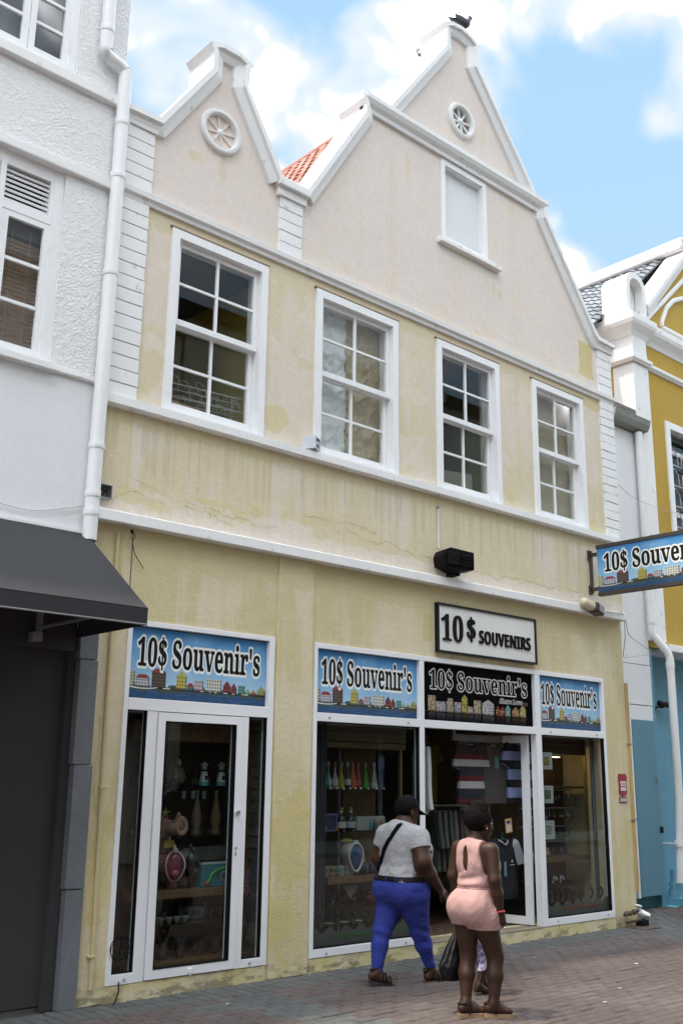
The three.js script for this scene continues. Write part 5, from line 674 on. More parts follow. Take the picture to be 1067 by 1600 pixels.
    mesh('mask_rim', tube(o, 0.009, 6, 60), mat(rim, 0.35), t); mesh('lens', ball(0, 0.172, 0.055, 0.078, 0.115, 0.065, 20, 14), new THREE.MeshPhysicalMaterial({ color: col(lens), roughness: 0.05, transmission: 0.6, thickness: 0 }), t); mesh('valve', [bx(-0.022, 0.285, 0.055, 0.022, 0.32, 0.085, 0.006), rod([0, 0.30, 0.06], [0, 0.34, 0.02], 0.016)], mat(rim, 0.4), t); mesh('nose_cup', lathe([[0.034, 0], [0.028, 0.03], [0, 0.035]], 14).rotateX(Math.PI / 2).translate(0, 0.115, 0.09), mat(lens, 0.4), t); mesh('strap', [tube([[-0.08, 0.2, 0.05], [-0.085, 0.2, -0.05], [0, 0.21, -0.11], [0.085, 0.2, -0.05], [0.08, 0.2, 0.05]], 0.008, 5)], black, t);
    return t;
  };
  head('display head wearing a pink full-face diving mask in the narrow door cabinet', [5.22, 0.80, -0.28], -0.35, [0.30, 0.16, 0.15], [0.55, 0.45, 0.46], [0.45, 0.10, 0.17]);
  head('display head wearing a black full-face diving mask beside the pink one', [5.41, 0.80, -0.34], 0.25, [0.24, 0.15, 0.11], [0.012, 0.012, 0.013], [0.03, 0.03, 0.03]);
  const box = item('snorkel_set', 'blue-green boxed snorkel set beside the diving masks', 'box', [5.68, 0.782, -0.28]); mesh('box', bx(-0.19, 0, -0.05, 0.19, 0.19, 0.05, 0.004), mat(g1(1), 0.4, { map: mottle([0.03, 0.19, 0.25], 0.7, 4) }), box); mesh('lid_edge', bx(-0.19, 0.188, -0.05, 0.19, 0.202, 0.052, 0.003), mat([0.45, 0.55, 0.58], 0.4), box); mesh('snorkel', tube([[-0.12, 0.04, 0.058], [-0.08, 0.11, 0.058], [0.02, 0.15, 0.058], [0.17, 0.155, 0.058]], 0.012, 6), mat([0.06, 0.42, 0.08], 0.4), box); mesh('goggle', new THREE.TorusGeometry(0.038, 0.006, 6, 20).translate(0.05, 0.085, 0.06), mat([0.30, 0.42, 0.22], 0.4), box); mesh('mouthpiece', ball(-0.13, 0.03, 0.055, 0.025, 0.02, 0.015), mat([0.45, 0.06, 0.03], 0.5), box);
  const yc = item('yellow_card', 'small yellow card at the left end of the second glass shelf', 'card', [5.15, 1.155, -0.25]); mesh('card', bx(-0.05, -0.03, 0, 0.05, 0.03, 0.006), mat([0.38, 0.27, 0.03], 0.6), yc); mesh('clip', bx(-0.01, 0.025, -0.004, 0.01, 0.06, 0.01), steel, yc);
  for (let k = 0; k < 4; k++) { const t = item('small_bowl', ['first', 'second', 'third', 'fourth'][k] + ' from the left of four painted bowls in the narrow cabinet', 'bowl', [5.10 + k * 0.085, 0.507, -0.25], 'painted bowls on the lower shelf'); mesh('bowl', lathe([[0, 0], [0.02, 0], [0.035, 0.035], [0.038, 0.05], [0.034, 0.05], [0.02, 0.01], [0, 0.008]], 16), mat([0.26, 0.22, 0.19], 0.3), t); mesh('rim', lathe([[0.034, 0.042], [0.04, 0.05], [0.034, 0.052]], 16), mat([0.25, 0.42, 0.45], 0.3), t); }
  const wb = item('white_box', 'plain whitish box on the lower glass shelf', 'box', [5.55, 0.507, -0.42]); mesh('box', bx(-0.09, 0, -0.05, 0.09, 0.10, 0.05, 0.004), mat([0.28, 0.28, 0.28], 0.5), wb); mesh('label', bx(-0.04, 0.03, 0.05, 0.04, 0.07, 0.052), mat([0.12, 0.12, 0.14], 0.5), wb);
  for (const [x, s, n] of [[5.18, 1.1, 'largest dark tangled carving on the bottom board'], [5.36, 0.7, 'middle dark carving on the bottom board'], [5.56, 0.55, 'small brownish carving on the bottom board'], [5.72, 0.6, 'round-topped carving at the right of the bottom board']]) { const t = item('wood_carving', n, 'ornament', [x, 0.217, -0.32]); mesh('carving', sdf((q) => smin([cap(q, 0, 0.02, 0, 0.03 * s, 0.14 * s, 0, 0.04 * s, 0.02), cap(q, 0, 0.06, 0, -0.06 * s, 0.2 * s, 0.02, 0.02, 0.012), cap(q, 0.02, 0.1 * s, 0, 0.08 * s, 0.22 * s, -0.01, 0.018, 0.01), ell(q, 0, 0.2 * s, 0, 0.035 * s, 0.03 * s, 0.03 * s)], 0.02), [-0.12, -0.02, -0.08], [0.13, 0.28, 0.08], 0.01), mat([0.055, 0.04, 0.03], 0.5), t); mesh('foot', lathe([[0, 0], [0.05 * s, 0], [0.05 * s, 0.015], [0, 0.015]], 12), darkWood, t); }
}
{
  // cabinet in the middle window
  const c = thing('display_cabinet', 'wooden display cabinet with liquor bottles in the middle window', 'cabinet');
  mesh('back_panel', bx(7.0, 0.12, -0.78, 8.12, 2.6, -0.75), darkWood, c); mesh('wood_panel', bx(7.62, 0.8, -0.745, 8.1, 2.04, -0.735), wood, c); mesh('top_board', bx(7.0, 2.03, -0.74, 8.14, 2.09, -0.30, 0.004), wood, c); mesh('fascia', bx(6.95, 2.10, -0.34, 8.14, 2.7, -0.30), mat([0.13, 0.11, 0.065], 0.8), c); mesh('shelf', bx(7.02, 0.715, -0.74, 8.10, 0.78, -0.28, 0.004), wood, c); mesh('post', bx(8.085, 0.8, -0.36, 8.11, 2.03, -0.33), mat([0.48, 0.38, 0.18], 0.35, { metalness: 0.6 }), c); mesh('post', bx(7.50, 0.15, -0.70, 7.53, 2.03, -0.67), greyMetal, c);
  for (const y of [1.622, 1.212, 0.50]) mesh('glass_shelf', bx(7.02, y - 0.008, -0.72, 8.09, y, -0.30), shelfGlass, c);
  const cu = (label, x0, x1, z) => { const t = thing('curtain', label, 'curtain'), p = []; for (let k = 0; k <= 40; k++) { const x = mix(x0, x1, k / 40); p.push([x, -(z + 0.018 * Math.sin(k * 0.9))]); } const b = p.slice().reverse().map(([x, y]) => [x, y + 0.008]); mesh('cloth', slab(poly([...p, ...b]), 0, 2.15).rotateX(-Math.PI / 2).translate(0, 0.13, 0), mat([0.085, 0.087, 0.105], 0.9), t); mesh('rail', rod([x0, 2.29, z], [x1, 2.29, z], 0.01), greyMetal, t); };
  cu('grey vertical curtain strip at the left of the middle window', 6.70, 6.97, -0.26); cu('dark grey curtain at the right end of the right window', 11.40, 11.68, -0.2);
  const prof = { slim: [[0, 0], [0.034, 0], [0.036, 0.02], [0.036, 0.11], [0.030, 0.14], [0.013, 0.18], [0.0125, 0.25], [0.016, 0.252], [0.016, 0.27], [0, 0.27]], bulb: [[0, 0], [0.03, 0], [0.036, 0.03], [0.034, 0.09], [0.02, 0.14], [0.011, 0.17], [0.011, 0.255], [0.015, 0.257], [0.014, 0.27], [0, 0.27]], cone: [[0, 0], [0.042, 0], [0.042, 0.02], [0.02, 0.16], [0.011, 0.2], [0.011, 0.25], [0.014, 0.26], [0, 0.27]], tall: [[0, 0], [0.034, 0], [0.034, 0.2], [0.03, 0.23], [0.012, 0.27], [0.012, 0.33], [0.015, 0.345], [0, 0.35]], squat: [[0, 0], [0.05, 0], [0.052, 0.02], [0.05, 0.09], [0.03, 0.13], [0.014, 0.15], [0.014, 0.2], [0.018, 0.205], [0.016, 0.225], [0, 0.225]] };
  const bottle = (label, x, y, kind, c1, c2, capc, group, z = -0.38) => {
    const t = item('liquor_bottle', label, 'bottle', [x, y, z], group); const P = prof[kind];
    mesh('bottle', lathe(P, 18), mat(c1, 0.12), t); const r0 = P[3][0] + 0.001, y0 = P[2][1] + 0.01, y1 = y0 + (kind === 'tall' ? 0.12 : 0.06);
    if (c2) mesh('label', lathe([[Math.max(P[2][0], P[3][0]) + 0.0015, y0], [Math.max(P[2][0], P[3][0]) + 0.0015 - (kind === 'cone' ? 0.014 : 0), y1]], 18), mat(c2, 0.6), t);
    const top = P[P.length - 1][1]; mesh('cap', lathe([[0.0165, top - 0.05], [0.017, top - 0.002], [0, top + 0.002]], 14), mat(capc, 0.4), t); mesh('price_tag', bx(-0.012, 0.0, 0.045, 0.012, 0.016, 0.049), mat([0.7, 0.7, 0.7], 0.6), t);
  };
  const G1 = 'liquor bottles on the upper glass shelf';
  bottle('teal blue bottle, far left in the upper row of liquor bottles', 7.093, 1.622, 'bulb', [0.10, 0.30, 0.30], [0.25, 0.42, 0.42], [0.3, 0.32, 0.3], G1); bottle('bottle with cream and red label in the upper row of liquor bottles', 7.184, 1.622, 'bulb', [0.38, 0.30, 0.26], [0.5, 0.47, 0.44], [0.28, 0.08, 0.08], G1); bottle('yellow bottle in the upper row of liquor bottles', 7.27, 1.622, 'bulb', [0.40, 0.33, 0.03], [0.32, 0.28, 0.05], [0.3, 0.27, 0.15], G1); bottle('black bottle with white label in the upper row of liquor bottles', 7.36, 1.622, 'bulb', [0.05, 0.06, 0.06], [0.42, 0.44, 0.42], [0.35, 0.35, 0.33], G1);
  bottle('orange bottle in the upper row of liquor bottles', 7.433, 1.622, 'slim', [0.48, 0.12, 0.02], [0.40, 0.12, 0.05], [0.32, 0.12, 0.08], G1); bottle('dark red bottle in the upper row of liquor bottles', 7.506, 1.622, 'slim', [0.28, 0.035, 0.03], [0.34, 0.08, 0.07], [0.2, 0.08, 0.07], G1); bottle('green cone-shaped bottle in the upper row of liquor bottles', 7.615, 1.622, 'cone', [0.07, 0.26, 0.04], [0.06, 0.22, 0.04], [0.25, 0.3, 0.08], G1); bottle('silvery green bottle in the upper row of liquor bottles', 7.737, 1.622, 'cone', [0.36, 0.42, 0.37], [0.45, 0.48, 0.44], [0.4, 0.42, 0.4], G1); bottle('tall dark blue bottle at the right end of the upper row', 7.841, 1.622, 'tall', [0.03, 0.05, 0.16], [0.10, 0.12, 0.28], [0.04, 0.04, 0.08], G1);
  bottle('dark squat bottle with round white label, left one on the second shelf', 7.28, 1.212, 'squat', [0.02, 0.018, 0.015], [0.42, 0.42, 0.38], [0.42, 0.36, 0.2], 'dark bottles on the second shelf'); bottle('dark squat bottle with round white label, right one on the second shelf', 7.41, 1.212, 'squat', [0.02, 0.02, 0.025], [0.34, 0.38, 0.42], [0.42, 0.36, 0.2], 'dark bottles on the second shelf');
  const fr = item('photo_frame', 'small blue picture frame with red corners on the second shelf', 'picture frame', [7.13, 1.213, -0.38]); mesh('frame', frameGeo(-0.09, 0, 0.09, 0.17, 0.02, -0.01, 0.01), mat([0.10, 0.11, 0.28], 0.5), fr); mesh('picture', bx(-0.07, 0.02, -0.006, 0.07, 0.15, 0.0), mat([0.04, 0.05, 0.12], 0.4), fr); mesh('ornament', [ball(-0.08, 0.02, 0.012, 0.03, 0.025, 0.01), ball(0.08, 0.02, 0.012, 0.03, 0.025, 0.01)], mat([0.28, 0.10, 0.05], 0.5), fr);
  const gs = item('gift_set', 'white carton of miniature bottles on the second shelf', 'box', [7.70, 1.213, -0.38]); mesh('carton', bx(-0.2, 0, -0.04, 0.2, 0.135, 0.0, 0.003), mat([0.34, 0.36, 0.34], 0.6), gs); for (let k = 0; k < 5; k++) mesh('miniature', lathe([[0, 0], [0.016, 0], [0.018, 0.05], [0.006, 0.075], [0.007, 0.1], [0, 0.1]], 10).translate(-0.02 + k * 0.05, 0.01, 0.02), mat([[0.1, 0.3, 0.3], [0.06, 0.1, 0.2], [0.3, 0.2, 0.05], [0.3, 0.06, 0.04], [0.1, 0.3, 0.1]][k], 0.15), gs);
  const t = item('diving_mask_head', 'display head wearing a white and blue full-face diving mask in the middle window', 'mannequin head', [7.38, 0.79, -0.36], 'display heads in full-face diving masks', -0.1);
  mesh('head', sdf((q) => smin([ell(q, -0.01, 0.21, -0.02, 0.085, 0.11, 0.10), cap(q, 0, 0.0, -0.03, 0, 0.12, -0.02, 0.06, 0.05)], 0.03), [-0.12, -0.02, -0.15], [0.12, 0.35, 0.12], 0.009), mat([0.30, 0.27, 0.24], 0.5), t); { const o = []; for (let k = 0; k <= 30; k++) { const a = k / 30 * Math.PI * 2; o.push([0.02 + Math.cos(a) * 0.09 * (1 - 0.3 * Math.max(0, -Math.sin(a))), 0.17 + Math.sin(a) * 0.135, 0.085]); } mesh('mask_rim', tube(o, 0.012, 6, 60), mat([0.5, 0.52, 0.55], 0.35), t); } mesh('lens', ball(0.02, 0.172, 0.06, 0.08, 0.12, 0.05, 20, 14), new THREE.MeshPhysicalMaterial({ color: col([0.08, 0.16, 0.36]), roughness: 0.05, transmission: 0.5, thickness: 0 }), t); mesh('valve', bx(-0.01, 0.29, 0.06, 0.05, 0.335, 0.09, 0.008), mat([0.4, 0.45, 0.5], 0.4), t); mesh('cap', ball(-0.03, 0.32, -0.03, 0.075, 0.03, 0.07), mat([0.3, 0.25, 0.06], 0.7), t);
  for (const [x, c1, c2, n] of [[7.05, [0.32, 0.31, 0.28], [0.2, 0.18, 0.15], 'cream mug at the far left of the wooden shelf'], [7.14, [0.34, 0.28, 0.21], [0.13, 0.09, 0.06], 'brown patterned mug on the wooden shelf'], [7.26, [0.36, 0.38, 0.36], [0.10, 0.28, 0.25], 'white and teal mug on the wooden shelf']]) { const m = item('souvenir_mug', n, 'mug', [x, 0.782, -0.36]); mesh('cup', lathe([[0, 0], [0.04, 0], [0.042, 0.1], [0.038, 0.1], [0.036, 0.006], [0, 0.006]], 18), mat(c1, 0.3), m); mesh('band', lathe([[0.0425, 0.045], [0.0435, 0.08]], 18), mat(c2, 0.3), m); mesh('handle', new THREE.TorusGeometry(0.025, 0.006, 6, 14).translate(0.055, 0.05, 0), mat(c1, 0.3), m); }
  for (const [x, n] of [[7.60, 'left dark blue tin jar beside the mask head'], [7.73, 'right dark blue tin jar beside the mask head']]) { const m = item('tin_jar', n, 'jar', [x, 0.782, -0.38], 'dark blue tin jars'); mesh('jar', lathe([[0, 0], [0.05, 0], [0.05, 0.09], [0, 0.09]], 18), mat([0.03, 0.05, 0.09], 0.3), m); mesh('lid', lathe([[0.052, 0.09], [0.052, 0.105], [0, 0.11]], 18), mat([0.08, 0.1, 0.13], 0.3), m); mesh('knob', ball(0.0, 0.125, 0, 0.018), mat([0.30, 0.30, 0.26], 0.3), m); }
  const rb = item('red_purse', 'dark red purse on the low shelf of the middle window', 'purse', [7.72, 0.502, -0.4]); mesh('body', ball(0, 0.05, 0, 0.08, 0.05, 0.04), mat([0.20, 0.025, 0.03], 0.5), rb); mesh('clasp', rod([-0.04, 0.1, 0], [0.04, 0.1, 0], 0.006), steel, rb);
  const fl = item('pennant', 'grey triangular cloth pennant under the wooden shelf', 'pennant', [7.36, 0.70, -0.32]); mesh('cloth', slab(poly([[-0.11, 0], [0.11, 0], [0.0, -0.14]]), 0, 0.006), mat([0.15, 0.145, 0.14], 0.9), fl); mesh('cord', rod([-0.12, 0.0, 0.003], [0.12, 0.0, 0.003], 0.004), dark, fl);
  for (const [x, n] of [[7.1, 'left'], [7.3, 'middle'], [7.48, 'right']]) { const m = item('shell_dish', n + ' pale dish at the foot of the middle window', 'dish', [x, 0.33, -0.35], 'pale dishes at the foot of the middle window'); mesh('dish', lathe([[0, 0], [0.03, 0], [0.06, 0.022], [0.056, 0.024], [0.028, 0.006], [0, 0.006]], 16), mat([0.32, 0.31, 0.28], 0.4), m); mesh('stand', lathe([[0.025, -0.09], [0.02, 0.0]], 12), darkWood, m); }
}
{
  // right window: notices on the glass, cabinet with hanging trinkets
  const note = (label, y0, y1, c2) => { const t = thing('paper_notice', label, 'notice', [10.252, (y0 + y1) / 2, -0.036], 'paper notices taped to the right window'); mesh('sheet', bx(-0.122, -(y1 - y0) / 2, -0.002, 0.122, (y1 - y0) / 2, 0.001), mat([0.50, 0.54, 0.53], 0.8), t); mesh('picture', bx(-0.05, -0.055, 0.001, 0.07, 0.05, 0.0022), mat(g1(1), 0.7, { map: mottle(c2, 1.2, 9) }), t); mesh('text_line', [bx(-0.07, 0.072, 0.001, 0.08, 0.075, 0.002), bx(-0.06, -0.075, 0.001, 0.05, -0.072, 0.002), bx(-0.09, -0.088, 0.001, 0.09, -0.086, 0.002)], mat([0.2, 0.22, 0.22], 0.8), t); };
  note('uppermost of the three paper notices taped to the right window', 1.863, 2.06, [0.25, 0.20, 0.07]); note('middle one of the three paper notices taped to the right window', 1.474, 1.675, [0.14, 0.15, 0.10]); note('lowest of the three paper notices taped to the right window', 1.068, 1.277, [0.26, 0.28, 0.2]);
  const c = thing('display_cabinet', 'wooden display cabinet with brass post and hanging trinkets in the right window', 'cabinet');
  mesh('back_panel', bx(10.1, 0.12, -0.86, 11.66, 2.6, -0.83), darkWood, c); mesh('fascia', bx(10.1, 2.06, -0.45, 11.62, 2.7, -0.42), mat([0.09, 0.065, 0.035], 0.8), c); mesh('shelf', bx(10.1, 0.765, -0.8, 11.60, 0.825, -0.40, 0.004), wood, c); mesh('upper_shelf', bx(10.1, 1.64, -0.8, 11.60, 1.665, -0.45, 0.003), darkWood, c); mesh('post', bx(11.575, 0.82, -0.44, 11.615, 2.06, -0.40), mat([0.62, 0.50, 0.20], 0.3, { metalness: 0.7 }), c); mesh('low_panel', bx(10.1, 0.12, -0.7, 11.6, 0.5, -0.68), dark, c);
  const lamp = thing('strip_lamp', 'small lit strip lamp under the fascia in the right window', 'lamp', [11.10, 2.035, -0.52]); mesh('housing', bx(-0.1, 0.0, -0.02, 0.1, 0.02, 0.02), greyMetal, lamp); mesh('tube', bx(-0.085, -0.012, -0.012, 0.085, 0.0, 0.012, 0.003), mat([0.8, 0.78, 0.7], 0.4, { emissive: col([1, 0.86, 0.6]), emissiveIntensity: 1.6 }), lamp); const pl = new THREE.PointLight(0xffd9a0, 0.10, 3); pl.position.set(0, -0.03, 0); pl.castShadow = true; lamp.add(pl);
  const rack = thing('trinket_rack', 'rack of hanging silver and dark trinkets behind the right window notices', 'rack', [0, 0, 0]); for (const y of [1.62, 1.40, 1.18]) mesh('rail', rod([10.3, y, -0.5], [11.4, y, -0.5], 0.008), greyMetal, rack);
  const tm = [[0.42, 0.43, 0.44], [0.10, 0.09, 0.09], [0.25, 0.20, 0.12], [0.30, 0.31, 0.36], [0.05, 0.05, 0.06]].map((q, k) => mat(q, 0.3, { metalness: k % 2 ? 0.1 : 0.7 }));
  for (const y of [1.62, 1.40, 1.18]) for (let x = 10.36; x < 11.36; x += 0.052) mesh('trinket', [rod([x, y, -0.49], [x, y - 0.07, -0.485], 0.003, 0.003, 4), ball(x + rr(-0.008, 0.008), y - rr(0.08, 0.12), -0.48, rr(0.012, 0.022), rr(0.015, 0.035), 0.008, 7, 5)], tm[Math.floor(rnd() * 5)], rack);
  for (const [x, s, cc, n] of [[10.75, 1, [0.35, 0.24, 0.18], 'pinkish shell ornament on the right window shelf'], [10.45, 0.7, [0.4, 0.39, 0.36], 'pale shell ornament at the left of the right window shelf'], [11.2, 0.7, [0.12, 0.05, 0.05], 'dark red small vase on the right window shelf']]) { const t = item('shell_ornament', n, 'ornament', [x, 0.826, -0.45]); mesh('body', sdf((q) => smin([ell(q, 0, 0.035 * s, 0, 0.05 * s, 0.035 * s, 0.035 * s), cap(q, 0, 0.04 * s, 0, 0.03 * s, 0.1 * s, 0, 0.025 * s, 0.01 * s)], 0.02), [-0.08, -0.01, -0.06], [0.08, 0.13, 0.06], 0.008), mat(cc, 0.4), t); mesh('tip', ball(0.03 * s, 0.1 * s, 0, 0.008), mat([0.4, 0.36, 0.3], 0.4), t); }
  for (const [x, n] of [[10.72, 'left'], [10.95, 'middle'], [11.1, 'right']]) { const t = item('silver_letter_ornament', n + ' one of the silver ornaments low in the right window', 'ornament', [x, 0.51, -0.5], 'silver ornaments low in the right window'); mesh('figure', tube([[-0.03, 0, 0], [0.0, 0.08, 0], [0.03, 0.03, 0.01], [0.05, 0.06, 0]], 0.012, 6), mat([0.5, 0.5, 0.5], 0.35, { metalness: 0.6 }), t); mesh('foot', bx(-0.06, -0.02, -0.02, 0.06, 0, 0.02), dark, t); }
  const arm = thing('wooden_stool', 'brown wooden stool low behind the right window glass', 'stool', [11.25, 0.12, -0.5]); mesh('seat', bx(-0.15, 0.3, -0.12, 0.15, 0.34, 0.12, 0.006), darkWood, arm); for (const [a, b] of [[-1, -1], [1, -1], [-1, 1], [1, 1]]) mesh('leg', rod([a * 0.13, 0, b * 0.1], [a * 0.11, 0.3, b * 0.08], 0.014), darkWood, arm);
}
// shirts hanging in the doorway
{
  const stripes = (bands, h) => { const t = dataTex(4, 256, (u, v) => { for (const [e, c] of bands) if (v <= e) return S3(c); return S3(bands[bands.length - 1][1]); }, true); t.repeat.set(1, 1 / h); return mat(g1(1), 0.9, { map: t }); };
  const shirt = (name, label, cat, pos, o, m, group, turn = 0) => {
    const { w = 0.42, h = 0.62, sl = 0.2, sa = 0.9, sd = 0, sleeveM } = o, t = thing(name, label, cat, pos, group, turn);
    const bx2 = (x, y, cx, cy, hw, hh, a = 0) => { const c = Math.cos(a), s = Math.sin(a), X = (x - cx) * c + (y - cy) * s, Y = -(x - cx) * s + (y - cy) * c, qx = Math.abs(X) - hw, qy = Math.abs(Y) - hh; return Math.hypot(Math.max(qx, 0), Math.max(qy, 0)) + Math.min(Math.max(qx, qy), 0); };
    const f2 = (x, y) => { let d = bx2(x, y, 0, h * 0.46, w / 2 - 0.03 + 0.02 * (1 - y / h), h * 0.46 - 0.02) - 0.02; for (const s of [-1, 1]) { const ex = s * (w / 2 + Math.sin(sa) * sl * 0.42), ey = h * 0.90 - Math.cos(sa) * sl * 0.5; d = Math.min(d, bx2(x, y, ex - s * 0.02, ey, 0.075, sl * 0.5 + 0.05, s * sa) - 0.01); } d = Math.min(d, bx2(x, y, 0, h * 0.93, w * 0.30, h * 0.055) - 0.015); return Math.max(d, -(Math.hypot(x / 0.075, (y - h * 1.0) / 0.07) - 1) * 0.07); };
    const f = (q) => { const fold = 0.02 * (fbm2(q[0] * 9 + sd, q[1] * 1.6 + sd, 2) - 0.5) * 2, d2 = f2(q[0], q[1]), th = 0.022 + 0.02 * clamp(-d2 / 0.1); const d = Math.max(d2, Math.abs(q[2] + fold) - th); return d * 0.8; };
    mesh('cloth', sdf(f, [-w / 2 - sl - 0.08, -0.04, -0.09], [w / 2 + sl + 0.08, h + 0.06, 0.09], 0.0125), m, t);
    mesh('collar', tube([[-0.085, h * 0.985, 0], [-0.05, h * 0.945, 0.035], [0, h * 0.90, 0.045], [0.05, h * 0.945, 0.035], [0.085, h * 0.985, 0]], 0.012, 6), o.collar || m, t); mesh('hanger', [tube([[-0.16, h * 0.93, 0], [0, h * 1.0, 0], [0.16, h * 0.93, 0]], 0.008, 6), tube([[0, h, 0], [0, h + 0.05, 0], [0.02, h + 0.075, 0], [0.035, h + 0.055, 0]], 0.004, 5)], o.hanger || mat([0.3, 0.3, 0.3], 0.4), t);
    return t;
  };
  const navy = [0.006, 0.007, 0.012], K = 'shirts hanging on the rail in the open doorway';
  shirt('striped_shirt', 'polo shirt striped in white, navy and dark red on the doorway rail', 'shirt', [9.29, 1.47, -0.38], { h: 0.66, sd: 1, sl: 0.16, sa: 0.3, collar: mat([0.06, 0.03, 0.03], 0.9) }, stripes([[0.08, [0.09, 0.012, 0.015]], [0.25, [0.015, 0.018, 0.03]], [0.37, [0.40, 0.39, 0.40]], [0.46, [0.10, 0.012, 0.016]], [0.62, [0.018, 0.022, 0.035]], [0.74, [0.38, 0.38, 0.39]], [0.83, [0.09, 0.012, 0.015]], [1, [0.03, 0.014, 0.018]]], 0.66), K);
  const gs = shirt('grey_shirt', 'plain dark grey T-shirt with teal tag between the striped shirts', 'shirt', [9.72, 1.46, -0.40], { h: 0.67, sd: 5, sl: 0.18, sa: 0.35 }, mat([0.075, 0.068, 0.066], 0.95), K); mesh('tag', bx(-0.04, 0.40, 0.05, 0.03, 0.54, 0.054), mat([0.06, 0.20, 0.22], 0.6), gs);
  const bs = shirt('blue_striped_shirt', 'pale blue and black striped shirt at the right of the doorway rail', 'shirt', [10.14, 1.46, -0.34], { h: 0.70, w: 0.44, sd: 9, sl: 0.16, sa: 0.4 }, stripes([[0.10, navy], [0.27, [0.27, 0.31, 0.56]], [0.40, navy], [0.57, [0.27, 0.31, 0.55]], [0.72, navy], [0.87, [0.25, 0.29, 0.53]], [1, navy]], 0.70), K); mesh('chest_print', bx(0.03, 0.47, 0.045, 0.15, 0.50, 0.05), mat([0.35, 0.36, 0.4], 0.7), bs);
  const pm = mat([0.008, 0.009, 0.014], 0.95), np = shirt('navy_polo', 'navy polo shirt with white sleeve hanging low in the doorway', 'shirt', [9.80, 0.40, -0.36], { h: 0.67, w: 0.44, sd: 13, sl: 0.2, sa: 0.3, collar: mat([0.25, 0.25, 0.27], 0.9), hanger: mat([0.02, 0.10, 0.07], 0.5) }, pm); mesh('white_sleeve', cap3([0.20, 0.60, 0.01], [0.29, 0.40, 0.01], 0.065, 0.072), mat([0.45, 0.46, 0.52], 0.9), np); mesh('chest_emblem', [ball(0.1, 0.42, 0.055, 0.02, 0.016, 0.004), bx(0.06, 0.375, 0.05, 0.14, 0.385, 0.056)], mat([0.3, 0.32, 0.36], 0.7), np); mesh('placket_tag', bx(-0.045, 0.26, 0.05, -0.005, 0.42, 0.055), mat([0.12, 0.22, 0.24], 0.6), np);
  const cd = thing('price_card', 'white price card with orange border on the navy polo hanger', 'card', [9.84, 1.145, -0.29], undefined, 0); mesh('card', bx(-0.055, 0, 0, 0.055, 0.15, 0.004).rotateZ(0.12), mat([0.55, 0.50, 0.42], 0.7), cd); mesh('border', frameGeo(-0.06, -0.005, 0.06, 0.155, 0.012, 0.001, 0.006).rotateZ(0.12), mat([0.55, 0.26, 0.05], 0.6), cd); mesh('logo', slab(poly([[-0.04, 0.13], [0.035, 0.13], [0.03, 0.105], [0.0, 0.09], [-0.035, 0.105]]), 0.004, 0.007).rotateZ(0.12), mat([0.03, 0.05, 0.10], 0.6), cd);
  shirt('white_sweater', 'white long-sleeved top hanging edge-on at the left of the doorway', 'shirt', [8.40, 1.36, -0.32], { h: 0.72, w: 0.3, sd: 17, sl: 0.55, sa: 0.12 }, mat([0.42, 0.43, 0.46], 0.9), undefined, 1.15);
  shirt('yellow_dress', 'dull yellow dress hanging deep in the dark shop', 'dress', [9.1, 1.30, -0.9], { h: 0.85, w: 0.3, sd: 19, sl: 0.1, sa: 0.5 }, mat([0.13, 0.115, 0.012], 0.9));
  [[0.045, 0.06, 0.05], [0.06, 0.055, 0.05], [0.03, 0.05, 0.045], [0.08, 0.07, 0.055], [0.03, 0.03, 0.032], [0.05, 0.04, 0.035]].forEach((c, k) => shirt('jacket', ['first', 'second', 'third', 'fourth', 'fifth', 'sixth'][k] + ' from the left of the dark jackets on the inner clothes rack', 'jacket', [9.0 + k * 0.085, 0.72, -0.75], { h: 0.66, w: 0.4, sd: 30 + k * 3, sl: 0.3, sa: 0.2 }, mat(c, 0.95), 'dark jackets on the inner clothes rack', 1.2));
  const rail = thing('shirt_rail', 'pale shirt rail across the top of the open doorway', 'rail'); mesh('bar', bx(9.02, 2.165, -0.44, 10.35, 2.245, -0.40, 0.006), mat([0.22, 0.22, 0.22], 0.5), rail); mesh('bracket', bx(9.02, 2.20, -0.42, 9.06, 3.2, -0.40), greyMetal, rail);
  const r2 = thing('clothes_rack', 'chrome clothes rack holding dark jackets inside the shop', 'rack', [9.22, 0.12, -0.75]); mesh('bar', rod([-0.35, 1.32, 0], [0.4, 1.32, 0], 0.012), steel, r2); for (const x of [-0.33, 0.38]) mesh('leg', rod([x, 0, 0], [x, 1.32, 0], 0.013), steel, r2); for (const x of [-0.33, 0.38]) mesh('foot', rod([x, 0.01, -0.25], [x, 0.01, 0.25], 0.012), steel, r2);
  const ys = thing('yellow_sign_card', 'plain yellow card hanging inside the doorway above the pink-clad person', 'card', [9.66, 1.33, -0.5]); mesh('card', bx(-0.09, 0, 0, 0.09, 0.12, 0.005), mat([0.42, 0.27, 0.03], 0.7), ys); mesh('string', rod([0, 0.12, 0.002], [0, 0.3, 0.002], 0.002), dark, ys);
}
function cap3(a, b, ra, rb) { const A = V3(...a), B = V3(...b); return mergeGeometries([clean(rod(a, b, ra, rb, 16)), clean(ball(a[0], a[1], a[2], ra)), clean(ball(b[0], b[1], b[2], rb, rb * 0.25, rb))]); }

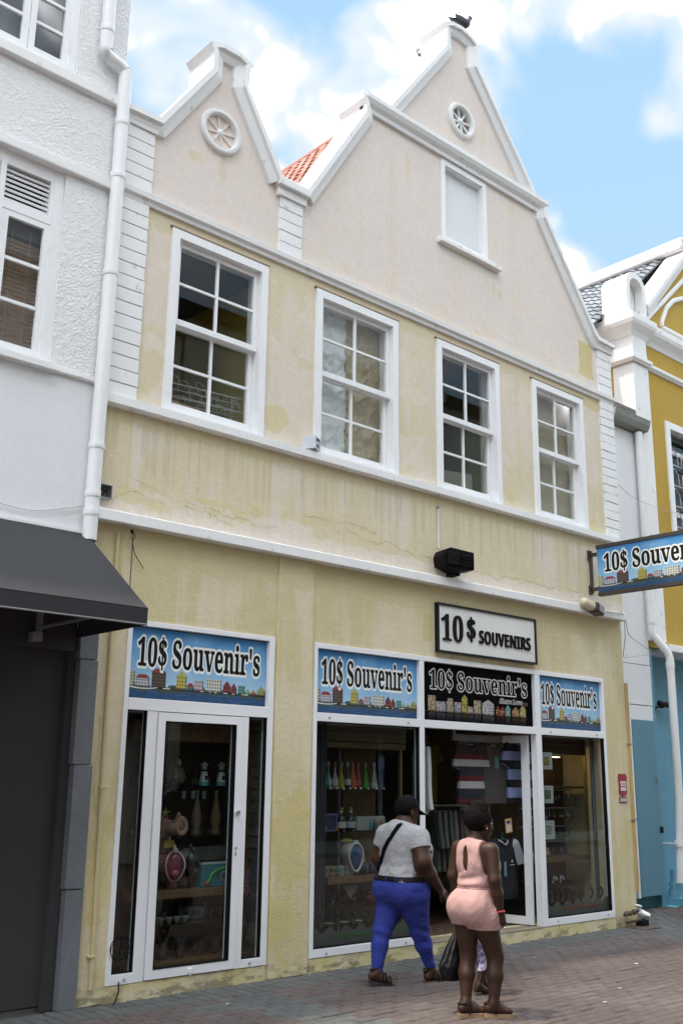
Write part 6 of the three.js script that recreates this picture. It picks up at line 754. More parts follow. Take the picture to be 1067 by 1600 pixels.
{ // small dark goods crowding the low shelves
  const shapes = [(k) => lathe([[0, 0], [0.025, 0], [0.03, 0.03], [0.012, 0.05], [0.02, 0.07], [0, 0.085]], 10), (k) => ball(0, 0.03, 0, 0.035, 0.03, 0.025, 10, 8), (k) => lathe([[0, 0], [0.03, 0], [0.03, 0.05], [0.033, 0.055], [0, 0.06]], 12), (k) => mergeGeometries([clean(bx(-0.035, 0, -0.02, 0.035, 0.05, 0.02, 0.004)), clean(ball(0, 0.065, 0, 0.018))])];
  const cols = [[0.05, 0.045, 0.04], [0.14, 0.12, 0.10], [0.09, 0.05, 0.035], [0.05, 0.08, 0.085], [0.20, 0.19, 0.17], [0.03, 0.03, 0.035]].map((q) => mat(q, 0.45));
  const row = (label, group, x0, x1, y, z0, z1, n) => { for (let k = 0; k < n; k++) { const t = thing('trinket', label, 'ornament', [mix(x0, x1, (k + 0.5) / n) + rr(-0.01, 0.01), y, rr(z0, z1)], group, rr(0, 6)), s = rr(0.8, 1.5), sh = Math.floor(rnd() * 4); mesh('figure', shapes[sh](k).scale(s, s * rr(0.8, 1.3), s), cols[Math.floor(rnd() * 6)], t); mesh('base', lathe([[0, -0.001], [0.034 * s, -0.001], [0.034 * s, 0.006], [0, 0.008]], 10), cols[Math.floor(rnd() * 6)], t); } };
  row('small dark trinket in the row on the low shelf of the middle window', 'trinkets on the low shelf of the middle window', 7.05, 8.05, 0.502, -0.62, -0.5, 13); row('small dark trinket on the bottom board of the narrow cabinet', 'trinkets on the bottom board of the narrow cabinet', 4.85, 5.95, 0.217, -0.55, -0.44, 12); row('small trinket at the back of the lower glass shelf of the narrow cabinet', 'trinkets at the back of the lower glass shelf', 5.05, 5.95, 0.507, -0.56, -0.48, 10); row('small trinket on the wooden shelf of the right window', 'trinkets on the wooden shelf of the right window', 10.3, 11.5, 0.827, -0.7, -0.55, 14); row('small trinket at the back of the second shelf in the middle window', 'trinkets at the back of the second shelf', 7.1, 8.0, 1.214, -0.66, -0.55, 9);
  row('small dim ornament at the back of the top glass shelf in the narrow cabinet', 'ornaments at the back of the top glass shelf', 4.85, 5.9, 1.649, -0.56, -0.46, 10); row('small dim ornament behind the carved vases in the narrow cabinet', 'ornaments behind the carved vases', 4.85, 5.9, 1.214, -0.56, -0.46, 10); row('small dark ornament behind the mugs on the wooden shelf of the middle window', 'ornaments behind the mugs', 7.06, 8.05, 0.782, -0.66, -0.55, 11);
}

// ---------------------------------------------------------------- people
const lerp3 = (a, b, t) => [mix(a[0], b[0], t), mix(a[1], b[1], t), mix(a[2], b[2], t)];
// hand: wrist w, finger direction d, palm normal n (the way the fingers curl), thumb side s
function handField(w, d, n, s, curl, k = 1) {
  const v = (a) => V3(...a).normalize(), D = v(d), N = v(n); N.addScaledVector(D, -N.dot(D)).normalize(); const S = new THREE.Vector3().crossVectors(D, N).multiplyScalar(s), P = V3(...w), L = [];
  const at = (f, a, u) => P.clone().addScaledVector(D, f * k).addScaledVector(S, a * k).addScaledVector(N, u * k);
  const C = (a, b, ra, rb) => L.push([a.x, a.y, a.z, b.x, b.y, b.z, ra * k, rb * k]);
  const palm = [[0.034, -0.006], [0.013, 0.0], [-0.009, 0.0], [-0.029, -0.004]];
  for (const [a] of palm) C(at(0.0, a * 0.55, 0), at(0.075, a, 0), 0.019, 0.0135);
  const len = [0.068, 0.078, 0.072, 0.056];
  palm.forEach(([a, b], i) => { let p = at(0.08 + b, a, 0), ang = curl[0] + i * 0.05, r = 0.0095; for (const [j, fr] of [0.45, 0.31, 0.24].entries()) { const l = len[i] * fr, q = p.clone().addScaledVector(D, Math.cos(ang) * l * k).addScaledVector(N, Math.sin(ang) * l * k); C(p, q, r, r - 0.0012); p = q; r -= 0.0012; ang += curl[1]; } });
  const t0 = at(0.02, 0.022, 0.004), t1 = at(0.05, 0.046, 0.018), t2 = at(0.082, 0.048, 0.034), t3 = at(0.10, 0.04, 0.046); C(t0, t1, 0.015, 0.0115); C(t1, t2, 0.011, 0.0095); C(t2, t3, 0.0095, 0.0075);
  return L;
}
const boxOf = (L, m = 0.03) => [[0, 1, 2].map((i) => Math.min(...L.map((c) => Math.min(c[i], c[i + 3]))) - m), [0, 1, 2].map((i) => Math.max(...L.map((c) => Math.max(c[i], c[i + 3]))) + m)];
function capsF(L, k) { return (p) => { let d = 1e9; for (const c of L) { const b = cap(p, ...c), h = Math.max(k - Math.abs(d - b), 0) / k; d = Math.min(d, b) - h * h * k * 0.25; } return d; }; }
function handGeo(w, d, n, s, curl, k = 1) { const L = handField(w, d, n, s, curl, k); const [lo, hi] = boxOf(L); return sdf(capsF(L, 0.007), lo, hi, 0.0036); }
// head turned by yaw (0 = +x) and pitch about its centre; nose towards local +x
function headField(c, yaw, pitch, k = 1) {
  const cy = Math.cos(yaw), sy = Math.sin(yaw), cp = Math.cos(pitch), sp = Math.sin(pitch);
  const loc = (p) => { let x = (p[0] - c[0]) / k, y = (p[1] - c[1]) / k, z = (p[2] - c[2]) / k; const X = x * cy + z * sy, Z = -x * sy + z * cy; return [X * cp + y * sp, -X * sp + y * cp, Z]; };
  const f = (p) => { const q = loc(p); const a = smin([ell(q, -0.012, 0.03, 0, 0.097, 0.085, 0.076), ell(q, 0.028, -0.045, 0, 0.06, 0.07, 0.058), ell(q, 0.045, -0.088, 0, 0.036, 0.026, 0.034)], 0.04); const b = smin([a, cap(q, 0.086, 0.012, 0, 0.104, -0.03, 0, 0.010, 0.015), ell(q, 0.076, 0.022, 0.03, 0.014, 0.008, 0.026), ell(q, 0.076, 0.022, -0.03, 0.014, 0.008, 0.026), ell(q, 0.083, -0.058, 0, 0.014, 0.009, 0.026), ell(q, 0.083, -0.07, 0, 0.013, 0.008, 0.022), ell(q, 0.06, -0.03, 0.04, 0.025, 0.03, 0.02), ell(q, 0.06, -0.03, -0.04, 0.025, 0.03, 0.02)], 0.014); const e1 = Math.max(ell(q, -0.005, -0.008, 0.075, 0.019, 0.032, 0.011), -ell(q, 0.0, -0.006, 0.086, 0.010, 0.018, 0.008)), e2 = Math.max(ell(q, -0.005, -0.008, -0.075, 0.019, 0.032, 0.011), -ell(q, 0.0, -0.006, -0.086, 0.010, 0.018, 0.008)); let r = smin([b, e1, e2], 0.008); r = Math.max(r, -ell(q, 0.098, 0.003, 0.03, 0.014, 0.009, 0.015)); r = Math.max(r, -ell(q, 0.098, 0.003, -0.03, 0.014, 0.009, 0.015)); return r * k; };
  const place = (g) => g.scale(k, k, k).rotateZ(pitch).rotateY(-yaw).translate(...c);
  return { f, loc, place };
}
function eyes(h, parent, white = [0.55, 0.53, 0.5]) { for (const s of [-1, 1]) { const e = mesh('eye', h.place(ball(0.080, 0.003, s * 0.03, 0.011)), mat(white, 0.25), parent); mesh('iris', h.place(ball(0.0895, 0.003, s * 0.031, 0.003, 0.0052, 0.0052)), mat([0.02, 0.012, 0.008], 0.2), e); } }
const skinTex = (c) => mat(g1(1), 0.48, { physical: true, specularIntensity: 0.6, map: mottle(c, 0.12, 8) });
const near = (L, k, off = 0) => { const f = capsF(L, k); return (p) => f(p) - off; };
function cloth(base, region, lo, hi, cell) { return sdf((p) => Math.max(base(p), region(p)), lo, hi, cell); }
function sandal(parent, heel, toe, w, o = {}) {   // heel, toe on the ground plane of the foot
  const dx = toe[0] - heel[0], dz = toe[2] - heel[2], l = Math.hypot(dx, dz), a = Math.atan2(-dz, dx), tilt = Math.atan2(toe[1] - heel[1], l), L = Math.hypot(l, toe[1] - heel[1]);
  const out = [[-0.02, 0.5], [-0.03, 0], [-0.02, -0.5], [0.25, -0.72], [0.55, -0.82], [0.78, -1.0], [0.95, -0.8], [1.04, -0.2], [1.04, 0.3], [0.95, 0.85], [0.75, 1.0], [0.5, 0.72], [0.25, 0.66]].map(([t, s]) => [t * L, s * w]);
  const sh = new THREE.Shape(); sh.moveTo(...out[0]); sh.splineThru(out.slice(1).map((p) => new THREE.Vector2(...p))); sh.closePath();
  const put = (g) => g.rotateZ(tilt).rotateY(a).translate(heel[0], heel[1], heel[2]);
  const s = mesh('sandal', put(new THREE.ExtrudeGeometry(sh, { depth: o.thick || 0.014, bevelEnabled: true, bevelSize: 0.003, bevelThickness: 0.003, bevelSegments: 2 }).rotateX(-Math.PI / 2).translate(0, -0.002, 0)), o.sole || darkMetal, parent);
  const up = o.thick || 0.014; for (const st of o.straps) mesh('strap', put(tube(st.map(([t, y, q]) => [t * L, y * 1.12 + up, q * w * 1.12]), o.r || 0.0075, 6, 24)), o.strap || black, s);
  return put;
}
const arch = (t, h, q = 1.02) => [[t, 0.0, -q * 1.08], [t, h * 0.75, -q * 0.86], [t, h + 0.014, -q * 0.2], [t, h + 0.014, q * 0.2], [t, h * 0.75, q * 0.86], [t, 0.0, q * 1.08]];
function footField(heel, toe, ank, k = 1) { const at = (t, y, s = 0) => { const p = lerp3(heel, toe, t); const dx = toe[0] - heel[0], dz = toe[2] - heel[2], l = Math.hypot(dx, dz); return [p[0] - dz / l * s, p[1] + y, p[2] + dx / l * s]; }; const L = []; const C = (a, b, ra, rb) => L.push([...a, ...b, ra * k, rb * k]); C(ank, at(0.1, 0.045 * k), 0.036, 0.03); C(at(0.1, 0.04 * k), at(0.62, 0.034 * k), 0.03, 0.026); C(ank, at(0.55, 0.042 * k), 0.034, 0.026); C(at(0.5, 0.034 * k, -0.014 * k), at(0.74, 0.028 * k, -0.022 * k), 0.024, 0.019); C(at(0.5, 0.034 * k, 0.014 * k), at(0.74, 0.026 * k, 0.022 * k), 0.024, 0.018); for (const [i, s] of [-0.03, -0.013, 0.002, 0.016, 0.029].entries()) C(at(0.74, 0.026 * k, s * k), at(0.97 - i * 0.03, 0.024 * k, s * 1.08 * k), 0.011 - i * 0.0008, 0.0105 - i * 0.001); return L; }

{ // ---- person in grey T-shirt and blue trousers, walking, seen from behind
  const o = thing('person', 'person in pale grey T-shirt, blue trousers and black cap holding a child by the hand', 'person', [6.92, 0, 0.86]);
  const torso = (p) => smin([ell(p, 0.0, 0.80, 0.0, 0.185, 0.17, 0.235), ell(p, -0.10, 0.775, 0.095, 0.13, 0.135, 0.13), ell(p, -0.10, 0.775, -0.095, 0.13, 0.135, 0.13), ell(p, 0.035, 0.95, 0, 0.19, 0.16, 0.222), ell(p, 0.0, 1.13, 0, 0.165, 0.19, 0.205), ell(p, 0.125, 1.10, 0.09, 0.105, 0.10, 0.10), ell(p, 0.125, 1.10, -0.09, 0.105, 0.10, 0.10), cap(p, -0.015, 1.225, -0.14, -0.015, 1.225, 0.14, 0.082, 0.082), cap(p, -0.03, 1.265, -0.05, -0.03, 1.265, 0.05, 0.07, 0.07), cap(p, -0.03, 1.27, 0, 0.0, 1.33, 0, 0.085, 0.066)], 0.08);
  const legs = [[-0.02, 0.72, -0.10, -0.18, 0.43, -0.09, 0.142, 0.074], [-0.18, 0.43, -0.09, -0.222, 0.31, -0.08, 0.067, 0.063], [-0.222, 0.31, -0.08, -0.275, 0.09, -0.065, 0.062, 0.032], [0.0, 0.72, 0.11, 0.10, 0.43, 0.095, 0.146, 0.076], [0.10, 0.43, 0.095, 0.155, 0.31, 0.09, 0.069, 0.064], [0.155, 0.31, 0.09, 0.265, 0.09, 0.08, 0.063, 0.032]];
  const feet = [...footField([-0.335, 0.045, -0.085], [-0.14, 0.005, 0.0], [-0.285, 0.105, -0.062]), ...footField([0.205, 0.0, 0.06], [0.43, 0.0, 0.125], [0.262, 0.09, 0.08])];
  const armsU = [[-0.005, 1.222, 0.198, -0.025, 1.03, 0.265, 0.082, 0.074], [-0.03, 1.222, -0.198, -0.05, 1.03, -0.265, 0.08, 0.07]], armsL = [[-0.025, 1.03, 0.265, 0.06, 0.92, 0.265, 0.07, 0.058], [0.06, 0.92, 0.265, 0.195, 0.79, 0.255, 0.056, 0.034], [-0.05, 1.03, -0.265, 0.0, 0.93, -0.27, 0.066, 0.056], [0.0, 0.93, -0.27, 0.08, 0.81, -0.25, 0.054, 0.034]];
  const neck = [[-0.02, 1.29, 0, 0.015, 1.40, 0.0, 0.066, 0.06]];
  const limb = capsF([...legs, ...feet, ...armsU, ...armsL, ...neck], 0.03), bodyF = (p) => smin([torso(p), limb(p)], 0.05);
  const hd = headField([0.04, 1.448, 0.012], 0.18, -0.12, 1.08);
  const body = mesh('body', [sdf(bodyF, [-0.42, -0.02, -0.42], [0.50, 1.42, 0.42], 0.0125), sdf(hd.f, [-0.10, 1.28, -0.12], [0.19, 1.60, 0.14], 0.0044), handGeo([0.20, 0.785, 0.256], [0.75, -0.66, 0.05], [-0.1, -0.35, -0.9], -1, [0.6, 0.5]), handGeo([0.082, 0.808, -0.25], [0.45, -0.89, 0.0], [0.3, 0.2, 0.9], -1, [0.3, 0.3])], skinTex([0.055, 0.026, 0.0155]), o);
  eyes(hd, body);
  mesh('hair', sdf((p) => { const q = hd.loc(p); return Math.max(ell(q, -0.022, 0.028, 0, 0.101, 0.09, 0.083), q[0] - 0.03 - q[1] * 0.2, -q[1] - 0.06); }, [-0.11, 1.34, -0.12], [0.16, 1.6, 0.14], 0.005), matte([0.006, 0.005, 0.005]), o);
  const cp = mesh('cap', sdf((p) => { const q = hd.loc(p); return Math.max(ell(q, -0.008, 0.030, 0, 0.112, 0.098, 0.090), -(q[1] - 0.022 - q[0] * 0.12)); }, [-0.12, 1.40, -0.13], [0.2, 1.62, 0.15], 0.005), matte([0.008, 0.008, 0.009]), o);
  mesh('peak', sdf((p) => { const q = hd.loc(p); return Math.max(Math.abs(q[1] - 0.030 + (q[0] - 0.08) * 0.42 + q[2] * q[2] * 4) - 0.005, Math.hypot((q[0] - 0.09) / 0.095, q[2] / 0.082) - 1, 0.07 - q[0]); }, [0.02, 1.36, -0.1], [0.26, 1.54, 0.16], 0.005), matte([0.008, 0.008, 0.009]), cp); mesh('button', hd.place(ball(-0.01, 0.129, 0, 0.008, 0.005, 0.008)), black, cp); mesh('buckle', hd.place(bx(-0.118, 0.02, -0.014, -0.11, 0.03, 0.014)), steel, cp);
  // T-shirt: follows the back, creased above the belt
  const wr = (p) => { const y = p[1], a = Math.atan2(p[2], p[0]); return 0.006 * Math.sin(y * 62 + 5 * fbm2(a * 2.2, y * 3, 3)) * sstep(1.08, 0.93, y) + 0.020 * (fbm2(a * 2.5 + y * 5, y * 9 - a, 3) - 0.5); };
  const shirtBase = (p) => smin([torso(p) - 0.014, near(armsU, 0.03, 0.016)(p)], 0.045) + wr(p) * 0.75;
  const armCut = (p, s, x0) => { const ax = s > 0 ? armsU[0] : armsU[1], d = [ax[3] - ax[0], ax[4] - ax[1], ax[5] - ax[2]], l = HY(...d); return ((p[0] - ax[0]) * d[0] + (p[1] - ax[1]) * d[1] + (p[2] - ax[2]) * d[2]) / l - 0.10; };
  mesh('t_shirt', cloth(shirtBase, (p) => { const side = Math.abs(p[2]) > 0.185 + Math.max(0, 1.13 - p[1]) * 0.12 ? armCut(p, Math.sign(p[2])) : -1; const neckCut = p[1] - 1.325 + p[0] * 0.55; return Math.max(0.868 - p[1] - 0.02 * Math.sin(p[2] * 9), side, neckCut); }, [-0.30, 0.82, -0.40], [0.34, 1.40, 0.40], 0.0095), mat(g1(1), 0.92, { map: mottle([0.33, 0.33, 0.345], 0.06, 9), bumpMap: folds, bumpScale: 0.006 }), o);
  mesh('collar', new THREE.TorusGeometry(0.082, 0.007, 6, 30).scale(1, 0.9, 1).rotateX(Math.PI / 2).rotateZ(-0.5).translate(-0.005, 1.318, 0), mat([0.16, 0.17, 0.18], 0.9), o);
  // crossbody strap: over the right shoulder, down to the left hip
  { const pts = []; for (let k = 0; k <= 26; k++) { const t = k / 26, y = mix(1.325, 0.93, t), z = mix(0.075, -0.225, Math.pow(t, 1.15)); let x = -0.34; for (; x < 0.1; x += 0.004) if (shirtBase([x, y, z]) < 0.006) break; pts.push([x - 0.003, y, z]); } pts.unshift([0.03, 1.335, 0.085]); const g = tube(pts, 0.019, 6, 60); mesh('strap', g, matte([0.006, 0.007, 0.010]), o); }
  const wj = (p) => { const y = p[1]; return 0.012 * (fbm2(p[0] * 7 + p[2] * 6, y * 17, 3) - 0.5) + 0.0025 * Math.sin(y * 70 + p[0] * 30) * (y < 0.2 || (y > 0.38 && y < 0.5) ? 1 : 0.25); };
  const jeanBase = (p) => smin([torso(p) - 0.013, near(legs, 0.03, 0.009)(p)], 0.04) + wj(p);
  const jeans = mesh('trousers', cloth(jeanBase, (p) => Math.max(p[1] - 0.882, 0.115 - p[1]), [-0.38, 0.08, -0.32], [0.38, 0.92, 0.32], 0.008), mat(g1(1), 0.85, { map: mottle([0.019, 0.032, 0.235], 0.3, 7), bumpMap: folds, bumpScale: 0.005 }), o);
  mesh('belt', cloth((p) => torso(p) - 0.022, (p) => Math.max(-(torso(p) - 0.008), p[1] - 0.897, 0.855 - p[1]), [-0.30, 0.83, -0.32], [0.32, 0.92, 0.32], 0.009), matte([0.007, 0.005, 0.005], 0.3, 0.6), o);
  for (const z of [-0.12, 0.0, 0.12]) { let x = -0.34; for (; x < 0.1; x += 0.004) if (torso([x, 0.87, z]) < 0.025) break; mesh('belt_loop', bx(x - 0.002, 0.850, z - 0.006, x + 0.012, 0.892, z + 0.006, 0.002), jeans.material, jeans); }
  const straps = [arch(0.82, 0.034), arch(0.62, 0.052, 0.95), arch(0.46, 0.066, 0.85), [[0.46, 0.066, 0], [0.3, 0.10, 0.4], [0.05, 0.085, 0.62], [-0.03, 0.06, 0], [0.05, 0.085, -0.62], [0.3, 0.10, -0.4], [0.46, 0.066, 0]]];
  sandal(o, [-0.335, 0.03, -0.085], [-0.14, -0.008, 0.0], 0.046, { straps, strap: black, sole: mat([0.02, 0.016, 0.014], 0.7) });
  sandal(o, [0.205, -0.012, 0.06], [0.43, -0.012, 0.125], 0.048, { straps, strap: black, sole: mat([0.06, 0.035, 0.02], 0.7) });
  mesh('ring', new THREE.TorusGeometry(0.011, 0.002, 6, 16).rotateY(0.9).translate(0.275, 0.715, 0.235), mat([0.6, 0.42, 0.12], 0.3, { metalness: 1 }), o);
}
{ // ---- person in pink romper, seen from behind
  const o = thing('person', 'person in pink sleeveless romper with short dark hair walking, red bracelet on the wrist', 'person', [6.40, 0, 2.15]);
  const torso = (p) => smin([ell(p, -0.02, 0.80, 0, 0.122, 0.15, 0.148), ell(p, -0.10, 0.78, 0.072, 0.095, 0.115, 0.095), ell(p, -0.10, 0.78, -0.072, 0.095, 0.115, 0.095), ell(p, 0.012, 0.95, 0, 0.105, 0.13, 0.128), ell(p, -0.005, 1.10, 0, 0.11, 0.14, 0.150), ell(p, 0.085, 1.08, 0.075, 0.078, 0.078, 0.075), ell(p, 0.085, 1.08, -0.075, 0.078, 0.078, 0.075), cap(p, -0.02, 1.205, -0.115, -0.02, 1.205, 0.115, 0.052, 0.052), cap(p, -0.025, 1.22, 0, 0.0, 1.27, 0, 0.062, 0.05)], 0.06);
  const legs = [[-0.03, 0.72, -0.082, 0.0, 0.43, -0.085, 0.106, 0.066], [0.0, 0.43, -0.085, -0.035, 0.30, -0.075, 0.061, 0.063], [-0.035, 0.30, -0.075, -0.072, 0.075, -0.06, 0.060, 0.034], [-0.01, 0.72, 0.078, 0.115, 0.43, 0.082, 0.104, 0.066], [0.115, 0.43, 0.082, 0.095, 0.30, 0.09, 0.062, 0.064], [0.095, 0.30, 0.09, 0.075, 0.075, 0.09, 0.061, 0.034]];
  const feet = [...footField([-0.13, 0.03, -0.075], [0.085, 0.024, 0.005], [-0.075, 0.105, -0.06], 0.95), ...footField([0.03, 0.03, 0.045], [0.205, 0.024, 0.175], [0.072, 0.105, 0.088], 0.95)];
  const arms = [[0.0, 1.205, 0.168, -0.02, 0.99, 0.205, 0.056, 0.047], [-0.02, 0.99, 0.205, 0.01, 0.89, 0.205, 0.046, 0.041], [0.01, 0.89, 0.205, 0.055, 0.755, 0.19, 0.041, 0.026], [-0.02, 1.205, -0.155, -0.045, 1.0, -0.19, 0.054, 0.044], [-0.045, 1.0, -0.19, 0.0, 0.90, -0.205, 0.043, 0.039], [0.0, 0.90, -0.205, 0.08, 0.77, -0.215, 0.039, 0.026]], neck = [[-0.02, 1.23, 0, 0.015, 1.345, 0.01, 0.052, 0.048]];
  const limb = capsF([...legs, ...feet, ...arms, ...neck], 0.025), bodyF = (p) => smin([torso(p), limb(p)], 0.04);
  const hd = headField([0.045, 1.398, 0.02], 0.2, -0.08, 1.06);
  const body = mesh('body', [sdf(bodyF, [-0.30, -0.01, -0.32], [0.34, 1.36, 0.32], 0.011), sdf(hd.f, [-0.10, 1.24, -0.12], [0.19, 1.55, 0.15], 0.0044), handGeo([0.057, 0.752, 0.19], [0.12, -0.98, -0.05], [0.75, 0.1, -0.6], -1, [0.35, 0.55], 0.95), handGeo([0.082, 0.768, -0.215], [0.25, -0.95, 0.05], [0.3, 0.1, 0.9], -1, [0.9, 0.9], 0.95)], skinTex([0.046, 0.0215, 0.0125]), o);
  eyes(hd, body);
  const fr = (p) => 0.010 * (fbm3(p[0] * 40, p[1] * 40, p[2] * 40, 2) - 0.5);
  const hair = mesh('hair', sdf((p) => { const q = hd.loc(p); const a = Math.max(ell(q, -0.026, 0.030, 0, 0.112, 0.100, 0.090), q[0] - 0.045 - q[1] * 0.35, -q[1] - 0.085 + q[0] * 0.2); const bun = ell(q, -0.015, 0.112, 0, 0.072, 0.052, 0.07); return smin([a, bun], 0.02) + fr(p); }, [-0.14, 1.26, -0.14], [0.17, 1.64, 0.17], 0.0055), matte([0.007, 0.0055, 0.0055]), o);
  mesh('hair_band', hd.place(new THREE.TorusGeometry(0.052, 0.008, 6, 24).rotateX(Math.PI / 2).translate(-0.02, 0.108, 0)), black, hair); for (const s of [-1, 1]) mesh('earring', hd.place(ball(0.0, -0.038, s * 0.083, 0.006)), mat([0.6, 0.5, 0.3], 0.3, { metalness: 1 }), body);
  const wr = (p) => { const a = Math.atan2(p[2], p[0]), y = p[1]; return 0.010 * (fbm2(a * 2.4, y * 12 + a * 1.5, 3) - 0.5) + 0.004 * Math.sin(y * 75 + 3 * a) * sstep(1.06, 1.0, y) * sstep(0.90, 0.97, y); };
  const rb = (p) => { const t = smin([torso(p) - 0.012, near(legs, 0.025, 0.020)(p)], 0.035); const seam = 0.007 * Math.exp(-((p[1] - 0.925 - 0.02 * p[0]) ** 2) / 0.00016), bl = 0.012 * Math.exp(-((p[1] - 0.955) ** 2) / 0.0006); return t + wr(p) + seam - bl; };
  const rom = mesh('romper', cloth(rb, (p) => {
    const hem = (p[2] < 0 ? 0.655 : 0.625) - p[1], top = p[1] - 1.262 + p[0] * 0.35; const zz = Math.abs(p[2]); const armhole = p[1] > 1.03 ? zz - (0.128 - 0.018 * sstep(1.05, 1.22, p[1])) : -1; const arm2 = -ell([p[0], p[1], zz], -0.01, 1.14, 0.18, 0.075, 0.11, 0.062);
    const key = -ell(p, -0.13, 1.135, 0.0, 0.10, 0.095, 0.026); return Math.max(hem, top, armhole, arm2, key);
  }, [-0.26, 0.58, -0.28], [0.30, 1.32, 0.28], 0.0085), mat(g1(1), 0.9, { map: mottle([0.45, 0.27, 0.25], 0.05, 8), bumpMap: folds, bumpScale: 0.0028 }), o);
  mesh('neckband', new THREE.TorusGeometry(0.062, 0.008, 6, 28).rotateX(Math.PI / 2).rotateZ(-0.33).translate(-0.008, 1.262, 0), rom.material, rom); mesh('waist_seam', cloth((p) => rb(p) - 0.004, (p) => Math.max(-rb(p) - 0.003, Math.abs(p[1] - 0.925 - 0.02 * p[0]) - 0.006), [-0.22, 0.89, -0.22], [0.22, 0.96, 0.22], 0.0075), rom.material, rom); mesh('pocket', tube([[0.05, 0.86, 0.168], [0.02, 0.80, 0.186], [-0.01, 0.76, 0.194]], 0.003, 5), mat([0.45, 0.22, 0.2], 0.9), rom);
  mesh('bracelet', new THREE.TorusGeometry(0.032, 0.007, 8, 24).rotateX(Math.PI / 2 - 0.2).translate(0.054, 0.757, 0.19), mat([0.62, 0.05, 0.06], 0.35), o);
  mesh('cigarette', rod([0.045, 0.70, 0.168], [-0.03, 0.735, 0.16], 0.0045), mat([0.8, 0.8, 0.78], 0.7), o); mesh('cord', tube([[0.07, 0.66, 0.18], [0.10, 0.60, 0.19], [0.125, 0.545, 0.2]], 0.0025, 5), mat([0.6, 0.6, 0.6], 0.6), o);
  const tan = mat(g1(1), 0.8, { map: mottle([0.25, 0.16, 0.095], 0.15, 8) }), straps = [[[0.80, 0.0, -0.95], [0.72, 0.034, -0.35], [0.55, 0.055, 0.1], [0.36, 0.05, 0.62], [0.30, 0.0, 0.85]], [[0.86, 0.0, 0.75], [0.74, 0.034, 0.2], [0.5, 0.066, -0.1], [0.36, 0.05, -0.62], [0.30, 0.0, -0.85]], [[0.36, 0.05, 0.62], [0.12, 0.062, 0.62], [-0.03, 0.06, 0], [0.12, 0.062, -0.62], [0.36, 0.05, -0.62]]];
  sandal(o, [-0.13, 0.004, -0.075], [0.085, 0.002, 0.005], 0.043, { straps, thick: 0.026, sole: tan, strap: black }); sandal(o, [0.03, 0.004, 0.045], [0.205, 0.002, 0.175], 0.043, { straps, thick: 0.026, sole: tan, strap: black });
}
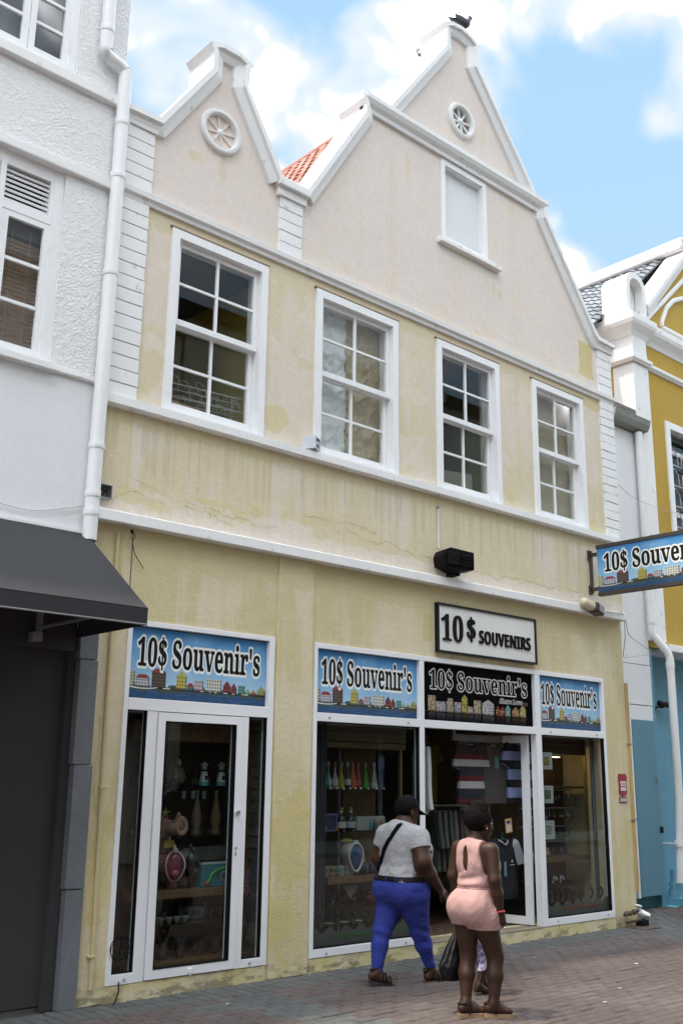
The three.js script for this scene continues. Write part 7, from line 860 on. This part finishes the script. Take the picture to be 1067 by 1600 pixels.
{ // ---- child, mostly hidden
  const o = thing('person', 'small child in patterned lilac leggings half hidden behind the person in pink', 'person', [7.07, 0, 1.57]);
  const torso = (p) => smin([ell(p, 0, 0.50, 0, 0.085, 0.09, 0.10), ell(p, 0, 0.62, 0, 0.08, 0.10, 0.095), cap(p, 0, 0.735, -0.08, 0, 0.735, 0.08, 0.042, 0.042), cap(p, 0, 0.74, 0, 0.01, 0.80, 0, 0.038, 0.034)], 0.05);
  const legs = [[-0.01, 0.47, 0.05, 0.055, 0.285, 0.055, 0.066, 0.045], [0.055, 0.285, 0.055, -0.02, 0.075, 0.03, 0.043, 0.026], [0.01, 0.47, -0.05, 0.10, 0.28, -0.05, 0.066, 0.045], [0.10, 0.28, -0.05, 0.13, 0.07, -0.05, 0.043, 0.026]];
  const feet = [...footField([-0.05, 0.012, 0.015], [0.09, 0.008, 0.075], [-0.02, 0.07, 0.03], 0.75), ...footField([0.105, 0.012, -0.055], [0.25, 0.008, -0.04], [0.13, 0.07, -0.05], 0.75)];
  const arms = [[0, 0.725, -0.10, 0.01, 0.62, -0.22, 0.035, 0.029], [0.01, 0.62, -0.22, 0.085, 0.685, -0.375, 0.029, 0.02], [0, 0.725, 0.10, 0.0, 0.60, 0.14, 0.035, 0.029], [0.0, 0.60, 0.14, 0.05, 0.48, 0.14, 0.028, 0.02]];
  const limb = capsF([...legs, ...feet, ...arms], 0.02), hd = headField([0.02, 0.90, 0], 0, 0, 0.82);
  const body = mesh('body', [sdf((p) => smin([torso(p), limb(p)], 0.03), [-0.16, -0.01, -0.44], [0.32, 0.83, 0.24], 0.0105), sdf(hd.f, [-0.09, 0.76, -0.1], [0.13, 1.01, 0.1], 0.005), handGeo([0.086, 0.687, -0.38], [0.45, 0.3, -0.85], [-0.3, 0.9, 0.1], 1, [0.5, 0.6], 0.72), handGeo([0.052, 0.475, 0.14], [0.3, -0.95, 0], [0.4, 0, -0.9], -1, [0.4, 0.4], 0.72)], skinTex([0.036, 0.017, 0.010]), o); eyes(hd, body);
  mesh('hair', sdf((p) => { const q = hd.loc(p); return Math.max(ell(q, -0.022, 0.034, 0, 0.106, 0.094, 0.086), q[0] - 0.045 - q[1] * 0.35, -q[1] - 0.06); }, [-0.1, 0.82, -0.1], [0.12, 1.03, 0.1], 0.007), matte([0.007, 0.0055, 0.0055]), o);
  mesh('top', cloth((p) => torso(p) - 0.012 + 0.006 * (fbm2(p[2] * 12, p[1] * 14, 2) - 0.5), (p) => Math.max(0.47 - p[1], p[1] - 0.765, Math.abs(p[2]) - 0.105), [-0.13, 0.44, -0.14], [0.14, 0.8, 0.14], 0.009), mat([0.30, 0.22, 0.36], 0.9), o);
  const dots = dataTex(128, 128, (u, v) => { const n = noise2(u * 16, v * 16, 16, 4), m = noise2(u * 16 + 5, v * 16 + 3, 16, 9); return S3(n > 0.62 ? [0.45, 0.42, 0.52] : m > 0.66 ? [0.10, 0.08, 0.18] : [0.24, 0.20, 0.36]); }, true, 5);
  mesh('leggings', cloth((p) => smin([torso(p) - 0.008, near(legs, 0.02, 0.010)(p)], 0.03), (p) => Math.max(p[1] - 0.52, 0.215 - p[1] + (p[0] - 0.05) * 0.5), [-0.14, 0.14, -0.15], [0.2, 0.55, 0.15], 0.0085), mat(g1(1), 0.85, { map: dots }), o);
  const straps = [arch(0.78, 0.028), arch(0.52, 0.042, 0.9), [[0.5, 0.042, 0], [0.1, 0.055, 0.6], [-0.03, 0.045, 0], [0.1, 0.055, -0.6], [0.5, 0.042, 0]]]; sandal(o, [-0.05, -0.008, 0.015], [0.09, -0.010, 0.075], 0.032, { straps, sole: darkMetal, r: 0.005 }); sandal(o, [0.105, -0.008, -0.055], [0.25, -0.010, -0.04], 0.032, { straps, sole: darkMetal, r: 0.005 });
}
{ // ---- black carrier bag held low
  const o = thing('carrier_bag', 'black plastic carrier bag hanging from the hand of the person in pink', 'bag', [6.50, 0, 1.93]);
  const f = (p) => { const y = p[1], a = Math.atan2(p[2], p[0] + 0.06), t = clamp((0.64 - y) / 0.36), r = 0.022 + 0.155 * Math.pow(t, 0.7) * (1 - 0.25 * sstep(0.80, 1.05, t)); const fold = 0.010 * Math.sin(a * 7 + 4 * fbm2(a * 2, y * 4, 2)) * (1 - 0.6 * t) + 0.05 * (fbm2(a * 2.2, y * 7 + a, 3) - 0.5) * t; const d = HY((p[0] + 0.09 * t) / 1.15, Math.max(0, 0.29 - y) * 0.9, p[2] / 0.62) - r - fold; return Math.max(d * 0.55, y - 0.64, 0.235 - y); };
  mesh('bag', sdf(f, [-0.34, 0.2, -0.24], [0.30, 0.68, 0.24], 0.0085), matte([0.004, 0.004, 0.005], 0.55, 0.3), o); mesh('handle', [tube([[-0.02, 0.6, 0.0], [-0.01, 0.67, 0.005], [0.005, 0.70, 0.0], [0.02, 0.67, -0.005], [0.03, 0.6, 0]], 0.008, 6)], mat([0.008, 0.008, 0.010], 0.25), o);
}
renderer.render(scene, camera);
